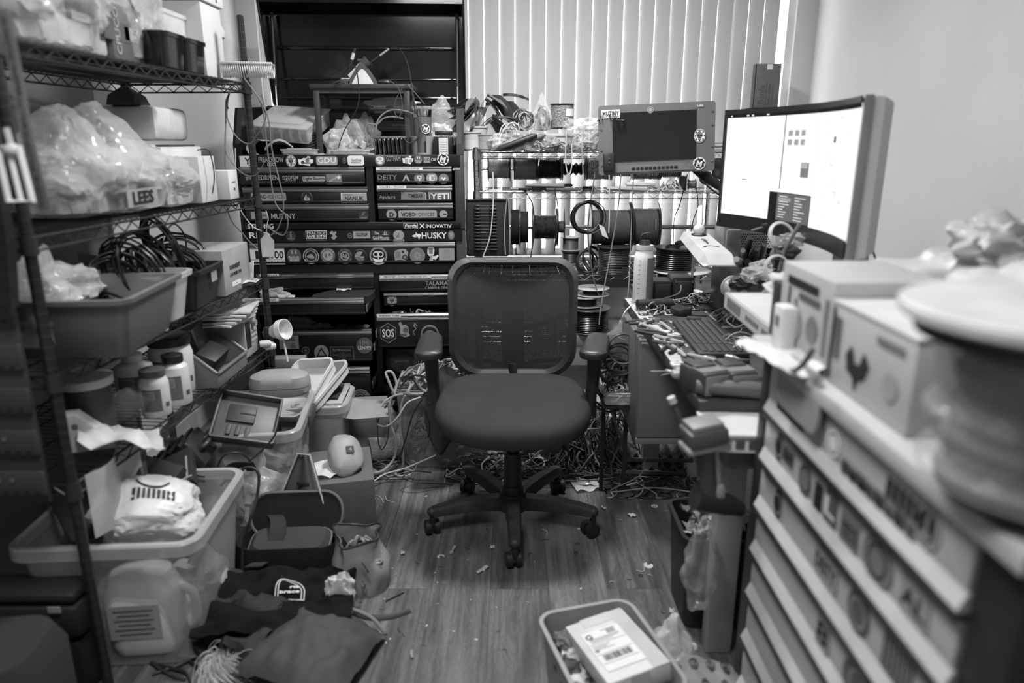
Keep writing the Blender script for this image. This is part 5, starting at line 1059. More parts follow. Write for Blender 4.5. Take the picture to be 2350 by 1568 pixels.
for i, (x, y) in enumerate(((-.06, .05), (-.02, .06), (.02, .065), (.055, .06), (-.05, -.02), (0, -.025), (.045, -.02))):
    o = [(x+math.cos(a)*.011*s, y+math.sin(a)*.03*s) for s in (1, .75) for a in [2*PI*k/20 for k in range(20)]]; V = decal(tr, m, o, .002); m.add(V, [(k, (k+1) % 20, 20+(k+1) % 20, 20+k) for k in range(20)])
    for k in range(5): q = decal(tr, m, [(x-.006, y-.024+.01*k), (x+.006, y-.024+.01*k), (x+.006, y-.019+.01*k), (x-.006, y-.019+.01*k)], .002); m.add(q, [(0, 1, 2, 3)])
m.build('bag_printing', t)
m = MB(); bagmesh(m, .06, .06, .05, BAGM, 17, .5, 2.5, 4, True, (0, 0, .06)); one(m, 'plastic_bag', 'clear plastic bag twisted up behind the printed paper bag', 'bag', (.42, 1.60, .0))
m = MB(CARD); m.box((0, 0, .04), (.25, .3, .08), None, .003); one(m, 'flat_carton', 'flat carton on the floor at the cabinet foot', 'box', (.72, 1.62, 0), 5) if False else None
# ---------------------------------------------------------------- spools on the chrome rack
def spool(px0, px1, py, Y, R, core, fm, wm, lab, grp=None, hole=.25, nw=16):
    """horizontal spool whose axis runs along x"""
    a, b_ = aY(px0, py, Y), aY(px1, py, Y); w_ = b_.x-a.x
    return reel((a.x, Y, a.z), R, w_, core, (fm, wm), 'cable_spool', lab, 'spool', (0, 90, 0), grp, hole=hole, nw=nw)
Yr = 3.84; zr = aY(1300, 388, Yr).z
m = MB(CH); m.cyl((0, 0, 0), (1.24, 0, 0), .008, None, 14); one(m, 'spool_rod', 'chrome rod carrying the upper row of cable spools', 'rod', (-.16, Yr, zr))
FL = [g(.02, .4), g(.05, .4), g(.02, .4), g(.3, .4)]
for i, (a, b_, R_, c_, fm, wm, n, lab) in enumerate(((1119, 1172, .063, .05, 0, g(.4, .5), 10, 'tapering grey wire spool, leftmost on the upper rod'), (1178, 1232, .062, .057, 0, g(.22, .45), 18, 'fat spool of dark grey cable second on the upper rod'), (1233, 1287, .062, .053, 0, g(.014, .35), 12, 'black cable spool third on the upper rod'), (1289, 1342, .06, .034, 0, g(.012, .3), 4, 'nearly empty black spool on the upper rod'), (1344, 1400, .062, .056, 0, g(.3, .6, var=.9, sc=90), 12, 'mottled braid spool half behind the rack-mount monitor'), (1402, 1448, .06, .04, 3, g(.3, .5), 8, 'pale spool hidden below the rack-mount monitor'), (1452, 1512, .058, .054, 0, g(.2, .6, var=.9, sc=120), 14, 'checked braid spool under the rack-mount monitor'), (1514, 1560, .058, .045, 0, g(.1, .5), 9, 'grey spool under the monitor button row'), (1628, 1662, .062, .055, 0, g(.2, .5), 12, 'grey spool beyond the monitor right edge'))):
    spool(a, b_, 388, Yr, R_, c_, FL[fm], wm, lab, None, .14, n)
Yq = 3.70; zq = aY(1300, 521, Yq).z
m = MB(CH); m.cyl((0, 0, 0), (1.26, 0, 0), .012, None, 16); one(m, 'spool_rod', 'thicker chrome rod carrying the lower row of big spools', 'rod', (-.10, Yq, zq))
for i, (a, b_, R_, c_, wm, n, lab) in enumerate(((1172, 1192, .11, .09, g(.02, .5), 12, 'narrow black spool beside the screwdriver roll'), (1193, 1212, .12, .08, g(.03, .5), 12, 'narrow spool with tall flanges near the screwdriver roll'), (1221, 1277, .1, .062, g(.03, .3, var=.6, sc=60), 14, 'spool of shiny black wire on the lower rod'), (1279, 1294, .1, .03, g(.1, .5), 12, 'thin empty spool with pale flanges on the lower rod'), (1352, 1442, .125, .088, g(.1, .5), 40, 'wide plain grey spool on the lower rod'), (1444, 1507, .13, .095, g(.09, .45), 18, 'large spool of dark ribbed cable with tall black flanges'))):
    spool(a, b_, 521, Yq, R_, c_, FL[0], wm, lab, None, .12, n)
z3 = zS[2]+.006; z2s = zS[1]+.006; z1s = zS[0]+.006
def vreel(px, py, Y, r, w, core, mats, lab, nw=12, z=None, rot=(0, 0, 0)):
    p = aY(px, py, Y); return reel((p.x, Y, p.z if z is None else z), r, w, core, mats, 'cable_spool', lab, 'spool', rot, None, hole=.25, nw=nw)
vreel(1309, 622, 3.66, .052, .055, .048, (g(.25, .5), g(.5, .5)), 'pale cream cable spool at the bottom of the small stack', 6, z3)
vreel(1309, 600, 3.66, .05, .06, .045, (g(.03, .4), g(.03, .4)), 'dark cable spool in the middle of the small stack', 8, z3+.056)
vreel(1309, 570, 3.66, .047, .07, .041, (g(.3, .5), g(.11, .45)), 'slim grey-wound spool on top of the small stack', 14, z3+.117)
vreel(1407, 620, 3.62, .088, .145, .08, (g(.03, .4), g(.05, .4)), 'upright drum of black ribbed cable behind the drink bottle', 16, z3)
vreel(1548, 605, 3.3, .098, .105, .088, (g(.03, .4), g(.015, .25)), 'upright drum of glossy black cable with coiled leads on top', 10, aY(1548, 618, 3.3).z)
p = aY(1562, 618, 3.3); m = MB(g(.62, .5)); m.lathe([(0, 0), (.135, 0), (.137, .003), (.135, .006), (0, .006)], 48); one(m, 'white_disc', 'large white disc under the drum of glossy black cable', 'disc', (p.x, 3.3, p.z-.008))
vreel(1550, 660, 3.3, .1, .09, .092, (g(.04, .4), g(.015, .3)), 'black cable drum carrying the large white disc', 8, p.z-.1)
b = MB(g(.1, .5)); zz_ = p.z-.104; b.box((0, 0, zz_-.012), (.5, .34, .02)); [b.box((x, y, (zz_-.022)/2), (.03, .03, zz_-.022)) for x in (-.22, .22) for y in (-.14, .14)]; one(b, 'side_table', 'low dark table behind the bench carrying the black cable drums', 'table', (p.x+.05, 3.32, 0))
for i in range(2): m = MB(BLKM); coil(m, .03+.008*i, .003, 3, None, .004, .006, i); one(m, 'lead_coil', ('small coil of leads with metal plugs on the glossy drum', 'second coil of leads lying on the glossy drum')[i], 'cable', (aY(1540+25*i, 570, 3.3).x, 3.26, aY(1548, 618, 3.3).z+.106+.012*i))
b4 = aY(1300, 745, 3.5)
for i, (px, z_, r_, w_, c_, ms, lab) in enumerate(((1372, .39, .11, .12, .1, (g(.03, .4), g(.012, .25)), 'wide drum of thin black cable on the lowest chrome shelf'), (1362, .515, .09, .05, .06, (g(.3, .5), g(.03, .4)), 'low spool with a pale flange on top of the wide drum'), (1380, .57, .085, .035, .05, (g(.45, .5), g(.03, .5)), 'thin spool with a light disc topping the lowest stack'))): vreel(px, 0, 3.52 if i else 3.5, r_, w_, c_, ms, lab, 12, z_+.06)
m = MB(CARD); m.box((0, 0, .02), (.3, .3, .065), None, .003); one(m, 'flat_carton', 'flat carton under the wide drum on the lowest chrome shelf', 'box', (aY(1372, 745, 3.5).x, 3.56, .398))
vreel(1250, 745, 3.6, .07, .1, .06, (g(.04, .4), g(.1, .4)), 'short spool behind the chair mesh on the lowest chrome shelf', 8, .39)
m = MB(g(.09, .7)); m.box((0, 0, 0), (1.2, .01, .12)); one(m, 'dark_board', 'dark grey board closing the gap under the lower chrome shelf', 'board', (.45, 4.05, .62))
# screwdriver roll: open black case with rows of drivers
p0, p1 = aY(1070, 590, 3.55), aY(1168, 458, 3.55)
cs = thing('screwdriver_case', 'open black zip case with rows of small screwdrivers beside the tool chest', 'tool case', (p0.x, 3.56, p0.z)); cw, chh = p1.x-p0.x, p1.z-p0.z
m = MB(FAB); m.box((cw/2, .02, chh/2), (cw, .035, chh), None, .012); m.build('case_shell', cs)
m = MB(BLKM); m.tube(spline([(x, .0, z) for x, z in ((.005, .01), (.005, chh-.02), (.02, chh-.004), (cw-.02, chh-.004), (cw-.004, chh-.02), (cw-.004, .01))], 5), .004, 6); m.build('zip', cs)
for i in range(14):
    z = chh-.03-i*(chh-.05)/14; m = MB(); m.tube([(.04, -.006, z), (.05, -.008, z), (.07, -.008, z), (.074, -.008, z)], [.002, .0055, .0055, .003], 8, BLKM); m.tube([(.075, -.008, z), (.115, -.008, z)], .0018, 6, CH); m.tube([(.118, -.008, z), (.122, -.008, z), (.15, -.008, z), (.155, -.008, z)], [.003, .005, .005, .003], 8, BLKM); m.build('small_screwdriver', cs)
# dangling leads and cords from the shelves
for i, (pts, Y, mt, r_, lab) in enumerate((
 ([(1131, 395), (1132, 460), (1125, 540), (1109, 588)], 3.52, WH, .003, 'pale cord hanging in front of the screwdriver case'),
 ([(1185, 440), (1166, 450), (1158, 520), (1160, 585)], 3.53, LG, .003, 'pair of grey leads hanging right of the screwdriver case'),
 ([(1166, 440), (1168, 480), (1170, 540)], 3.5, LG, .0025, 'short grey lead beside the narrow spools'),
 ([(1205, 440), (1222, 470), (1226, 530), (1218, 590)], 3.52, BLKM, .003, 'black lead hanging by the wire spool'),
 ([(1274, 432), (1275, 444), (1281, 490), (1272, 580)], 3.61, BLKM, .003, 'black lead with a plug beside the wire spool'),
 ([(1232, 315), (1238, 345), (1236, 380)], 3.63, WH, .003, 'white rope end dropping past the upper shelf'),
 ([(1300, 300), (1298, 370), (1305, 402), (1312, 380), (1312, 330)], 3.58, OW, .003, 'pale rope loop hanging from the upper shelf'),
 ([(1335, 330), (1338, 400), (1336, 430)], 3.56, LG, .0025, 'twisted cord dangling to the second shelf'),
 ([(1398, 400), (1399, 480), (1397, 535)], 3.4, WH, .003, 'straight white cord hanging below the monitor'),
 ([(1425, 400), (1418, 480), (1405, 560), (1380, 700), (1375, 745)], 3.35, LG, .003, 'long grey cord falling from the monitor to the lowest spools'),
 ([(1454, 405), (1450, 480), (1445, 620), (1440, 690)], 3.2, OW, .0022, 'thin pale cord behind the drink bottle'),
 ([(1365, 400), (1355, 470), (1350, 540), (1362, 640), (1385, 700)], 3.45, MG, .003, 'speckled grey cord hanging through the coiled cable'),
 ([(1578, 400), (1560, 470), (1548, 500), (1545, 560)], 3.3, BLKM, .0022, 'thin black lead falling onto the glossy drum'),
 ([(1596, 420), (1602, 470), (1590, 510), (1582, 560)], 3.2, BLKM, .002, 'black lead behind the bench lamp arm'),
 ([(1610, 415), (1640, 440), (1700, 480)], 3.1, BLKM, .004, 'thick black cable slung along the monitor arm'))):
    cable([aY(x, y, Y) for x, y in pts], r_, mt, lab)
# coiled cable hanging with a paper tag
q = aY(1347, 498, 3.42); t = thing('coiled_cable', 'coil of black cable with a white tag hanging from the second shelf', 'cable', q, 0, None, (math.radians(90), 0, math.radians(5)))
m = MB(g(.015, .3)); coil(m, .072, .0028, 11, None, .02, .009, 4); m.build('coil', t); m = MB(PW); m.prism([(.05, -.03), (.078, -.045), (.10, -.10), (.07, -.085)], .001, None, None, .03); m.build('paper_tag', t)
for i in range(3): m = MB(BLKM); coil(m, .06, .003, 4, None, .012, .012, i+9); one(m, 'lead_coil', ('coil of thick lead standing between the small stack and the black drum', 'second coil of lead leaning on the black drum', 'third coil of lead on the chrome shelf')[i], 'cable', (aY(1345+8*i, 590, 3.66).x, 3.62+.05*i, z3+.06), 0, None, (math.radians(85), 0, .4+i))
# on the second shelf
def bundle(px, py, Y, L_, n, r_, mat, lab, name, cat, rz=0, seed=1, z=None):
    m = MB(mat); rr = random.Random(seed)
    for k in range(n):
        y = rr.uniform(-.03, .03); z_ = rr.uniform(0, .02)+r_; x = rr.uniform(-.02, .02); m.tube(spline([(-L_/2+x, y, z_), (0, y+rr.uniform(-.01, .01), z_+.004), (L_/2+x, y*.5, z_)], 5), r_, 5)
    p = aY(px, py, Y); return one(m, name, lab, cat, (p.x, Y, p.z if z is None else z), rz)
def spring_(px, Y, L_, R_, mat, lab, rz, z, k=0):
    m = MB(mat); P = [(-L_/2+L_*i/240, R_*math.cos(i*1.05), R_+R_*math.sin(i*1.05)) for i in range(241)]; m.tube(P, R_*.32, 4); return one(m, 'coiled_lead', lab, 'coiled lead', (aY(px, 430, Y).x, Y, z), rz)
for i, (px, Y, L_, R_, mt, rz, dz) in enumerate(((1215, 3.72, .2, .008, LG, 12, 0), (1240, 3.70, .22, .007, BLKM, 8, 0), (1265, 3.72, .2, .008, OW, 3, .0), (1290, 3.68, .16, .007, MG, -6, 0), (1250, 3.70, .2, .009, LG, 5, .018), (1275, 3.72, .18, .007, BLKM, 10, .018), (1450, 3.72, .16, .012, WH, 4, 0), (1440, 3.69, .2, .010, OW, -6, 0), (1470, 3.70, .15, .010, WH, 2, .022))): spring_(px, Y, L_, R_, mt, ('grey curly lead at the left of the springs', 'black curly lead in the spring pile', 'pale curly lead in the spring pile', 'dark curly lead at the right of the pile', 'grey curly lead on top of the pile', 'black curly lead on top of the pile', 'white curly cord under the rack-mount monitor', 'long white curly cord behind the others', 'white curly cord on top of the other two')[i]+' on the second shelf', rz, z2s+dz)
m = MB(); tangle(m, .06, .05, .07, 40, .0025, [LG, OW, MG], 5); one(m, 'twine_ball', 'tangled ball of pale twine on the second chrome shelf', 'twine', (aY(1535, 430, 3.72).x, 3.70, z2s))
m = MB(BLKM); m.cyl((0, 0, 0), (0, 0, .07), .02, None, 20); m.cyl((0, 0, .07), (0, 0, .075), .018, None, 20, CH); one(m, 'black_canister', 'small black canister beside the tangled twine', 'canister', (aY(1566, 430, 3.72).x, 3.72, z2s))
reel((aY(1580, 425, 3.7).x, 3.72, z2s+.03), .028, .04, .022, (BLKM, CH), 'wire_spool', 'little spool of silver wire beside the black canister', 'spool', (0, 90, 0))
vreel(1350, 430, 3.7, .038, .022, .032, (g(.03, .4), g(.05, .4)), 'flat black reel lying in the middle of the second shelf', 3, z2s)
# ---- top shelf: plant, pots, ropes
pl = thing('potted_plant', 'leafy house plant in a pale pot beside the open tool chest lid', 'plant', (aY(1095, 340, 3.75).x, 3.78, z1s))
m = MB(g(.5, .5)); m.lathe([(0, 0), (.042, 0), (.052, .11), (.056, .112), (.056, .12), (.05, .12), (.048, .1), (0, .1)], 32); m.build('pot', pl)
LM = g(.14, .35, var=.3, sc=30); m2 = MB(g(.1, .5)); rr = random.Random(12)
for i in range(26):
    a = rr.uniform(0, 6.28); R_ = rr.uniform(.04, .17); H_ = rr.uniform(.14, .27)
    if math.cos(a) < -.1: R_ *= .35
    e = Vector((math.cos(a)*R_, math.sin(a)*R_*.6, H_)); m2.tube(spline([(0, 0, .1), (e.x*.4, e.y*.4, H_*.8), e], 5), .0018, 5)
    d = Vector((math.cos(a), math.sin(a)*.5, rr.uniform(-.7, .1))).normalized(); sd = d.cross(Vector((0, 0, 1))).normalized(); n_ = sd.cross(d); L_ = rr.uniform(.09, .15); w_ = L_*.27; m = MB(LM)
    def lf(u, v): 
        wv = w_*math.sin(PI*min(1, v**.7*.98+.02))*(1-v*.2); return e+d*L_*v+sd*wv*(u*2-1)+n_*(abs(u*2-1)*w_*.35-.25*L_*v*v)
    m.grid(lf, 4, 8, None, True, .0006); m.build('leaf', pl)
m2.build('stems', pl)
for i, (px, w_, h_, v_) in enumerate(((1083, .046, .085, .5), (1112, .042, .075, .3))): m = MB(g(v_, .5)); m.lathe([(0, 0), (w_*.8, 0), (w_, h_), (w_*1.06, h_), (w_*1.06, h_+.006), (w_*.94, h_+.006), (w_*.9, .01), (0, .01)], 28); one(m, 'flower_pot', ('white empty flower pot in front of the plant', 'grey ribbed flower pot right of the white one')[i], 'pot', (aY(px, 345, 3.66).x, 3.67, z1s))
def blob(px, py, Y, rx, ry, rz_, mat, lab, name='plastic_bag', cat='bag', seed=0, amp=.4, z=None, tip=None, sub=4):
    m = MB(); bagmesh(m, rx, ry, rz_, mat, seed, amp, 2.1, sub, True, tip); p = aY(px, py, Y); return one(m, name, lab, cat, (p.x, Y, p.z if z is None else z))
m = MB(FAB); m.loft([[(x*.03, y*.012, 0) for x, y in circ(1, 14)], [(x*.045-.02, y*.014, .05) for x, y in circ(1, 14)], [(x*.04-.07, y*.014, .11) for x, y in circ(1, 14)], [(x*.02-.10, y*.01, .15) for x, y in circ(1, 14)]], None, True); m.loft([[(x*.02, y*.012, 0.02) for x, y in circ(1, 14)], [(x*.03+.01, y*.014, .06) for x, y in circ(1, 14)], [(x*.015-.03, y*.014, .12) for x, y in circ(1, 14)]], None, True)
one(m, 'black_glove', 'black cloth glove standing up beside the plant', 'glove', (aY(1185, 300, 3.72).x, 3.76, aY(1180, 290, 3.76).z))
def hank(px, py, Y, w_, h_, r_, n, mats, lab, seed, name='rope_hank'):
    m = MB(); rr = random.Random(seed)
    for k in range(n):
        P = []; ww = w_*rr.uniform(.5, 1); hh = h_*rr.uniform(.7, 1); ox, oy = rr.uniform(-.2, .2)*w_, rr.uniform(-.02, .02)
        for a in range(14): t_ = 2*PI*a/14; P.append((ox+ww/2*math.cos(t_)*(1+.15*rr.uniform(-1, 1)), oy+rr.uniform(-.012, .012), hh/2+hh/2*math.sin(t_)+r_))
        m.tube(spline(P, 3, True), r_, 5, rr.choice(mats), False, True)
    p = aY(px, py, Y); return one(m, name, lab, 'rope', (p.x, Y, p.z))
hank(1170, 345, 3.66, .09, .13, .0032, 14, [OW, g(.5, .7)], 'hank of pale cord tumbling over the upper shelf', 1); hank(1203, 300, 3.74, .08, .10, .0042, 12, [g(.35, .7, var=.9, sc=150), g(.2, .7, var=.9, sc=150)], 'hank of speckled braided rope beside the black glove', 2); hank(1243, 300, 3.74, .06, .12, .0028, 16, [MG, LG], 'upright hank of grey string in a clear bag', 3)
blob(1243, 300, 3.74, .045, .035, .062, BAG, 'clear bag around the upright hank of grey string', seed=4, tip=(0, 0, .04))
tr_ = thing('rope_spool', 'thick spool of speckled cord on top of the white tray', 'spool', (aY(1290, 300, 3.74).x, 3.76, aY(1290, 296, 3.76).z))
m = MB(g(.3, .6, var=.9, sc=160)); P = [(.01, .006)]
for i in range(24): P += [(.056, .006+.108*i/24), (.0585, .006+.108*(i+.5)/24)]
P.append((.01, .114)); m.lathe(P, 36); m.build('winding', tr_)
m = MB(BLKM); m.lathe([(.01, 0), (.06, 0), (.06, .004), (.01, .004)], 32); m.build('flange', tr_); m = MB(BLKM); m.lathe([(.01, .115), (.062, .115), (.062, .119), (.01, .119)], 32); m.build('flange', tr_); m = MB(PW); m.lathe([(.0592, .06), (.0594, .095)], 8, None, R(0, 0, -75), math.radians(60)); m.build('label', tr_)
ty = thing('white_tray', 'white plastic tray of bits under the spool of speckled cord', 'tray', (aY(1268, 340, 3.76).x, 3.78, z1s)); m = MB(g(.6, .4)); tub(m, .26, .2, .085, .12, .02, .003, .006); m.build('tray_body', ty)
for i, (px, py, a, b_, c, mt, lab) in enumerate(((1145, 345, .06, .05, .04, 'B', 'clear bag of small parts under the pale cord'), (1190, 345, .07, .05, .045, 'M', 'clear bag of dark parts on the upper shelf middle'), (1220, 345, .06, .05, .03, 'B', 'glossy bag under the speckled rope'), (1258, 345, .05, .04, .035, 'M', 'small bag with dark contents before the white tray'), (1340, 345, .06, .05, .045, 'B', 'round clear bag next to the rack-mount monitor'), (1318, 310, .05, .05, .035, 'B', 'crumpled film behind the spool of speckled cord'), (1362, 345, .05, .05, .05, 'M', 'clear bag of wire touching the rack-mount monitor'), (1350, 300, .06, .04, .03, 'B', 'thin clear film above the monitor corner'))):
    blob(px, py, 3.66, a, b_, c, BAG if mt == 'B' else clear(.35, .6, .15, .5, 25), lab, seed=20+i, z=z1s if py > 320 else None)
for i, (px, L_, mt) in enumerate(((1185, .2, DK), (1200, .22, MG), (1170, .18, LG))): m = MB(mt); m.tube([(-L_/2, 0, .004), (-L_*.4, 0, .012), (L_*.4, .0, .07), (L_/2, 0, .078)], [.006, .014, .014, .005], 10); one(m, 'cable_sleeve', ('dark', 'mid grey', 'pale')[i]+' sleeve of braid leaning on the clear bags of the upper shelf', 'sleeve', (aY(px, 345, 3.62).x, 3.60+.02*i, z1s))
m = MB(); tangle(m, .2, .06, .05, 46, .0022, WIRES, 31); one(m, 'lead_heap', 'mixed heap of leads along the front of the upper chrome shelf', 'wires', (aY(1290, 345, 3.66).x, 3.66, z1s), 0, None, None, 'stuff')
m = MB(); tangle(m, .05, .04, .07, 12, .003, [BLKM], 32); one(m, 'lead_heap', 'loop of black leads arching over the rack-mount monitor corner', 'wires', (aY(1402, 262, 3.15).x, 3.15, aY(1402, 262, 3.15).z-.03))
for i in range(5): m = MB((LG, OW, MG, WH, LG)[i]); m.box((0, 0, .004), (.3, .1, .008), None, .001); one(m, 'flat_packet', 'flat packet stacked at the right end of the upper chrome shelf, layer '+('lowest', 'second lowest', 'middle', 'second from top', 'topmost')[i], 'packet', (aY(1648, 345, 3.75).x, 3.75, z1s+.0085*i), 3*i)
# plug, wall socket strip and bare wires between the shelf and the bench
# ---------------------------------------------------------------- contents of the black rack
Z1, Z2, Z3, Z4 = [z+.006 for z in zA]
def pX(px, py, X): return aX(px, py, X)
# top shelf
def crate_bag(px, L_, w_, h_, X, z, mat, lab, seed, name='plastic_bag', rz=0, amp=.25, tip=None):
    p = pX(px, 300, X); m = MB(); bagmesh(m, w_, L_, h_, mat, seed, amp, 1.8, 5, True, tip); return one(m, name, lab, 'bag', (X, p.y, z), rz)
TBG = clear(.6, .4, .18, .5, 16)
def boxy(name, lab, cat, loc, dims, mat, rz=0, bev=.003, fn=None, rot=None, pn='box_body'):
    t = thing(name, lab, cat, loc, rz, None, rot); m = MB(mat); m.box((0, 0, dims[2]/2), dims, None, bev); m.build(pn, t)
    if fn: fn(t)
    return t
def face_text(t, y, z, s, size, mat, rz=0, x=0, w=None, ang=0): m = MB(mat); m.T = TR(x, y, z, 90, 0, rz) @ R(0, 0, ang); m.text(s, size, Matrix(), None, w, .0008, .02); m.build('printing', t)
def side(t, x, y, z, w, h, bg, s=None, size=.02, fg=INK, ang=0, nm='label'):   # on the face towards the aisle (+x)
    m = MB(bg); m.T = Matrix.Translation((x, y, z)) @ Matrix(((0, 0, 1, 0), (1, 0, 0, 0), (0, 1, 0, 0), (0, 0, 0, 1))) @ R(0, 0, ang)
    if bg: m.box((0, 0, 0), (w, h, .0008), bg)
    if s: m.text(s, size, TR(0, 0, .001), fg, None, .0006, .02)
    m.build(nm, t)
crate_bag(130, .19, .11, .13, -1.13, Z1, TBG, 'clear bag with a shipping label at the near end of the top shelf', 1)
t = boxy('foam_block', 'pale block with a printed label seen through the bag on the top shelf', 'block', (-1.12, pX(150, 60, -1.1).y, Z1+.01), (.1, .26, .2), g(.45, .6), 0, .01); side(t, .053, .02, .12, .12, .1, PM, None); side(t, .054, .02, .08, .09, .02, PW, None)
y_ = pX(275, 60, -1.08).y
t = boxy('grey_carton', 'dark grey carton with vertical lettering standing on the top shelf', 'box', (-1.13, y_, Z1), (.14, .17, .15), g(.1, .5)); side(t, .0708, .035, .08, .035, .11, PG, 'CPUCO', .03, INK, 90); side(t, .0708, -.06, .08, .05, .13, PD, 'CPUCO', .035, PG, 90)
crate_bag(300, .16, .1, .17, -1.14, Z1, BAG, 'big clear bag pulled over the dark grey carton', 2, tip=(0, 0, .05))
m = MB(BLKM); m.tube(spline([(0, -.12, 0), (0, -.1, .1), (0, 0, .17), (0, .1, .1), (0, .12, 0)], 8), .004, 8); one(m, 'headphone_band', 'thin black hoop arching over the dark grey carton', 'hoop', (-1.06, pX(265, 20, -1.06).y, Z1+.05))
t = thing('black_storage_bin', 'pair of joined black bins at the front of the top shelf', 'bin', (-1.05, pX(385, 110, -1.05).y, Z1))
for k in (-1, 1): m = MB(BLKG); m.T = TR(0, k*.075, 0); tub(m, .12, .14, .10, .1, .02, .003, .005); m.build('bin_cell', t)
t = thing('clear_box', 'clear plastic box with dark cards inside above the black bins', 'box', (-1.17, pX(355, 60, -1.17).y, Z1)); m = MB(clear(.8, .3, .1)); tub(m, .14, .2, .2, .06, .02, .003, .006); m.build('box_body', t); m = MB(DK); m.box((.03, 0, .13), (.01, .14, .06), None, 0, R(20, 0, 0)); m.build('card', t)
t = thing('round_food_container', 'round clear container with a ribbed white lid on the top shelf', 'container', (-1.17, pX(440, 80, -1.17).y, Z1)); m = MB(clear(.8, .5, .15)); m.lathe([(0, 0), (.09, 0), (.105, .17), (.1, .17), (.086, .004)], 36); m.build('bowl', t); m = MB(g(.6, .4)); m.lathe([(.1, .165), (.112, .165), (.114, .19), (.108, .2), (.1, .215), (.07, .225), (0, .225)], 36); m.build('lid', t)
p = pX(500, 160, -1.06)
t = boxy('white_carton', 'tall white carton with an overlapping lid at the far end of the top shelf', 'box', (-1.13, p.y-.05, Z1), (.17, .17, .255), g(.58, .5, var=.03)); m = MB(g(.62, .5, var=.03)); m.box((0, 0, .27), (.19, .19, .035), None, .002); m.build('lid', t); side(t, .0965, .03, .27, .02, .012, None, '8', .02, PD)
m = MB(OW)
for k in range(26):
    a = -.9+1.8*k/25; c, s_ = math.sin(a), math.cos(a); x, y = c*.11, -s_*.03; m.tube(spline([(x, y, 0), (x+.004, y-.014, -.02), (x+.006, y-.004, -.045), (x+.008, y+.01, -.02), (x+.009, y, .002)], 4), .0024, 5); m.ball((x, y-.004, .004), .006, None, 1)
p = aY(562, 160, 2.74); one(m, 'cord_bracelet', 'pale knotted cord bundle hung on the end of the top shelf', 'cord', p+Vector((.01, 0, .015)), 8)
# lanyard and dark bag at the near end
t = thing('garment_bag', 'dark hanging bag at the near end of the black rack, cut by the picture edge', 'bag', (-1.31, 1.44, 1.03)); m = MB(g(.012, .8, bump=.3, bsc=30)); m.grid(lambda u, v: (.27*(u-.5)*2-.0+.03*math.sin(v*5), .02*math.sin(u*9+v*3), v*.82), 14, 14, None, True, .02); m.build('fabric', t); m = MB(DG); m.tube([(0, 0, .82), (0, .05, .86)], .006, 6); m.build('hook', t)
sA, sB = aY(3, 20, 1.40), aY(102, 480, 1.44)
t = thing('lanyard', 'grey printed lanyard strap hanging down the near rack post', 'lanyard', (0, 0, 0)); m = MB(g(.12, .7)); d = (sB-sA); sd = d.cross(Vector((0, 1, 0))).normalized()
m.grid(lambda u, v: sA+d*v+sd*.012*(u*2-1)+Vector((0, .004*math.sin(v*7), 0)), 2, 16, None, True, .0015); m.build('strap', t)
m = MB(g(.04, .6)); dn = d.normalized(); nrm = sd.cross(dn); nrm = nrm if nrm.y < 0 else -nrm
for k, s in enumerate(('LED DIGITAL', 'CINEMA', 'FACTORY', 'DIGITAL', 'CINEMA')):
    c = sA+d*(.12+.19*k)+nrm*.004+Vector((0, .004*math.sin((.12+.19*k)*7), 0)); yv = nrm.cross(dn); m.T = Matrix.Translation(c) @ Matrix((dn, yv, nrm)).transposed().to_4x4(); m.text(s, .015, Matrix(), None, .075, .0005)
m.T = Matrix(); m.build('strap_lettering', t)
p = aY(30, 400, 1.38); m = MB(g(.6, .4)); m.T = Matrix.Translation(p); m.tube([(-.02, 0, .05), (.02, 0, .05), (.028, 0, -.05), (-.018, 0, -.05)], .006, 8, None, False, True); m.tube([(.0, 0, .05), (.006, 0, -.05)], .005, 6); one(m, 'plastic_buckle', 'white plastic buckle hanging by the grey printed lanyard', 'buckle')
p = aY(28, 345, 1.38); m = MB(g(.4, .4)); m.ball((0, 0, 0), (.016, .012, .014), None, 2); m.cyl((0, 0, 0), (-.004, 0, .04), .006, None, 10); one(m, 'cord_toggle', 'small round cord toggle above the white buckle', 'toggle', p)
# perforated rail panel
p0, p1 = aY(-40, 1160, 1.47), aY(182, 705, 1.47)
t = thing('slotted_rack_panel', 'dark metal panel with rows of slots leaning at the near left', 'panel', (-1.28, 1.485, 0)); m = MB(g(.04, .4)); m.box((0, .004, (p0.z+p1.z)/2), (.44, .008, p1.z-p0.z), None, .002)
for k in range(5): m.box((0, -.004, p0.z+.05+.1*k), (.44, .012, .06), None, .004)
m.build('panel', t)
m = MB(INK)
for k in range(5):
    for q in range(18): m.box((-.2+.0235*q, -.0108, p0.z+.03+.1*k), (.011, .0008, .006))
m.build('slots', t)
m = MB(AL); [m.cyl((.12+.03*(q % 2), -.0105, p0.z+.06+.1*(q//2)), (.12+.03*(q % 2), -.0125, p0.z+.06+.1*(q//2)), .005, None, 10) for q in range(10)]; m.build('rivets', t)
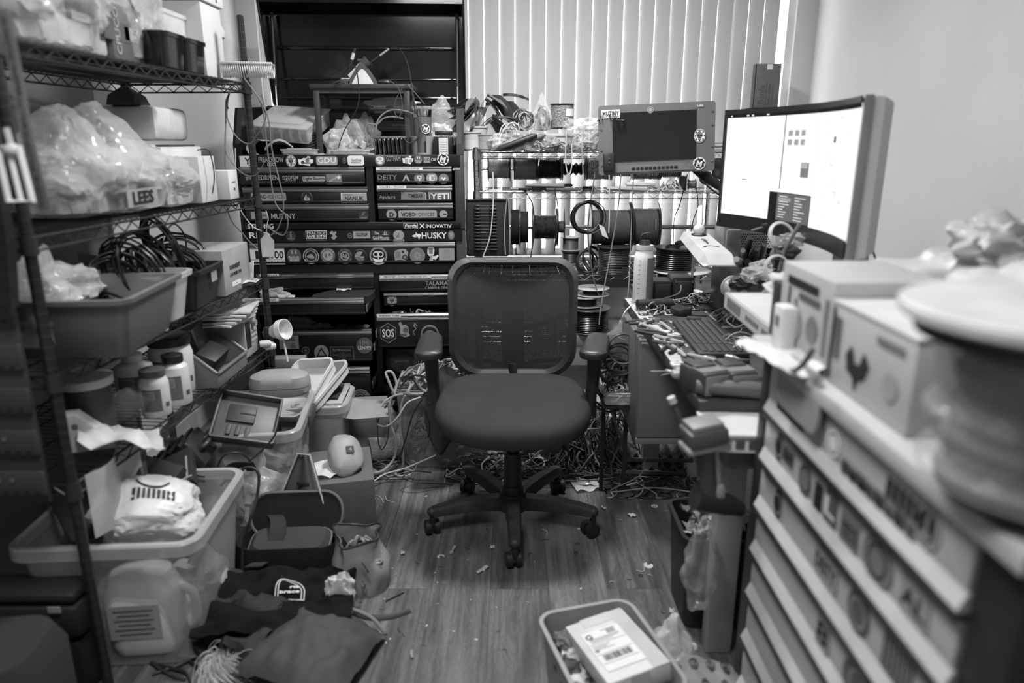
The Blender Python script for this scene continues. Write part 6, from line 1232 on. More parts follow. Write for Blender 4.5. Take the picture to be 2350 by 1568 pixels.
# second shelf
FOAM = g(.4, .7, bump=.1, bsc=30)
def fbag(px, X, L_, w_, h_, lab, seed, mat=None, z=None, tip=None, amp=.2): p = pX(px, 430, X); m = MB(); bagmesh(m, w_, L_, h_, mat or clear(.6, .3, .15, .25, 9), seed, amp, 1.7, 5, True, tip); return one(m, 'plastic_bag', lab, 'bag', (X, p.y, Z2 if z is None else z))
fbag(150, -1.17, .13, .13, .12, 'glossy clear bag of foam at the near end of the second shelf', 11, tip=(0, 0, .03))
fbag(250, -1.14, .19, .13, .115, 'big clear bag of foam pieces filling the middle of the second shelf', 12, tip=(.0, -.05, .06))
fbag(365, -1.1, .12, .1, .075, 'rounded clear bag with a dark name label on the second shelf', 13)
for i, (px, X, s) in enumerate(((165, -1.15, .09), (235, -1.12, .1), (275, -1.2, .1), (320, -1.13, .085), (210, -1.22, .09), (355, -1.12, .07), (130, -1.2, .08))):
    p = pX(px, 430, X); m = MB(); bagmesh(m, s*.8, s, s*.7, FOAM, 30+i, .3, 1.5, 4); one(m, 'foam_piece', ('pale foam lump at the near end of the foam bags', 'largest pale foam lump in the middle bag', 'foam lump behind the largest one', 'foam lump next to the labelled bag', 'foam lump at the back of the shelf', 'small foam lump inside the labelled bag', 'foam lump close to the near post')[i], 'foam', (X, p.y, Z2+.01+.03*(i % 3)))
p = pX(330, 452, -.985); m = MB(INK); m.T = Matrix.Translation(p) @ Matrix(((0, 0, 1, 0), (1, 0, 0, 0), (0, 1, 0, 0), (0, 0, 0, 1))); m.text('LEES', .045, Matrix(), None, .11, .001, .03); m.box((0, 0, -.002), (.16, .045, .001), PG); one(m, 'name_label', 'dark lettered name label on the front of the clear bag', 'label')
t = boxy('styrofoam_block', 'white styrofoam box resting on top of the white cartons on the second shelf', 'foam box', (-1.27, pX(345, 310, -1.25).y, Z2+.20), (.2, .3, .11), g(.62, .8, bump=.15, bsc=60), 4, .02)
m = MB(g(.03, .2)); m.loft([[(-.05, -.1, 0), (.05, -.1, 0), (.05, .1, 0), (-.05, .1, 0)], [(-.04, -.1, .05), (.04, -.06, .06), (.04, .08, .05), (-.04, .1, .04)], [(-.01, -.02, .10), (.01, -.02, .10), (.01, .03, .09), (-.01, .03, .09)]], None, True); one(m, 'face_shield', 'glossy dark visor lying on the white styrofoam box', 'visor', (-1.25, pX(300, 270, -1.25).y, Z2+.31)).scale = (.9, .55, .6)
t = boxy('white_carton', 'long white carton under the styrofoam box on the second shelf', 'box', (-1.2, pX(440, 400, -1.1).y-.05, Z2), (.2, .3, .18), g(.58, .5, var=.03)); m = MB(DK); m.box((.02, .05, .184), (.12, .2, .006), None, .002); m.build('folded_cloth', t)
boxy('clear_lidded_box', 'milky lidded plastic box behind the labelled bag', 'container', (-1.24, pX(370, 400, -1.2).y, Z2), (.16, .24, .19), clear(.8, .6, .2), 0, .015)
t = boxy('white_carton', 'small white carton at the far end of the second shelf', 'box', (-1.045, 2.60, Z2), (.11, .085, .1), g(.6, .5, var=.03)); side(t, .0557, 0, .06, .05, .03, None, '=====', .012, PG); side(t, .0557, 0, .035, .05, .03, None, 'IIIII', .012, PD)
t = boxy('white_carton', 'middle sized white carton beside the small one on the second shelf', 'box', (-1.09, 2.46, Z2), (.14, .13, .15), g(.56, .5, var=.03)); 
cable([(-1.03, 2.42, Z2+.17), (-1.0, 2.44, Z2+.165), (-.995, 2.45, Z2+.09), (-1.0, 2.43, Z2+.03)], .0022, BLKM, 'thin lead hanging off the middle sized white carton')
# third shelf
def obin(loc, w, d, h, mat, lab, rz=0, name='storage_bin', taper=.18, r=.03, ang=None):
    t = thing(name, lab, 'bin', loc, rz, None, ang); m = MB(mat); tub(m, w, d, h, taper, r, .004, .012); m.build('bin_body', t); return t
GB = g(.17, .45, var=.05)
t = obin((-1.085, 1.80, Z3), .33, .36, .15, GB, 'large grey open bin jutting out at the near end of the third shelf', 5, r=.025)
m = MB(); bagmesh(m, .07, .08, .10, BAG, 41, .35, 1.8, 4, True, (0, 0, .04)); one(m, 'bubble_bag', 'glossy bubble bag standing in the large grey open bin', 'bag', (-1.14, 1.70, Z3+.02))
m = MB(); bagmesh(m, .07, .10, .06, BAGM, 42, .35, 1.8, 4); one(m, 'plastic_bag', 'crumpled bag at the back of the large grey open bin', 'bag', (-1.19, 1.87, Z3+.07))
t = obin((-1.09, 2.06, Z3), .26, .14, .14, clear(.75, .35, .1), 'clear bin with a curved rim between the grey and black bins', 0, r=.04)
t = obin((-1.075, 2.25, Z3), .22, .22, .125, g(.018, .4), 'black open bin heaped with coiled cables on the third shelf', 3, r=.012); side(t, .1125, .03, .09, .05, .035, g(.35, .4), None)
CB = [g(.012, .35), g(.02, .4), g(.008, .3)]
for i in range(9):
    m = MB(CB[i % 3]); coil(m, .085+.012*(i % 3), .0032, 6, None, .02, .016, 50+i, 6, 18, R(0, 90, 0) if i % 2 else R(70, 0, 0)); one(m, 'coiled_cable', 'coil of black cable '+('nearest the grey bin', 'second in the row', 'leaning back', 'standing tall in the middle', 'behind the middle coil', 'with the widest loops', 'sagging over the bin rim', 'next to the cardboard box', 'at the very top')[i]+' of the black cable heap', 'cable', (-1.12+.015*(i % 3), 1.98+.052*i if i < 8 else 2.2, Z3+.11+.03*math.sin(i)+(0.035 if i == 8 else 0)), 0, None, (0, math.radians(-25+8*i), math.radians(70+7*i)))
m = MB(); tangle(m, .10, .26, .17, 90, .0032, CB, 61); one(m, 'cable_heap', 'loose black cables heaped above the black bin', 'cables', (-1.12, 2.18, Z3+.05), 0, None, None, 'stuff')
m = MB(g(.012, .4)); m.tube(spline([(0, 0, 0), (0, .02, .06), (.0, .1, .1), (0, .17, .05), (0, .16, -.03)], 8), .003, 6); one(m, 'cable', 'single cable loop rising above the black cable heap', 'cable', (-1.1, 2.24, Z3+.15))
t = boxy('cardboard_box', 'grey cardboard box with two lines of print at the far part of the third shelf', 'box', (-1.06, 2.50, Z3), (.18, .24, .155), g(.3, .7)); side(t, .0908, -.02, .09, .1, .03, None, 'KARNERST', .02, INK); side(t, .0908, -.02, .065, .1, .03, None, 'CAS WEEK 1094', .015, INK); side(t, .0908, -.02, .03, .08, .016, PW, '---', .01)
m = MB(g(.2, .6)); m.prism([(0, 0), (.32, 0), (.24, .12), (.0, .18)], .003, None, R(90, 0, 90)); one(m, 'cardboard_flap', 'large cardboard flap standing against the wall behind the cable heap', 'cardboard', (-1.33, 2.18, Z3))
for i in range(6): m = MB((OW, LG, MG, WH, DK, LG)[i]); m.box((0, 0, 0), (.07, .11, .004), None); one(m, 'leaflet', ('pale', 'light grey', 'grey', 'white', 'black', 'plain')[i]+' leaflet wedged by the far post of the third shelf', 'leaflet', (-1.0-.012*i, 2.655-.012*i, Z3+.03+.012*i), 0, None, (math.radians(30+12*i), math.radians(-30+9*i), math.radians(10*i)))
for i in range(4): m = MB((WH, OW, LG, WH)[i]); sheet(m, .14, .12, None, .006, i, 6); one(m, 'paper_sheet', 'loose paper lying on the far end of the third shelf, '+('lowest', 'second', 'third', 'topmost')[i], 'paper', (-1.02, 2.62-.02*i, Z3+.004*i), 12*i)
# fourth shelf
LBL = g(.13, .5)
def jar(px, py, r, h, lab, lid=None, lb=True, body=None, name='supplement_jar', z=None, neck=.55):
    p = aZ(px, py, Z4 if z is None else z); t = thing(name, lab, 'jar', p, 0); m = MB(body or g(.66, .35, var=.02)); m.lathe([(0, 0), (r*.94, 0), (r, r*.1), (r, h*.68), (r*.93, h*.77), (r*neck, h*.84), (r*neck, h*.88), (0, h*.88)], 32); m.build('jar_body', t)
    m = MB(lid or BLKM); m.lathe([(r*neck*1.12, h*.85), (r*neck*1.14, h*.86), (r*neck*1.14, h*.99), (r*neck*1.05, h), (0, h)], 32); m.build('lid', t)
    if lb:
        m = MB(LBL); m.lathe([(r*1.006, h*.14), (r*1.006, h*.62)], 16, None, R(0, 0, -115), math.radians(75)); m.lathe([(r*1.01, h*.40), (r*1.01, h*.58)], 10, PG, R(0, 0, -105), math.radians(40)); [m.lathe([(r*1.014, h*(.42+.03*k)), (r*1.014, h*(.43+.03*k))], 8, INK, R(0, 0, -102), math.radians(34)) for k in range(5)]; m.lathe([(r*1.006, h*.2), (r*1.006, h*.3)], 8, PD, R(0, 0, -25), math.radians(20)); m.build('label', t)
    return t
jar(362, 950, .041, .14, 'short white supplement jar nearest the shelf front', g(.1, .5), neck=.75)
jar(408, 924, .044, .155, 'white supplement jar with a black cap behind the short one', neck=.62)
jar(402, 896, .066, .185, 'big white supplement tub with a wide black lid', g(.02, .4), neck=.86)
jar(318, 925, .055, .16, 'white supplement jar with a dark panel left of the big tub', g(.6, .4), neck=.45)
jar(214, 988, .062, .16, 'grey canister with a flat white lid at the near end of the fourth shelf', g(.6, .5), False, g(.08, .5), 'canister', neck=.98)
t = thing('clear_bottle', 'clear plastic jug lying on its side between the canister and the jars', 'bottle', aZ(292, 965, Z4)+Vector((0, 0, .045))); m = MB(clear(.5, .2, .06)); m.lathe([(0, -.08), (.04, -.08), (.046, -.07), (.046, .03), (.02, .07), (.018, .09)], 24, None, R(0, 70, 30)); m.build('jug_body', t); m = MB(BLKM); m.lathe([(.021, .085), (.021, .1), (0, .1)], 18, None, R(0, 70, 30)); m.build('cap', t)
m = MB(); bagmesh(m, .06, .07, .06, BAG, 44, .4, 2, 4); one(m, 'bubble_bag', 'glossy crumpled film behind the jar row on the fourth shelf', 'bag', aZ(335, 900, Z4))
p = aZ(215, 1018, Z4); t = thing('wall_charger', 'white wedge-shaped plastic device at the front of the fourth shelf', 'device', p, 20); m = MB(g(.62, .45)); m.prism([(-.05, 0), (.06, 0), (.05, .03), (-.02, .1), (-.05, .1)], .05, None, R(90, 0, 0)); m.build('shell', t); m = MB(PM); m.prism(circ(.008, 14, -.025, .07), .001, None, TR(0, -.0505, 0, 90)); m.build('button', t)
m = MB(g(.45, .5)); sheet(m, .2, .22, None, .03, 8, 12, .001, R(0, 0, 0)); one(m, 'plastic_mailer', 'pale mailer bag drooping over the near edge of the fourth shelf', 'bag', aZ(270, 1025, Z4), 30, None, (math.radians(-8), math.radians(18), math.radians(30)))
m = MB(clear(.7, .4, .2)); m.grid(lambda u, v: (.02*math.sin(u*6)+.01, (u-.5)*.26, -.17*v), 12, 6, None, True, .001); one(m, 'plastic_film', 'translucent film hanging below the near edge of the fourth shelf', 'film', aZ(225, 1040, Z4)+Vector((.03, 0, 0)))
# open-front bin lying tilted
p = aZ(505, 868, Z4); t = thing('parts_bin', 'grey open-front parts bin with dark boxes inside on the fourth shelf', 'bin', p+Vector((-.05, .03, 0)), 0); m = MB(g(.14, .45)); a_, b_, h_ = .085, .13, .12
m.box((0, 0, .003), (2*a_, 2*b_, .005)); m.box((-a_, 0, h_/2), (.004, 2*b_, h_)); m.prism([(-b_, 0), (b_, 0), (b_, .05), (.03, h_), (-b_, h_)], .004, None, Matrix(((0, 0, 1, -a_), (1, 0, 0, -b_), (0, 1, 0, 0), (0, 0, 0, 1))) @ Matrix()) if False else None
for s_, y in ((1, -b_), (1, b_)): m.prism([(-a_, 0), (a_, 0), (a_, .045), (.0, h_), (-a_, h_)], .004, None, TR(0, y+.002, 0, 90))
m.box((a_, 0, .024), (.004, 2*b_, .048), None, .001); m.tube([(a_+.003, -b_, .048), (a_+.003, b_, .048)], .006, 8); m.tube([(a_, -b_, .048), (0, -b_, h_), (-a_, -b_, h_)], .006, 8); m.tube([(a_, b_, .048), (0, b_, h_), (-a_, b_, h_)], .006, 8); m.build('bin_body', t)
boxy('small_black_box', 'open black box tilted inside the parts bin', 'box', p+Vector((-.05, .03, .03)), (.07, .11, .07), BLKM, 0, .002, None, (math.radians(10), math.radians(25), 0))
boxy('dark_carton', 'grey carton leaning in the back of the parts bin', 'box', p+Vector((-.09, .10, .02)), (.05, .1, .15), g(.07, .6), 0, .002, None, (math.radians(12), math.radians(-10), 0))
p = aZ(583, 822, Z4); t = thing('oscilloscope', 'pale bench oscilloscope with knobs beside the far rack post', 'oscilloscope', (-1.12, 2.60, Z4)); m = MB(g(.4, .5)); m.box((0, 0, .075), (.28, .13, .15), None, .008); m.build('case', t)
m = MB(g(.03, .2)); m.box((.1405, -.035, .085), (.002, .045, .1)); m.build('screen', t); m = MB(g(.33, .5)); m.cyl((.14, .015, .12), (.156, .015, .12), .012, None, 20); m.build('large_knob', t)
for k in range(12): m = MB(g(.5, .5)); m.box((.1415, .0+.014*(k % 4), .09-.018*(k//4)), (.004, .009, .008), None, .001); m.build('button', t)
for i in range(5): m = MB((WH, OW, g(.5, .5), WH, OW)[i]); sheet(m, .22, .2, None, .004, i+3, 6, .006); one(m, 'padded_envelope', 'padded envelope in the stack on the oscilloscope, '+('bottom', 'second up', 'middle', 'second down', 'top one')[i], 'envelope', (-1.08+.006*i, 2.52+.008*i, Z4+.152+.009*i), 4*i-6)
t = thing('clip_spotlight', 'small white clip lamp with a cup-shaped head at the far rack post', 'lamp', (-.925, 2.66, .66)); t.scale = (.8,)*3; m = MB(g(.66, .4)); m.lathe([(.012, 0), (.03, .01), (.045, .05), (.05, .055), (.05, .085), (.046, .085), (.04, .05), (.0, .03)], 28, None, R(0, 75, -20)); m.build('lamp_head', t); m = MB(g(.62, .4)); m.tube([(.06, -.02, -.03), (.075, -.03, -.14)], .005, 8); m.ball((0, 0, 0), .022, None, 2); m.build('stem', t); m = MB(BLKM); m.box((-.02, 0, 0), (.03, .04, .05), None, .005); m.build('clip', t)
for i in range(3): m = MB(g(.55, .5)); m.T = R(0, 90, 20); m.lathe([(0, 0), (.011, 0), (.013, .006), (.012, .035), (.008, .04), (0, .04)], 16); one(m, 'earplug_case', 'small pale earphone capsule clipped on the shelf edge by the lamp, '+('upper', 'lower', 'front')[i], 'earphone', aY(596+8*(i % 2), 790+10*(i > 0), 2.55)+Vector((0, .02*i, 0)))
# cords strung along the far post
for i, (pts, Y, r_, mt, lab) in enumerate((([(560, 180), (600, 240), (612, 330), (630, 460), (660, 500), (650, 540), (612, 520)], 2.66, .0032, LG, 'outer grey cord looping down from the far rack post'), ([(565, 185), (612, 260), (625, 350), (650, 460), (640, 520), (615, 545)], 2.64, .0032, LG, 'inner grey cord looping down from the far rack post'), ([(530, 200), (520, 260), (540, 310), (570, 330), (590, 310), (610, 270), (600, 215)], 2.68, .0028, MG, 'wide loop of lead in front of the tool chest corner'), ([(525, 210), (516, 330), (530, 370), (560, 400), (590, 400), (612, 360)], 2.69, .0025, LG, 'thin lead dipping below the first loop'), ([(518, 240), (520, 470), (560, 540), (590, 570)], 2.7, .0028, LG, 'pale lead running down beside the far rack post'), ([(526, 215), (519, 235), (524, 250)], 2.66, .004, BLKM, 'black tie holding the leads by the far rack post'), ([(540, 340), (545, 460), (575, 515), (600, 530)], 2.68, .0025, OW, 'thin white lead sagging behind the far post'))):
    cable([aY(x, y, Y) for x, y in pts], r_*.8, MG if mt is LG else mt, lab)
q = aY(615, 565, 2.62); t = thing('paper_tag', 'cream paper hang tag dangling by the far rack post', 'tag', q, 0); m = MB(g(.62, .7)); m.T = R(90, 0, 0); m.prism([(-.024, -.04), (.02, -.042), (.024, .02), (.012, .034), (.006, .043), (-.008, .044), (-.014, .036), (-.026, .024)], .0008); m.build('tag_card', t); m = MB(OW); m.tube(spline([(0, 0, .04), (.002, -.004, .07), (.01, 0, .1), (.004, 0, .13)], 5), .0016, 6); m.build('string', t)
# white tool chest corner logo panel behind the post
# ---- below the fourth shelf
def tote(loc, w, d, h, lab, rz, op=.12, latch=True, name='storage_tote'):
    t = thing(name, lab, 'tote', loc, rz); M_ = clear(.6, op, .2); m = MB(M_); tub(m, w, d, h, .16, .045, .003, .010, None, .012); m.build('tote_body', t)
    m = MB(clear(.5, .5, .25)); m.loft([rrect(w+.02, d+.02, .05, h-.04), rrect(w+.034, d+.034, .055, h-.034), rrect(w+.034, d+.034, .055, h-.004), rrect(w+.024, d+.024, .05, h), rrect(w-.004, d-.004, .045, h-.002), rrect(w-.012, d-.012, .045, h-.03)], None, True, False, False); m.build('rim', t); return t
tt = tote((-1.045, 1.80, 0), .44, .42, .39, 'large milky open tote on the floor behind the near rack post', 4, .2)
m = MB(INK); m.T = Matrix.Translation((.222+.012, .05, .365)) @ Matrix(((0, 0, 1, 0), (1, 0, 0, 0), (0, 1, 0, 0), (0, 0, 0, 1))); m.text('Hefty', .035, Matrix(), None, .07, .0008, .04); m.build('lettering', tt)
m = MB(); bagmesh(m, .13, .11, .075, g(.62, .4, bump=.15, bsc=20), 70, .2, 1.6, 5); o_ = one(m, 'plastic_mailer', 'crumpled white mailer with a curved arrow smile, heaped on the large tote', 'mailer', (-1.0, 1.74, .33), 25, None, (math.radians(4), math.radians(14), math.radians(25)))
trm = BVHTree.FromPolygons(m.v, m.f); m2 = MB(INK); P = decal(trm, None, [(.0+.045*math.cos(a), .02+.045*math.sin(a)) for a in [math.radians(200+14*k) for k in range(10)]], .003); m2.tube(P, .0028, 5); [m2.add(decal(trm, None, [(x, -.06), (x+.008, -.06), (x+.008, -.03), (x, -.03)], .002), [(0, 1, 2, 3)]) for x in [-.05+.012*k for k in range(9)]]; [m2.add(decal(trm, None, [(x, .06), (x+.003, .06), (x+.003, .085), (x, .085)], .002), [(0, 1, 2, 3)]) for x in [-.0+.008*k for k in range(9)]]; m2.build('mailer_printing', o_)
t = thing('detergent_jug', 'white jug with a printed label inside the large tote', 'jug', (-.985, 1.665, .04), 6); m = MB(g(.6, .45, var=.02)); m.loft([rrect(.16, .09, .03, 0), rrect(.2, .11, .05, .03), rrect(.2, .11, .05, .17), rrect(.15, .09, .04, .23), rrect(.07, .07, .03, .25)], None, True); m.build('jug_body', t); m = MB(g(.3, .5)); m.box((-.01, -.057, .11), (.13, .002, .1)); [m.box((-.01, -.0585, .145-.014*k), (.1-.02*(k % 2), .001, .004), PD) for k in range(6)]; m.build('label', t); m = MB(g(.6, .45)); m.tube(spline([(.09, 0, .05), (.125, 0, .07), (.125, 0, .15), (.09, 0, .18)], 5), .012, 10); m.build('handle', t)
for i, (x, y, s, mt, lab) in enumerate(((-.93, 1.86, .07, FOAM, 'pale foam lump in the far corner of the large tote'), (-1.13, 1.88, .08, g(.25, .5), 'grey wrapped lump at the back of the large tote'), (-.92, 1.72, .05, BAGM, 'clear film pressed against the wall of the large tote'), (-1.12, 1.72, .07, g(.4, .5), 'soft pale bundle at the left inside the large tote'))): m = MB(); bagmesh(m, s, s, s, mt, 75+i, .4, 2, 4); one(m, 'wrapped_bundle', lab, 'bundle', (x, y, .04))
for i in range(6): m = MB(g(.2, .6)); m.box((0, 0, .1), (.008, .12, .2), None, .001); one(m, 'magazine', 'magazine standing in the row behind the near post, '+('first', 'second', 'third', 'fourth', 'fifth', 'last')[i]+' from the wall', 'magazine', (-1.2+.02*i, 1.93, .22), 0, None, (0, math.radians(8+2*i), 0))
t2 = tote((-.985, 2.44, 0), .44, .44, .42, 'clear latched tote full of bags standing before the far rack post', 8, .12); m = MB(g(.06, .5)); m.box((.24, .04, .375), (.012, .14, .05), None, .004); m.build('latch', t2)
for i, (x, y, z, s, mt, lab) in enumerate(((-.88, 2.3, .03, .1, BAGM, 'clear bag low in the latched tote'), (-1.05, 2.32, .05, .1, FOAM, 'white wrap at the left of the latched tote'), (-.87, 2.48, .1, .09, g(.2, .5), 'grey bundle at the right of the latched tote'), (-.95, 2.32, .22, .07, g(.55, .5), 'white folded paper near the top of the latched tote'), (-1.1, 2.5, .1, .1, g(.1, .5), 'dark bundle at the back of the latched tote'))): m = MB(); bagmesh(m, s*.9, s*.9, s, mt, 85+i, .4, 2, 4); one(m, 'wrapped_bundle', lab, 'bundle', (x, y, z))
# glasses case, open dark case on the latched tote
t = thing('glasses_case', 'smooth tan glasses case lying on the latched tote', 'case', aZ(645, 905, .46), 8); m = MB(g(.27, .5, var=.05))
def egg(m, z0, z1, w, d): m.loft([[(x*k, y*k, z) for x, y, _ in rrect(w, d, d*.49, 0, 8)] for k, z in ((.6, z0), (.88, z0+(z1-z0)*.12), (1, z0+(z1-z0)*.5), (1, z1))], None, True)
egg(m, 0, .035, .22, .12); m.build('lower_shell', t); m = MB(g(.3, .5, var=.05)); m.loft([[(x*k, y*k, z) for x, y, _ in rrect(.22, .12, .058, 0, 8)] for k, z in ((1, .038), (1, .055), (.93, .075), (.7, .087), (.3, .091))], None, True); m.build('upper_shell', t)
t = thing('open_plastic_case', 'open dark grey plastic case leaning on the latched tote', 'tool case', aZ(565, 985, .44)+Vector((-.02, .06, 0)), 0, None, (math.radians(32), math.radians(14), math.radians(12)))
m = MB(g(.08, .45)); m.box((0, 0, .006), (.2, .19, .008), None, .003)
for c, d in (((0, .095, .02), (.2, .008, .035)), ((0, -.095, .02), (.2, .008, .035)), ((.1, 0, .02), (.008, .19, .035)), ((-.1, 0, .02), (.008, .19, .035))): m.box(c, d, None, .002)
m.build('case_tray', t); m = MB(DK); m.box((-.02, .02, .014), (.09, .07, .012), None, .003); [m.box((-.05+.03*k, -.05, .015), (.014, .04, .012), DG, .002) for k in range(3)]; m.box((0, .02, .021), (.05, .004, .002), INK); m.build('insert', t)
t = thing('white_plastic_tray', 'shiny white plastic tray leaning behind the tan glasses case', 'tray', aY(700, 905, 2.78), 0, None, (math.radians(34), math.radians(-10), math.radians(-28))); m = MB(g(.7, .3, var=.02)); tub(m, .21, .3, .05, .05, .03, .003, .006); m.build('tray_body', t); 
t = thing('white_plastic_tray', 'second white tray edge showing right of the leaning one', 'tray', aY(735, 900, 2.84), 0, None, (math.radians(28), math.radians(-14), math.radians(-34))); m = MB(g(.6, .3, var=.02)); tub(m, .2, .28, .045, .05, .04, .003, .008); m.build('tray_body', t)
m = MB(g(.26, .8)); m.prism([(0, 0), (.13, -.03), (.27, -.02), (.29, .09), (.16, .10), (.02, .13)], .004, None, R(18, 0, 0)); one(m, 'cardboard_flap', 'torn cardboard flap poking out right of the white trays', 'cardboard', aY(742, 955, 2.78), 4)
boxy('grey_carton', 'grey carton standing behind the tan glasses case', 'box', aY(668, 880, 2.95), (.14, .06, .12), g(.2, .6), 5)
t = tote((aZ(745, 1040, .12).x-.02, 2.86, 0), .2, .26, .33, 'small lidded clear container under the cardboard flap', 4, .4); m = MB(clear(.6, .5, .2)); m.box((0, 0, .335), (.19, .25, .01), None, .004); m.build('lid', t); m = MB(DK); sheet(m, .15, .18, None, .008, 3, 8, .004, TR(0, 0, .34)); m.build('mesh_net', t)
# tool case and pictures on the large tote
t = thing('power_tool_case', 'ribbed black tool case tilted above the large tote, white label on its end', 'tool case', aY(455, 1105, 2.13)+Vector((-.06, .02, -.0)), 0, None, (math.radians(0), math.radians(-36), math.radians(8))); m = MB(g(.03, .3)); m.box((0, .0, .05), (.26, .15, .10), None, .01); [m.box((-.1+.04*k, 0, .102), (.02, .15, .01), None, .003) for k in range(6)]; m.build('case_body', t); m = MB(PW); m.box((.0, -.0758, .06), (.12, .001, .045)); m.box((.08, -.0758, .06), (.04, .001, .045), PG); [m.box((.068+.004*k, -.0766, .06), (.002, .001, .03), INK) for k in range(7)]; m.build('label', t); m = MB(DK); m.tube(spline([(.13, -.04, .05), (.155, -.03, .05), (.155, .03, .05), (.13, .04, .05)], 5), .008, 8); m.build('handle', t)
t = thing('boxed_game', 'dark flat box with a white corner line lying beside the ribbed tool case', 'box', aY(400, 1105, 1.98)+Vector((-.03, 0, 0)), 0, None, (math.radians(24), math.radians(-22), math.radians(14))); m = MB(g(.03, .4)); m.box((0, 0, .01), (.2, .14, .03), None, .002); m.build('box_body', t); m = MB(PG); m.box((.03, -.055, .0262), (.14, .006, .001)); m.box((.085, -.01, .0262), (.006, .09, .001)); m.build('printing', t)
for i, (px, py, Y, rz, lab) in enumerate(((300, 1150, 1.78, 10, 'black folded flag cloth hanging between the fourth shelf and the large tote'), (250, 1180, 1.72, 40, 'black folder edge beside the near rack post'), (350, 1140, 1.88, -20, 'dark flat pouch behind the white mailer'))): m = MB(g(.02, .6)); m.box((0, 0, .02), (.2, .18, .03), None, .008); one(m, 'cloth_pouch', lab, 'pouch', aY(px, py, Y)+Vector((-.05, .05, 0)), 0, None, (math.radians(30), math.radians(-35+20*i), math.radians(rz)))
t = thing('camera_strap', 'black camera strap with white letters NO draped by the tool case', 'strap', aY(548, 1080, 2.12), 0, None, (math.radians(10), math.radians(-15), math.radians(14))); m = MB(g(.015, .7)); m.grid(lambda u, v: ((u-.5)*.11, .012*math.sin(u*5), (v-.5)*.036+.01*math.sin(u*3)), 10, 3, None, True, .004); m.build('band', t); m = MB(PW); m.text('NO', .03, TR(0.0, -.014, .004, 90, 0, 0), None, .05, .001, .03); m.build('lettering', t); m = MB(BLKM); m.tube(spline([(.05, 0, 0), (.03, 0, .06), (-.02, 0, .07), (-.06, 0, .03)], 6), .003, 6); m.build('cord', t)
cable([aY(505, 1115, 2.05), aY(560, 1075, 2.08), aY(592, 1085, 2.08), aY(590, 1140, 2.05), aY(575, 1190, 2.0), aY(558, 1250, 1.98), aY(556, 1320, 1.95)], .0048, BLKM, 'thick black cable curving down the side of the large tote')
cable([aY(642, 955, 2.2), aY(630, 1000, 2.18), aY(600, 1035, 2.16), aY(570, 1060, 2.14)], .003, BLKM, 'thin black lead in front of the clear latched tote')
cable([aY(375, 1145, 1.95), aY(385, 1110, 1.97), aY(420, 1092, 2.0), aY(470, 1095, 2.0)], .003, BLKM, 'black lead arching out of the large tote')
boxy('grey_carton', 'tall grey carton squeezed between the two totes', 'box', aZ(560, 1230, 0)+Vector((-.08, .08, 0)), (.1, .12, .33), g(.25, .6), 8)
# ---- near-left cases
t = thing('padded_case', 'rounded black case with pale piping in the bottom left corner of the picture', 'case', (-1.16, 1.30, 0), 6); m = MB(FAB); m.loft([rrect(.30, .22, .06, 0), rrect(.32, .24, .07, .03), rrect(.32, .24, .07, .27), rrect(.28, .2, .06, .32)], None, True); m.build('case_body', t); m = MB(g(.4, .4)); m.T = TR(0, -.128, .16, 90); m.tube([p for p in rrect(.26, .24, .07, 0)], .006, 8, None, False, True); m.build('piping', t)
t = thing('folded_black_bag', 'folded black fabric bag with a small white tag left of the near post', 'bag', (-1.21, 1.56, .17), 0); m = MB(g(.01, .7, bump=.2, bsc=20)); m.box((0, -.01, .05), (.30, .1, .1), None, .03); m.box((0, 0, .115), (.28, .1, .03), None, .015); m.build('fabric', t); m = MB(PG); m.box((.10, -.065, .10), (.03, .002, .016)); m.build('white_tag', t)
boxy('black_case', 'black case under the folded fabric bag left of the near post', 'case', (-1.22, 1.555, 0), (.28, .08, .16), g(.014, .5))
# ---- bags on the floor in the left foreground
boxy('kraft_carton', 'brown carton on the floor before the latched tote', 'box', (-.665, 2.47, 0), (.27, .30, .19), g(.12, .75), 14)
m = MB(clear(.8, .6, .1, .5)); sheet(m, .12, .14, None, .012, 3, 8); one(m, 'plastic_wrap', 'torn white packing film on the brown carton', 'film', (-.68, 2.42, .195), 20)
m = MB(); bagmesh(m, .062, .085, .035, g(.3, .5, var=.04), 7, .12, 1.2, 4); po = one(m, 'zip_pouch', 'light grey soft zip pouch with a small dark logo lying on the brown carton', 'pouch', (-.63, 2.46, .22), 0, None, (math.radians(38), math.radians(8), math.radians(24)))
m = MB(INK); m.box((.01, .0, .0735), (.028, .028, .001)); m.text('4', .022, TR(.01, 0, .0745), PG); m.build('logo', po)
def sack(mb, w, d, h, mat, seed=0, open_=True, n=36, fold=.12, lean=(0, 0)):
    rg = []; L_ = 12
    for j_ in range(L_+1):
        t_ = j_/L_; P = []
        for i in range(n):
            a = 2*PI*i/n; k = 1+fold*noise.noise(Vector((math.cos(a)*1.6+seed, math.sin(a)*1.6, t_*2.2+seed)))*(1+t_)+.03*math.sin(5*a+seed+3*t_)
            bl = .86+.3*math.sin(PI*min(1, t_*1.1+.12))*.45
            P.append((w/2*k*bl*math.copysign(abs(math.cos(a))**.8, math.cos(a))+lean[0]*t_, d/2*k*bl*math.copysign(abs(math.sin(a))**.8, math.sin(a))+lean[1]*t_, h*t_+(.012*math.sin(2*a+seed) if j_ == L_ else 0)))
        rg.append(P)
    inner = [[(x*.97, y*.97, z-.002) for x, y, z in rg[k]] for k in (12, 10, 7, 4)]
    mb.loft(rg+inner, mat, True, True, True); return rg[-1]
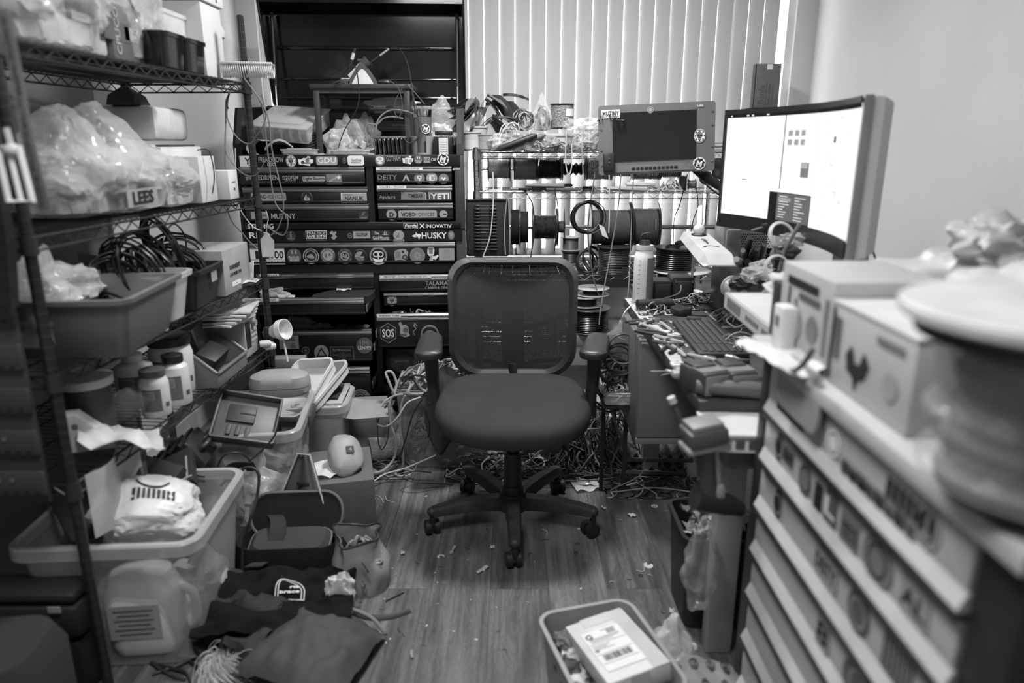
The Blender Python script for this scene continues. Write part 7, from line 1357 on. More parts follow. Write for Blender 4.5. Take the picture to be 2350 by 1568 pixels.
t = thing('drawstring_pouch', 'pale canvas pouch standing open with wires inside, dark zip rim', 'pouch', aZ(826, 1368, 0)+Vector((0, .07, 0)), 10); m = MB(g(.24, .7, bump=.15, bsc=60)); rim_ = sack(m, .17, .16, .17, None, 2, fold=.2, lean=(-.01, .02)); m.build('canvas', t); m = MB(BLKM); m.tube(rim_, .004, 6, None, False, True); m.tube([(.0, -.085, .13), (.02, -.10, .1)], .003, 6, CH); m.build('zip_rim', t); m = MB(); tangle(m, .06, .055, .08, 26, .004, [DK, MG, LG, OW], 8, T=Matrix.Translation((0, .01, .09))); m.build('wire_contents', t); m = MB(CH); m.tube([(0, -.085, .06), (.008, -.092, .05), (.005, -.092, .035), (-.004, -.09, .04)], .0025, 6, None, False, True); m.build('clip', t)
t = thing('camera_bag', 'black padded camera bag lying open with a piped flap by the brown carton', 'bag', (-.72, 2.09, 0), 4); m = MB(g(.014, .85, bump=.25, bsc=200, spec=.2)); m.loft([rrect(.34, .2, .07, 0), rrect(.36, .22, .08, .03), rrect(.36, .22, .08, .1), rrect(.34, .2, .07, .13), rrect(.30, .17, .06, .12), rrect(.29, .16, .06, .03)], None, True, True, True); m.build('bag_body', t)
m = MB(g(.015, .8, spec=.2)); m.T = TR(0, .07, .12, 62); m.prism([p[:2] for p in rrect(.30, .14, .065, 0, 5, 0, .035)], .012); m.build('flap', t); m = MB(g(.12, .6)); m.T = TR(0, .07, .12, 62); m.tube([(x, y, .012) for x, y, _ in rrect(.305, .145, .065, 0, 6, 0, .035)], .0055, 6, None, False, True); m.build('piping', t)
m = MB(g(.035, .8)); m.T = TR(.0, -.02, .06, 12); m.loft([rrect(.24, .11, .03, 0), rrect(.25, .12, .04, .02), rrect(.25, .12, .04, .06), rrect(.22, .1, .03, .075)], None, True); m.tube([(x, y, .055) for x, y, _ in rrect(.255, .125, .04, 0)], .004, 6, g(.12, .6), False, True); m.build('inner_pocket', t)
m = MB(g(.02, .8)); m.grid(lambda u, v: (-.07+.03*math.sin(v*4)+(u-.5)*.05, .06-.2*v, .16-.06*v+.02*math.sin(v*6)), 3, 12, None, True, .004); m.build('strap', t)
FB = g(.008, .9, bump=.3, bsc=250, spec=.15)
m = MB(FB); sheet(m, .42, .26, None, .04, 14, 40, .012); fo = one(m, 'black_equipment_bag', 'flattened black fabric bag with a white arched logo in front of the camera bag', 'bag', aZ(640, 1400, .06), 12, None, (math.radians(6), math.radians(4), math.radians(10)))
trf = BVHTree.FromPolygons(m.v, m.f); m = MB(PW)
def arcpts(cx, cy, r, a0, a1, n): return [(cx+r*math.cos(math.radians(a0+(a1-a0)*k/n)), cy+r*math.sin(math.radians(a0+(a1-a0)*k/n))) for k in range(n+1)]
lc = (.03, .02); 
for r_ in (.04, .032): m.tube([p for p in decal(trf, None, [(lc[0]-r_, lc[1]-.02)]+arcpts(lc[0], lc[1], r_, 180, 0, 12)+[(lc[0]+r_, lc[1]-.02)], .003)], .0016, 4)
m.tube(decal(trf, None, [(lc[0]-.042, lc[1]-.022), (lc[0]+.042, lc[1]-.022)], .003), .0016, 4); h_ = trf.ray_cast(Vector((lc[0], lc[1], 1)), Vector((0, 0, -1)))[0]
m.text('porta', .018, TR(lc[0], lc[1]+.006, h_.z+.004), None, .05, .001, .03); m.text('brace', .018, TR(lc[0], lc[1]-.011, h_.z+.004), None, .056, .001, .03); m.build('logo', fo)
m = MB(g(.02, .8, bump=.2, bsc=60)); sheet(m, .3, .3, None, .05, 4, 20, .02); one(m, 'black_cloth', 'rumpled black cloth under the flattened bag, beside the large tote', 'cloth', aZ(560, 1430, .03), -20)
t = thing('grey_tool_pouch', 'big soft grey zip pouch lying nearest at the picture bottom', 'pouch', aZ(715, 1500, .03)+Vector((0, 0, -.03)), -18); m = MB(g(.05, .75, bump=.2, bsc=40)); m.grid(lambda u, v: ((u-.5)*.34*(1-.12*v), (v-.5)*.30, .11*math.sin(PI*min(1, u*.92+.04))**.45*math.sin(PI*min(1, v*.9+.08))**.45+.02*noise.noise(Vector((u*5, v*3, 2)))+.012*noise.noise(Vector((u*11, v*7, 2)))+.004), 26, 22, None, True, .003); m.build('pouch_body', t); m = MB(g(.2, .6)); m.tube(spline([(-.16, .14, .03), (-.08, .15, .06), (.02, .155, .07), (.10, .15, .06), (.145, .14, .03)], 6), .005, 6); m.build('zip', t)
m = MB(g(.03, .6)); m.tube(spline([(0, 0, .005), (.06, -.03, .006), (.12, -.03, .006), (.17, -.01, .005)], 6), .009, 6, None, True, False, .3); one(m, 'webbing_strap', 'short black webbing strap on the floor right of the grey pouch', 'strap', aZ(810, 1412, 0), 8)
m = MB(); bagmesh(m, .04, .03, .055, g(.45, .4, bump=.2, bsc=30), 33, .4, 2, 4); one(m, 'plastic_bag', 'white plastic bag stuffed between the open pouch and the grey pouch', 'bag', aZ(785, 1400, .03)+Vector((0, 0, 0)))
m = MB(g(.09, .7)); m.grid(lambda u, v: ((u-.5)*.16*(1-.75*v), .0+.012*math.sin(u*7), .0+.17*v), 12, 10, None, True, .006); gp = one(m, 'canvas_triangle_bag', 'grey triangular canvas bag with pale piping draped on the brown carton', 'bag', aY(693, 1168, 2.20), 0, None, (math.radians(-16), 0, math.radians(-8))); gp.scale = (1.1,)*3; m = MB(g(.45, .6)); m.tube([(-.08, -.006, 0), (0.08, -.006, 0), (.02, -.006, .17), (-.02, -.006, .17)], .004, 6, None, False, True); m.build('piping', gp); m = MB(BLKM); m.box((.005, -.012, .08), (.04, .006, .012), None, .002); m.build('emblem', gp)
def fibre(loc, r, n, mat, lab, seed, name='fibre_bundle'):
    m = MB(mat); rr = random.Random(seed)
    for i in range(n):
        a = rr.uniform(0, 6.28); e = rr.uniform(.2, 1); h_ = rr.uniform(.4, 1.1)*r; m.tube(spline([(rr.uniform(-.3, .3)*r, rr.uniform(-.3, .3)*r, .003), (math.cos(a)*r*e*.6, math.sin(a)*r*e*.6, h_), (math.cos(a+.5)*r*e, math.sin(a+.5)*r*e, h_*rr.uniform(.4, 1)), (math.cos(a+.9)*r*e*1.2, math.sin(a+.9)*r*e*1.1, .004)], 5), .0007, 4)
    return one(m, name, lab, 'fibres', loc, 0, None, None, 'stuff')
fibre(aZ(520, 1555, .0), .075, 260, g(.6, .5), 'pale frizzy bundle of fibres on the floor at the picture bottom', 3)
for i, (px, py, lab) in enumerate(((480, 1470, 'printed snack packet on the floor beside the large tote'), (455, 1500, 'second crumpled packet under the printed one'), (500, 1435, 'grey packet half under the black cloth'))): m = MB(g((.45, .15, .3)[i], .4)); bagmesh(m, .05, .035, .012, None, 50+i, .3, 2, 3); o_ = one(m, 'foil_packet', lab, 'packet', aZ(px, py, 0), 20*i); m = MB(PD); m.box((0, 0, .028), (.04, .02, .001)); m.text('OIQ', .016, TR(0, 0, .029), PW); m.build('printing', o_)
m = MB(CH); m.tube([(0, 0, .005), (.0, .02, .005), (.008, .03, .006), (.016, .022, .006), (.016, .0, .005), (.008, -.008, .005)], .0022, 6, None, False, True); one(m, 'carabiner', 'silver carabiner on the floor left of the grey pouch', 'carabiner', aZ(572, 1490, .04), -20, None, (math.radians(50), 0, .3))
for i in range(10): m = MB(BLKM if i % 2 else DK); m.tube(spline([(0, 0, .006), (.06, rnd.uniform(-.03, .03), .012), (.12, rnd.uniform(-.03, .03), .01), (.17, rnd.uniform(-.04, .04), .006)], 5), .004, 6); one(m, 'cable', 'dark strap or lead on the floor below the large tote', 'cable', aZ(rnd.uniform(330, 480), rnd.uniform(1510, 1560), 0), rnd.uniform(-40, 40), 'dark leads below the large tote')
# ---------------------------------------------------------------- on top of the tool chest
ZD = ZT-.028
def ct(px, Y, z=ZD): p = aY(px, 345, Y); return Vector((p.x, Y, z))
a, b_ = ct(730, 3.6), ct(944, 3.6); W2 = b_.x-a.x; zt2 = aY(840, 194, 3.6).z
t = thing('small_stool', 'low dark wood-topped metal stool standing in the open tool chest tray', 'stool', ((a.x+b_.x)/2, 3.6, ZD), 1)
H2 = zt2-ZD; m = MB(g(.035, .5, stretch=(1, 20, 20), var=.4)); m.box((0, .1, H2-.009), (W2+.03, .24, .022), None, .002); m.build('seat', t); SMT = g(.045, .45)
m = MB(SMT); m.box((0, .0, H2-.03), (W2, .016, .022)); m.box((0, .2, H2-.03), (W2, .016, .022)); [m.box((s*(W2/2-.011), .1, H2-.03), (.016, .2, .022)) for s in (-1, 1)]; m.build('apron', t)
for x in (-1, 1):
    for y in (0, .2): m = MB(SMT); m.box((x*(W2/2-.012), y, (H2-.03)/2), (.026, .022, H2-.03), None, .001); m.cyl((x*(W2/2-.012), y, 0), (x*(W2/2-.012), y, .008), .022, None, 16, CH); m.build('leg', t)
zS_ = zt2+.003
p = aY(838, 190, 3.68); t = thing('soldering_iron_stand', 'white and dark soldering iron stand on the small stool', 'iron stand', (p.x, 3.68, zS_)); IG = g(.07, .45); IW = g(.66, .45)
m = MB(IG); m.prism([(-.07, 0), (.07, 0), (.062, .012), (.01, .092), (-.01, .095), (-.03, .07), (-.068, .012)], .06, None, TR(0, 0, 0, 90)); m.box((-.085, -.03, .012), (.05, .06, .024), None, .003); m.build('base', t)
m = MB(IW); m.prism([(-.052, .0), (.052, .0), (.035, .03), (.012, .062), (0, .068), (-.012, .062), (-.035, .03)], .003, None, TR(0, -.061, .001, 90)); m.box((-.085, -.03, .026), (.045, .055, .004)); m.build('front_plate', t)
m = MB(IW); d = Vector((.78, 0, .62)).normalized(); q = Vector((-.068, -.03, .035)); m.cyl(q, q+d*.11, .012, .022, 20); m.build('holder_tube', t); m = MB(IG); m.cyl(q+d*.09, q+d*.118, .024, .027, 20); m.box(q+d*.1+Vector((-.018, 0, .012)), (.035, .03, .012), None, .003); m.build('holder_ring', t)
t = thing('soldering_iron', 'slim soldering iron resting in the white stand, its cord curling away', 'soldering iron', aY(858, 138, 3.65)); e_ = aY(893, 112, 3.65)-aY(858, 138, 3.65); m = MB(BLKM); m.tube([(-.03, 0, -.02), (0, 0, 0), e_*.4], [.006, .007, .006], 10); m.build('grip', t); m = MB(g(.5, .35, .6)); m.tube([e_*.4, e_], [.006, .005], 10); m.build('barrel', t)
m = MB(BLKM); i0 = aY(858, 138, 3.65); m.tube(spline([aY(x, y, Y)-i0 for x, y, Y in ((893, 112, 3.65), (905, 107, 3.63), (920, 116, 3.6), (935, 145, 3.56), (943, 185, 3.55), (948, 230, 3.54), (955, 262, 3.55))], 8), .0024, 6); m.build('cord', t)
t = thing('tweezer_iron', 'upright hot tweezers with a pale band leaning left of the iron stand', 'soldering tweezers', aY(800, 163, 3.62)); q = aY(815, 110, 3.62)-aY(800, 163, 3.62); m = MB(BLKM); m.tube([q*0, q*.1, q*.3, q*.5, q], [.003, .004, .009, .008, .006], 10); m.build('grip', t); m = MB(OW); m.tube([q*.5, q*.78], .0085, 10); m.build('pale_band', t)
for pts, lab, r_ in (([(782, 180), (800, 165), (812, 152), (820, 170), (822, 240), (790, 300), (776, 340)], 'dark lead falling in front of the small stool', .0024), ([(780, 188), (785, 170), (800, 150), (816, 155)], 'short lead curled behind the hot tweezers', .002), ([(765, 191), (780, 184), (795, 182)], 'thin lead on the stool top', .0018), ([(895, 185), (915, 205), (923, 245), (915, 270), (905, 255), (910, 225), (930, 195), (945, 205), (975, 240)], 'tangled lead hanging off the right of the stool', .0022), ([(945, 190), (950, 230), (965, 270), (962, 310), (940, 328), (925, 315)], 'lead looping round the tumbler', .0022), ([(962, 255), (968, 300), (960, 350)], 'lead hanging down over the tumbler holder', .0018)):
    cable([aY(x, y, 3.54) for x, y in pts], r_, BLKM if 'dark' in lab or 'short' in lab else DG, lab)
m = MB(g(.03, .5)); m.ball((0, 0, .012), (.035, .014, .012), None, 2, None, .3, 3, 2); one(m, 'cord_plug', 'dark round cord plug on the stool top right of the iron stand', 'plug', (aY(880, 186, 3.66).x, 3.66, zS_))
for pts, lab in (([(862, 300), (868, 275), (885, 258), (905, 252), (930, 255), (950, 262)], 'thick pale cord arching over the card rack'), ([(845, 335), (838, 300), (845, 285), (865, 285), (880, 272), (900, 268), (925, 272)], 'second thick pale cord curling left of the card rack')): cable([aY(x, y, 3.58) for x, y in pts], .0042, g(.2, .5), lab)
# storage box with compartments, tilted
def organizer(loc, w, d, h, n, lab, rot, mt=None, cont=True):
    t = thing('organizer_box', lab, 'organizer', loc, 0, None, rot); M_ = mt or clear(.7, .2, .12); m = MB(M_); tub(m, w, d, h, .05, .012, .002, .003); [m.box((-w/2+w*(i+1)/n, 0, h/2), (.002, d*.94, h*.9)) for i in range(n-1)]; m.build('box_body', t)
    m = MB(clear(.75, .3, .1)); m.box((0, 0, h+.004), (w+.012, d+.012, .008), None, .003); m.box((0, 0, h+.010), (w*.7, d*.7, .004), None, .002); m.build('lid', t)
    if cont: m = MB(MG); [m.box((-w/2+w*(i+.5)/n, 0, h*.3), (w/n*.8, d*.8, h*.5), (DG, MG, LG)[i % 3], .002) for i in range(n)]; m.build('contents', t)
    return t
organizer(aY(674, 300, 3.72)+Vector((0, 0, -.01)), .31, .24, .075, 6, 'large clear compartment box tilted at the left of the chest tray', (math.radians(24), math.radians(4), math.radians(-16)))
organizer(ct(688, 3.53), .15, .08, .045, 5, 'milky small-parts box at the tray front, left of the stool', (0, 0, 0), clear(.6, .45, .2)); organizer(ct(805, 3.53), .17, .08, .042, 3, 'milky small-parts box at the tray front, under the stool', (0, 0, 0), clear(.6, .45, .2))
m = MB(g(.4, .5)); m.grid(lambda u, v: (.05*math.cos(u*4.6+1), (v-.5)*.12, .045+.04*math.sin(u*4.6+1)), 16, 4, None, True, .0008); one(m, 'rolled_sheet', 'pale rolled plastic sheet at the left end of the chest tray', 'sheet', ct(600, 3.56)+Vector((0, 0, .01)))
m = MB(g(.45, .5)); m.grid(lambda u, v: ((u-.5)*.13, (v-.5)*.1, .03+.04*math.sin(u*3)+.01*math.sin(v*6)), 12, 4, None, True, .0008); one(m, 'folded_sheet', 'pale folded sheet curling beside the rolled one', 'sheet', ct(640, 3.60)+Vector((0, 0, .02)), 20)
m = MB(DK); [m.tube(spline([(-.04, .0, .01+.012*i), (0, -.02, .02+.012*i), (.05, 0, .04+.013*i)], 4), .006, 6) for i in range(6)]; one(m, 'ribbed_hose', 'black ribbed sleeve pile beside the left stool leg', 'sleeve', ct(712, 3.62)+Vector((0, 0, .03)))
for i, (px, Y, a_, b2, c, z, mt, lab) in enumerate(((800, 3.70, .10, .06, .085, 0, BAG, 'big clear bag of packets under the stool'), (775, 3.64, .06, .05, .06, .02, clear(.8, .4, .1, .6, 25), 'shiny clear bag by the left stool leg'), (845, 3.72, .06, .05, .08, .02, clear(.3, .4, .1, .6, 25), 'dark glossy bag behind the thick pale cord'), (730, 3.54, .05, .03, .015, 0, BAGM, 'flat film between the two small-parts boxes'), (852, 3.54, .06, .03, .014, .0, BAGM, 'strip of bubble film left of the card rack'), (1012, 3.82, .085, .06, .10, .06, BAG, 'large clear bag puffed up at the right of the chest tray'), (1010, 3.74, .06, .05, .07, .03, BAGM, 'sparkling bag behind the black card dispenser'), (905, 3.86, .12, .02, .02, .26, BAGM, 'film tucked behind the stool top'))): m = MB(); bagmesh(m, a_, b2, c, mt, 100+i, .4, 2.2, 4, True, (0, 0, .03) if c > .07 else None); one(m, 'plastic_bag', lab, 'bag', ct(px, Y, ZD+z))
for i in range(9): m = MB((OW, LG, WH, PG)[i % 4]); m.box((0, 0, 0), (rnd.uniform(.03, .07), .003, rnd.uniform(.02, .05))); one(m, 'paper_packet', 'pale paper packet inside the clear bag under the stool', 'packet', ct(775+9*i, 3.66+.01*(i % 3), ZD+.05+.014*(i % 4)), 0, 'packets in the bag under the stool', (rnd.uniform(-.5, .5), rnd.uniform(-.8, .8), rnd.uniform(-.5, .5)))
# specification card on the tray back
t = thing('specification_card', 'black specification card with white figures on the tray back', 'card', aY(892, 262, 3.95)+Vector((0, 0, -.06)), 3); m = MB(g(.02, .5)); m.box((0, 0, .05), (.21, .004, .15)); m.build('card', t); m = MB(PG); m.T = R(90, 0, 0)
for i, (a1, a2) in enumerate((('24.5in-D', '64.5in-H'), ('18000LB', 'STEEL'), ('', 'MAXIMUM'), ('', '32,395 CU IN'))):
    y = .10-.032*i; m.box((0, y-.014, .0025), (.19, .001, .001)); 
    if a1: m.text(a1, .018, TR(-.045, y, .003), None, None, .0004, .02)
    m.text(a2, .018 if i < 2 else .013, TR(.055, y, .003), None, None, .0004, .02)
m.build('printing', t)
t = thing('card_rack', 'rack of seven black slabs with silver edges at the front of the tray', 'rack', ct(895, 3.52), 2); m = MB(g(.12, .6, bump=.3, bsc=150)); m.box((0, .05, .106), (.15, .07, .012), None, .003); m.build('top_bar', t)
for i in range(7): m = MB(BLKG); m.T = R(0, -4, 0); m.box((-.062+.0205*i, .04, .052), (.014, .075, .10), None, .002); m.box((-.066+.0205*i, .0015, .055), (.0025, .004, .09 if i > 2 else .095), AL if i < 3 else DG); m.build('slab', t)
t = thing('tumbler', 'grey steel tumbler with a round gear sticker in a pale holder', 'tumbler', ct(971, 3.60)); m = MB(g(.13, .45)); m.lathe([(0, 0), (.034, 0), (.037, .02), (.046, .2), (.046, .205)], 36); m.build('cup_body', t); m = MB(CH); m.lathe([(.046, .2), (.0475, .205), (.0475, .235), (.045, .236)], 36); m.build('steel_rim', t); m = MB(clear(.7, .3, .05)); m.lathe([(.045, .236), (.048, .24), (.048, .25), (.02, .252), (0, .252)], 36); m.build('lid', t)
m = MB(PW); m.T = Matrix.Translation((.020, -.0405, .145)) @ R(90, 0, 12) @ R(-2, 0, 0); m.prism(circ(.022, 24), .001); gear(m, .044, .044, .0015); m.build('sticker', t)
t = thing('cup_holder', 'pale grey cup holder with a U-shaped cutout around the tumbler', 'holder', ct(971, 3.60)); m = MB(g(.27, .5)); U = []
m.T = TR(0, 0, 0, 0, 0, -90); m.lathe([(.042, .0), (.056, .0), (.062, .11), (.059, .112), (.05, .005)], 30, None, R(0, 0, 22), math.radians(316)); m.lathe([(.0555, 0), (.0575, .035), (.054, .035)], 8, None, R(0, 0, -24), math.radians(48)); m.build('holder_body', t)
t = thing('card_dispenser', 'black card dispenser with a white slip, right of the tumbler', 'dispenser', ct(1018, 3.52)); m = MB(g(.014, .3)); m.box((0, .03, .055), (.088, .06, .11), None, .006); m.box((0, .03, .125), (.08, .055, .02), None, .004); m.build('case', t); m = MB(g(.55, .6)); m.box((0, -.001, .06), (.044, .002, .088)); [m.box((0, -.0025, .03+.011*k), (.034, .0006, .0015), PG) for k in range(6)]; m.build('slip', t)
# ---- things in the open drawers
def dl(px, py, Y): return aY(px, py, Y)
q = dl(800, 684, 3.42); t = thing('zip_case', 'flat black zip case lying in the pulled-out drawer', 'case', (q.x-.02, 3.40, q.z+.0), 0, None, (math.radians(3), 0, math.radians(2))); m = MB(g(.02, .6)); m.prism([(-.13, -.09), (.14, -.09), (.15, .02), (.14, .09), (-.02, .09), (-.13, -.04)], .035); m.build('case_shell', t)
m = MB(BAGM); sheet(m, .07, .05, None, .005, 3, 6, .001); one(m, 'zip_bag', 'little clear zip bag on the flat black case', 'bag', (q.x-.02, 3.42, q.z+.04), 10)
for i, (px, py, Y, s, mt, lab) in enumerate(((630, 690, 3.4, .06, BAG, 'clear bag in the drawer left of the flat black case'), (655, 692, 3.42, .04, BAGM, 'small clear bag next to the flat black case'), (690, 762, 3.45, .07, clear(.4, .4, .1, .6, 20), 'clear film standing in the lower pulled-out drawer'), (740, 764, 3.44, .05, clear(.4, .4, .1, .6, 20), 'second film bundle in the lower pulled-out drawer'), (790, 764, 3.44, .045, DK, 'dark bundle in the lower pulled-out drawer'), (830, 764, 3.44, .04, clear(.3, .4, .1, .6, 20), 'dark film at the right of the lower pulled-out drawer'))): m = MB(); bagmesh(m, s, s*.6, s*.6, mt, 120+i, .5, 2.2, 4); p = dl(px, py, Y); one(m, 'zip_bag', lab, 'bag', (p.x, Y, p.z-.015))
m = MB(); tangle(m, .12, .05, .035, 26, .004, [LG, DG, BLKM, OW], 44, 4, 3); p = dl(950, 724, 3.42); one(m, 'shrink_tube_heap', 'pieces of shrink tube in the pulled-out right drawer', 'tubes', (p.x, 3.42, p.z), 0, None, None, 'stuff')
# ---------------------------------------------------------------- floor clutter behind and around the chair
t = thing('clear_cable_bin', 'tall clear bin of cables and papers behind the chair, left of centre', 'bin', (-.285, 3.0, 0), -3); m = MB(clear(.35, .16, .1)); tub(m, .40, .34, .36, .1, .03, .003, .006); m.build('bin_body', t)
m = MB(PG); m.prism([(-.07, 0), (.06, -.02), (.08, .10), (-.02, .13)], .002, None, R(90, 0, 0)); q = one(m, 'printed_leaflet', 'pale printed leaflet behind the clear bin wall', 'leaflet', (-.31, 2.865, .05)); m = MB(PD); m.T = R(90, 0, 0); m.text('Indus', .03, TR(.0, .075, .0035, 0, 0, -12), None, None, .0004); m.text('TALL', .018, TR(-.03, .03, .0035, 0, 0, 10)); m.build('printing', q)
for i in range(9): m = MB((PG, LG, OW)[i % 3]); m.box((0, 0, 0), (.16, .004, .012)); one(m, 'cable_tie_strip', 'pale strip leaning inside the clear cable bin', 'strip', (-.2+.01*i, 2.87+.006*i, .08+.008*i), 0, 'pale strips in the clear cable bin', (0, math.radians(-40+9*i), 0))
LC = [g(.28, .5), g(.24, .5), g(.35, .5), g(.2, .5)]
m = MB(); tangle(m, .2, .15, .13, 60, .0055, LC+[BLKM], 71, 7, 6, 6); one(m, 'cable_heap', 'heap of pale cables spilling over the clear bin', 'cables', (-.30, 2.98, .34), 0, None, None, 'stuff')
m = MB(); tangle(m, .17, .13, .2, 40, .004, [DG, BLKM, DK, MG], 72); one(m, 'cable_heap', 'dark cables down inside the clear bin', 'cables', (-.28, 3.0, .1), 0, None, None, 'stuff')
for i, (pts, r_, mt, lab) in enumerate((([(905, 905, 2.85), (890, 870, 2.86), (886, 855, 2.87), (900, 855, 2.87), (910, 880, 2.86), (905, 905, 2.84)], .0055, LC[2], 'thick pale cable loop standing highest on the heap'),
 ([(925, 905, 2.8), (900, 912, 2.8), (893, 940, 2.79), (897, 975, 2.79), (908, 1010, 2.79), (905, 1050, 2.78), (880, 1080, 2.74), (845, 1088, 2.7)], .0055, LC[0], 'thick grey cable falling left of the clear bin to the floor'),
 ([(930, 908, 2.79), (921, 930, 2.79), (918, 980, 2.78), (924, 1030, 2.78), (925, 1068, 2.78), (918, 1080, 2.78)], .005, LC[0], 'grey cable hanging down the clear bin front'),
 ([(965, 912, 2.78), (935, 925, 2.78), (915, 955, 2.77), (895, 975, 2.78), (875, 978, 2.8), (865, 965, 2.82), (880, 925, 2.84), (910, 905, 2.84)], .004, g(.5, .5), 'white cable swinging out over the bin corner'),
 ([(970, 915, 2.78), (948, 950, 2.77), (930, 1010, 2.77), (912, 1060, 2.76), (885, 1085, 2.72)], .0028, BLKM, 'black cable crossing the clear bin front diagonally'),
 ([(940, 845, 2.95), (920, 870, 2.9), (905, 905, 2.85), (870, 960, 2.82), (868, 1010, 2.8), (877, 1032, 2.79), (890, 1005, 2.8), (893, 960, 2.82)], .0022, BLKM, 'thin black cable loop hanging by the cardboard flap'),
 ([(985, 868, 2.85), (950, 862, 2.88), (925, 880, 2.88), (910, 905, 2.85)], .004, BLKM, 'black cable arching behind the cable heap'),
 ([(840, 1120, 2.62), (880, 1090, 2.7), (930, 1075, 2.72), (1000, 1045, 2.74)], .0035, g(.45, .5), 'pale cable trailing across the floor to the clear bin'),
 ([(1040, 1112, 2.68), (960, 1108, 2.62), (925, 1096, 2.64), (950, 1082, 2.68), (990, 1085, 2.68)], .003, BLKM, 'black cable bending on the floor before the clear bin'),
 ([(850, 1098, 2.68), (870, 1088, 2.7), (900, 1085, 2.72)], .003, BLKM, 'short black cable on the floor beside the brown carton'),
 ([(1170, 1092, 2.72), (1200, 1075, 2.74), (1240, 1035, 2.8), (1290, 1012, 2.85), (1330, 1018, 2.86), (1355, 1015, 2.88)], .0045, g(.3, .6, var=.95, sc=170), 'speckled braided cord rising over the grey carton'),
 ([(1330, 950, 2.9), (1345, 1000, 2.85), (1360, 1040, 2.8), (1380, 1080, 2.75), (1370, 1110, 2.7)], .004, LC[1], 'grey cable dropping right of the seat'),
 ([(1375, 905, 2.6), (1400, 935, 2.7), (1415, 980, 2.75), (1430, 1010, 2.8)], .006, LC[0], 'wide pale ribbon cable right of the chair arm'),
 ([(1240, 1113, 2.66), (1290, 1105, 2.66), (1390, 1100, 2.66), (1430, 1090, 2.66), (1440, 1060, 2.7)], .003, BLKM, 'black cable along the floor in front of the egg trays'),
 ([(1480, 1040, 2.7), (1470, 1090, 2.62), (1400, 1128, 2.55), (1500, 1120, 2.54), (1590, 1130, 2.5)], .0025, g(.25, .5), 'thin grey wire running along the floor under the bench'))):
    P = [aY(x, y, Y) for x, y, Y in pts]; P = [Vector((p.x, p.y, max(p.z, r_+.002))) for p in P]; cable(P, r_, mt, lab)
m = MB(LC[0]); coil(m, .036, .0055, 2, None, .004, .004, 3); one(m, 'lead_coil', 'pale cable ring on the floor in front of the clear bin', 'cable', aZ(927, 1092, 0)); m = MB(BLKM); coil(m, .04, .003, 3, None, .004, .01, 4); one(m, 'lead_coil', 'dark cable ring on the floor before the bubble wrap roll', 'cable', aZ(860, 1085, 0))
for i, (x, y, bx, by, bz, n, r_, mts, lab) in enumerate(((-.62, 2.9, .2, .16, .06, 60, .0035, [BLKM, DK, DG, MG, LG], 'tangle of leads on the floor left of the clear bin'), (0.02, 2.85, .3, .14, .06, 110, .003, WIRES, 'carpet of wire offcuts behind the chair base'), (.33, 2.92, .17, .17, .24, 130, .0035, [BLKM, DK, DG, MG, DG], 'big dark bundle of cables right of the chair base'), (.45, 3.0, .15, .2, .3, 90, .003, [BLKM, DK, DG, LG, MG], 'tall snarl of cables in front of the bench pedestal'), (.2, 3.2, .35, .15, .1, 90, .004, [BLKM, DK, DG], 'dark cables heaped under the chrome rack'), (.62, 2.66, .24, .09, .04, 70, .0025, WIRES, 'wire offcuts on the floor before the egg trays'), (-.02, 2.68, .16, .05, .025, 30, .002, [LG, OW, MG], 'fan of pale wires beside the chair base'))):
    m = MB(); tangle(m, bx, by, bz, n, r_, mts, 80+i, 6, 5, 5); one(m, 'cable_heap', lab, 'cables', (x, y, 0), 0, None, None, 'stuff')
boxy('grey_carton', 'plain grey carton behind the chair column', 'box', aZ(1265, 1067, 0)+Vector((0, .12, 0)), (.24, .2, .15), g(.14, .6), -2)
boxy('grey_carton', 'grey carton on the floor under the bench end of the chrome rack', 'box', (.42, 3.42, 0), (.2, .2, .13), g(.4, .6), 3)
m = MB(CARD); m.box((0, 0, .11), (.3, .25, .22), None, .003); one(m, 'cardboard_box', 'dark cardboard box in the gap between the tool chest and the latched tote', 'box', (-.72, 3.02, 0), 6)
m = MB(g(.3, .2, bump=.8, bsc=90)); m.lathe([(.02, 0), (.055, 0), (.058, .01), (.058, .14), (.055, .15), (.02, .15)], 30, None, R(0, 90, 25)); one(m, 'bubble_wrap_roll', 'glinting roll of bubble wrap on the floor left of the clear bin', 'roll', aZ(848, 1062, .0)+Vector((0, 0, .06)))
m = MB(clear(.7, .3, .05, .8, 50)); bagmesh(m, .05, .04, .07, None, 7, .3, 2, 4); one(m, 'bubble_bag', 'bubble bag standing behind the bubble wrap roll', 'bag', aZ(885, 1040, 0)+Vector((0, .05, .06)))
m = MB(CARD); m.box((0, 0, .02), (.12, .06, .04)); one(m, 'small_carton', 'small cardboard offcut beside the clear container', 'box', aZ(812, 1035, 0)+Vector((0, .1, .08)), 12)
t = thing('grey_cloth_bag', 'grey cloth bag with two cut handles hanging from the left chair arm', 'bag', aY(1000, 850, 2.70)); m = MB(g(.07, .75, bump=.15, bsc=40)); L0 = t.location.copy()
ctr = [aY(x, y, 2.70)-L0 for x, y in ((1015, 842), (985, 880), (975, 930), (978, 985), (1000, 1035), (1015, 1045), (1030, 1020), (1055, 990), (1060, 930), (1060, 880), (1045, 850))]
n_ = len(ctr); cen = sum(ctr, Vector())/n_; m.loft([[cen.lerp(p, k)+Vector((0, dy, 0)) for p in spline(ctr, 3, True)] for k, dy in ((.5, -.045), (.85, -.03), (1, 0), (.85, .03), (.4, .04))], None, True); m.build('fabric', t)
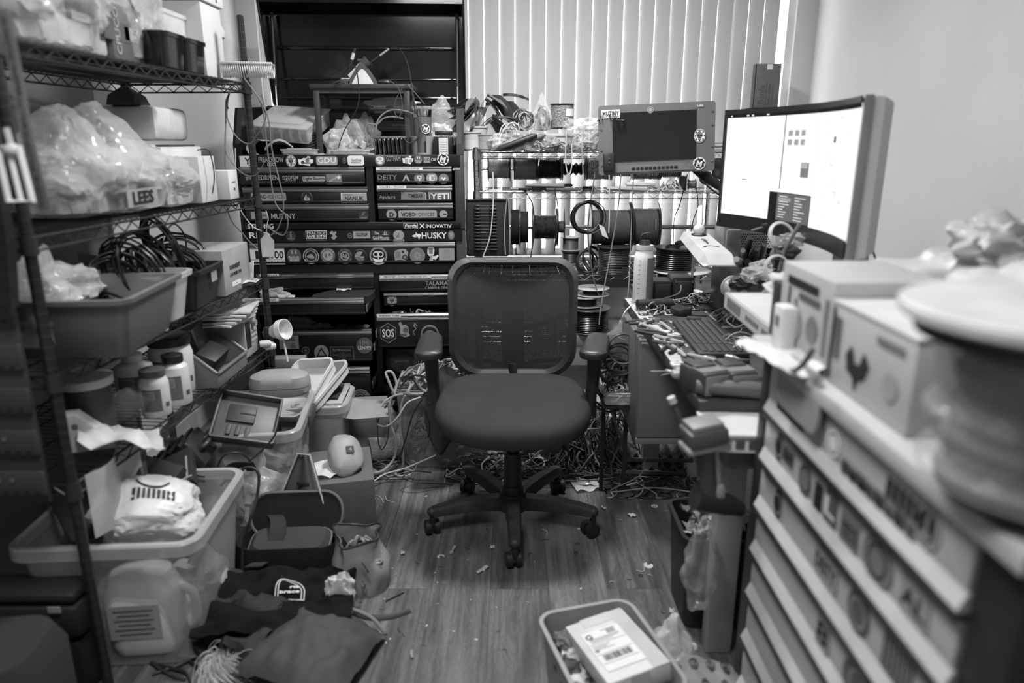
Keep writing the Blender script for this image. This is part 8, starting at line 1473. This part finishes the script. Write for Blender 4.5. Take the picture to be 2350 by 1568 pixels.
m = MB(g(.02, .8)); a1 = aY(990, 905, 2.655)-L0; m.tube([a1+Vector((x*.03, 0, y*.010)) for x, y in circ(1, 16)], .003, 6, None, False, True); m.tube(spline([aY(x, y, 2.65)-L0 for x, y in ((975, 920), (990, 925), (1008, 922))], 5), .002, 5); m.tube(spline([aY(x, y, 2.655)-L0 for x, y in ((975, 940), (985, 975), (982, 1005))], 5), .003, 5); m.build('handle_slot', t)
# wire tray and drawer of leads beside the pedestal
t = thing('lead_tray', 'clear shallow tray full of dark leads left of the grey pedestal', 'tray', aY(1425, 932, 2.5)+Vector((0, .14, 0))); m = MB(clear(.6, .35, .1)); tub(m, .12, .28, .05, .02, .01, .003, .004); m.build('tray_body', t); zt_ = t.location.z
m = MB(); tangle(m, .055, .13, .13, 70, .003, [BLKM, DK, DG, MG, LG], 95); one(m, 'lead_heap', 'dark leads heaped in the clear shallow tray', 'wires', (t.location.x, t.location.y, zt_+.005), 0, None, None, 'stuff')
m = MB(g(.02, .5)); [m.box((x, y, zt_/2-.004), (.015, .015, zt_-.008)) for x in (-.045, .045) for y in (0, .3)]; m.box((0, .09, zt_-.008), (.13, .46, .008)); one(m, 'tray_stand', 'low grey stand under the clear tray of leads', 'stand', (t.location.x, t.location.y, 0))
for i in range(5): m = MB(BLKM if i % 2 else DG); coil(m, .05+.006*i, .004, 2, None, .01, .014, i+20, T=R(80, 0, 0)); one(m, 'coiled_cable', 'coiled lead hung on the pedestal side, '+('nearest the bench top', 'second from the top', 'middle one', 'second lowest', 'lowest one')[i], 'cable', aY(1425-6*i, 800+24*i, 2.6))
m = MB(g(.25, .5)); m.prism([(0, 0), (.05, .02), (.09, .10), (.03, .12)], .003, None, R(90, 0, 0)); one(m, 'grey_card', 'grey card wedged among the coiled leads right of the chair arm', 'card', aY(1390, 840, 2.66)); m = MB(BLKM); m.tube(spline([(0, 0, 0), (.05, 0, -.05), (.09, 0, -.12)], 5), .014, 8); one(m, 'black_hose', 'thick black hose slanting behind the right chair arm', 'hose', aY(1390, 812, 2.75))
# egg trays
def eggtray(loc, rz, lab, mt):
    m = MB(mt); nx, ny, pt = 6, 5, .048
    def f(u, v):
        x, y = u*nx, v*ny; return ((x-nx/2)*pt, (y-ny/2)*pt, .022+.020*math.cos(x*2*PI)*1.0*max(-.2, math.cos(y*2*PI))+.006*math.cos(y*2*PI))
    m.grid(f, nx*6, ny*6, None, True, .003); m.box((0, -ny*pt/2-.003, .016), (nx*pt+.01, .008, .02), None, .003); return one(m, 'egg_tray', lab, 'egg tray', loc, rz)
e0 = aZ(1500, 1095, 0); ET = g(.14, .8); eggtray(e0+Vector((.0, .13, 0)), -4, 'lower grey moulded egg tray on the floor under the bench', ET); eggtray(e0+Vector((.03, .16, .045)), -2, 'upper grey moulded egg tray stacked on the lower one', ET)
m = MB(clear(.7, .3, .08, .8, 30)); bagmesh(m, .05, .05, .06, None, 12, .4, 2, 4); one(m, 'plastic_bag', 'glinting clear bag between the cable snarl and the egg trays', 'bag', aZ(1425, 1062, 0)); m = MB(CH); m.box((0, 0, .025), (.07, .04, .05), OW, .006); one(m, 'power_adapter', 'white power adapter on the floor in front of the pedestal', 'adapter', aZ(1400, 1010, 0)+Vector((0, 0, .08)))
m = MB(BAGM); sheet(m, .11, .09, None, .01, 4, 8, .0008); one(m, 'plastic_bag', 'flat clear bag on the floor right of the back chair caster', 'bag', aZ(1345, 1118, 0), 15)
# ---- litter on the open floor
FR = random.Random(77)
def scrapline(px, py, L_, r_, mt, lab, bend=0, grp=None, name='wire_offcut', cat='wire'):
    m = MB(mt); a = FR.uniform(0, 6.28); m.tube(spline([(0, 0, r_), (L_/2*math.cos(a), L_/2*math.sin(a), r_+.002), (L_*math.cos(a+bend), L_*math.sin(a+bend), r_)], 6), r_, 5); return one(m, name, lab, cat, aZ(px, py, 0), 0, grp)
for px, py, L_, lab in ((885, 1140, .07, 'pale straight wire near the brown carton'), (880, 1155, .11, 'longer pale wire below the straight one'), (1255, 1228, .04, 'pale bar-shaped offcut right of the front chair leg'), (1065, 1255, .03, 'dark offcut left of the front caster'), (1540, 1410, .03, 'pale stick near the printed bag'), (1260, 1240, .03, 'thin curl of wire right of the front leg'), (1570, 1170, .08, 'thin curved pale wire near the waste bin')): scrapline(px, py, L_, .0012, OW if 'pale' in lab else DK, lab, .4)
for i in range(70):
    px, py = FR.uniform(860, 1580), FR.uniform(1130, 1500)
    if 1120 < px < 1220 and py < 1320: continue
    k = i % 5; wh = 'behind the chair base' if py < 1180 else 'around the front caster' if py < 1330 else 'on the open floor in front'
    if k < 3: scrapline(px, py, FR.uniform(.006, .025), .0009, (DK, MG, OW)[k], f'tiny {("dark", "grey", "pale")[k]} wire snip {wh}', FR.uniform(-1, 1), f'{("dark", "grey", "pale")[k]} wire snips {wh}')
    else: m = MB((OW, LG)[k % 2]); s0 = FR.uniform(.004, .010); sheet(m, s0, s0*.6, None, .001, i, 2, .0004); one(m, 'paper_fleck', f'tiny pale fleck {wh}', 'fleck', aZ(px, py, 0), FR.uniform(0, 180), f'pale flecks {wh}')
for px, py, w_, d_, lab, sd in ((1108, 1310, .05, .014, 'crumpled white paper twist left of the front caster', 3), (1130, 1258, .022, .012, 'small torn paper beside the front leg', 4), (1040, 1265, .05, .008, 'pale bent plastic strip left of the chair', 5), (925, 1272, .015, .012, 'white paper corner near the canvas pouch', 6), (945, 1505, .03, .006, 'pale sliver at the bottom of the open floor', 7), (848, 1150, .02, .05, 'white paper tucked against the brown carton', 8), (1385, 1168, .022, .01, 'pale twist near the right caster', 9), (1450, 1185, .03, .02, 'star of pale threads on the floor', 10), (1540, 1405, .012, .02, 'small white tag before the printed bag', 11)): m = MB(OW); sheet(m, w_, d_, None, .006, sd, 8, .0008); one(m, 'paper_scrap', lab, 'paper', aZ(px, py, 0), 15*sd)
m = MB(WH); m.prism(circ(.013, 20), .001); ring(m, .004, .006, .0015, MG, 12); one(m, 'white_disc', 'small white paper disc right of the chair', 'disc', aZ(1502, 1162, 0)); m = MB(OW); m.prism([(x*.018, y*.015) for x, y in circ(1, 20)][:17]+[(0, .004)], .001); one(m, 'round_label', 'round white label with a torn corner near the waste bin', 'label', aZ(1488, 1298, 0), 100)
m = MB(OW); m.prism([(.013*math.cos(a), .013*math.sin(a)) for a in [k*.35 for k in range(13)]]+[(.007*math.cos(a), .007*math.sin(a)) for a in [k*.35 for k in range(12, -1, -1)]], .001); one(m, 'white_c_clip', 'white C-shaped scrap left of the front caster', 'clip', aZ(1012, 1278, 0)); m = MB(OW); m.prism([(x*.016, y*.005) for x, y in circ(1, 14)], .002); one(m, 'white_chip', 'white oval chip left of the right caster', 'chip', aZ(1334, 1214, 0))
for i, (px, py) in enumerate(((1325, 1250), (850, 1505), (1470, 1322), (1322, 1270))): m = MB(DK); m.tube([(x, y, .002) for x, y in circ(.006, 12)], .0012, 5, None, False, True); one(m, 'rubber_ring', 'small dark ring on the floor '+('right of the front chair leg', 'by the big grey pouch', 'below the round white label', 'just in front of the first ring')[i], 'ring', aZ(px, py, 0))
scrapline(1460, 1310, .05, .0012, OW, 'curled pale wire under the round white label', 1.2); m = MB(BLKM); m.tube([(0, 0, .003), (.05, .045, .003)], .002, 5); one(m, 'zip_tie', 'black zip tie on the floor right of the canvas pouch', 'zip tie', aZ(885, 1382, 0))
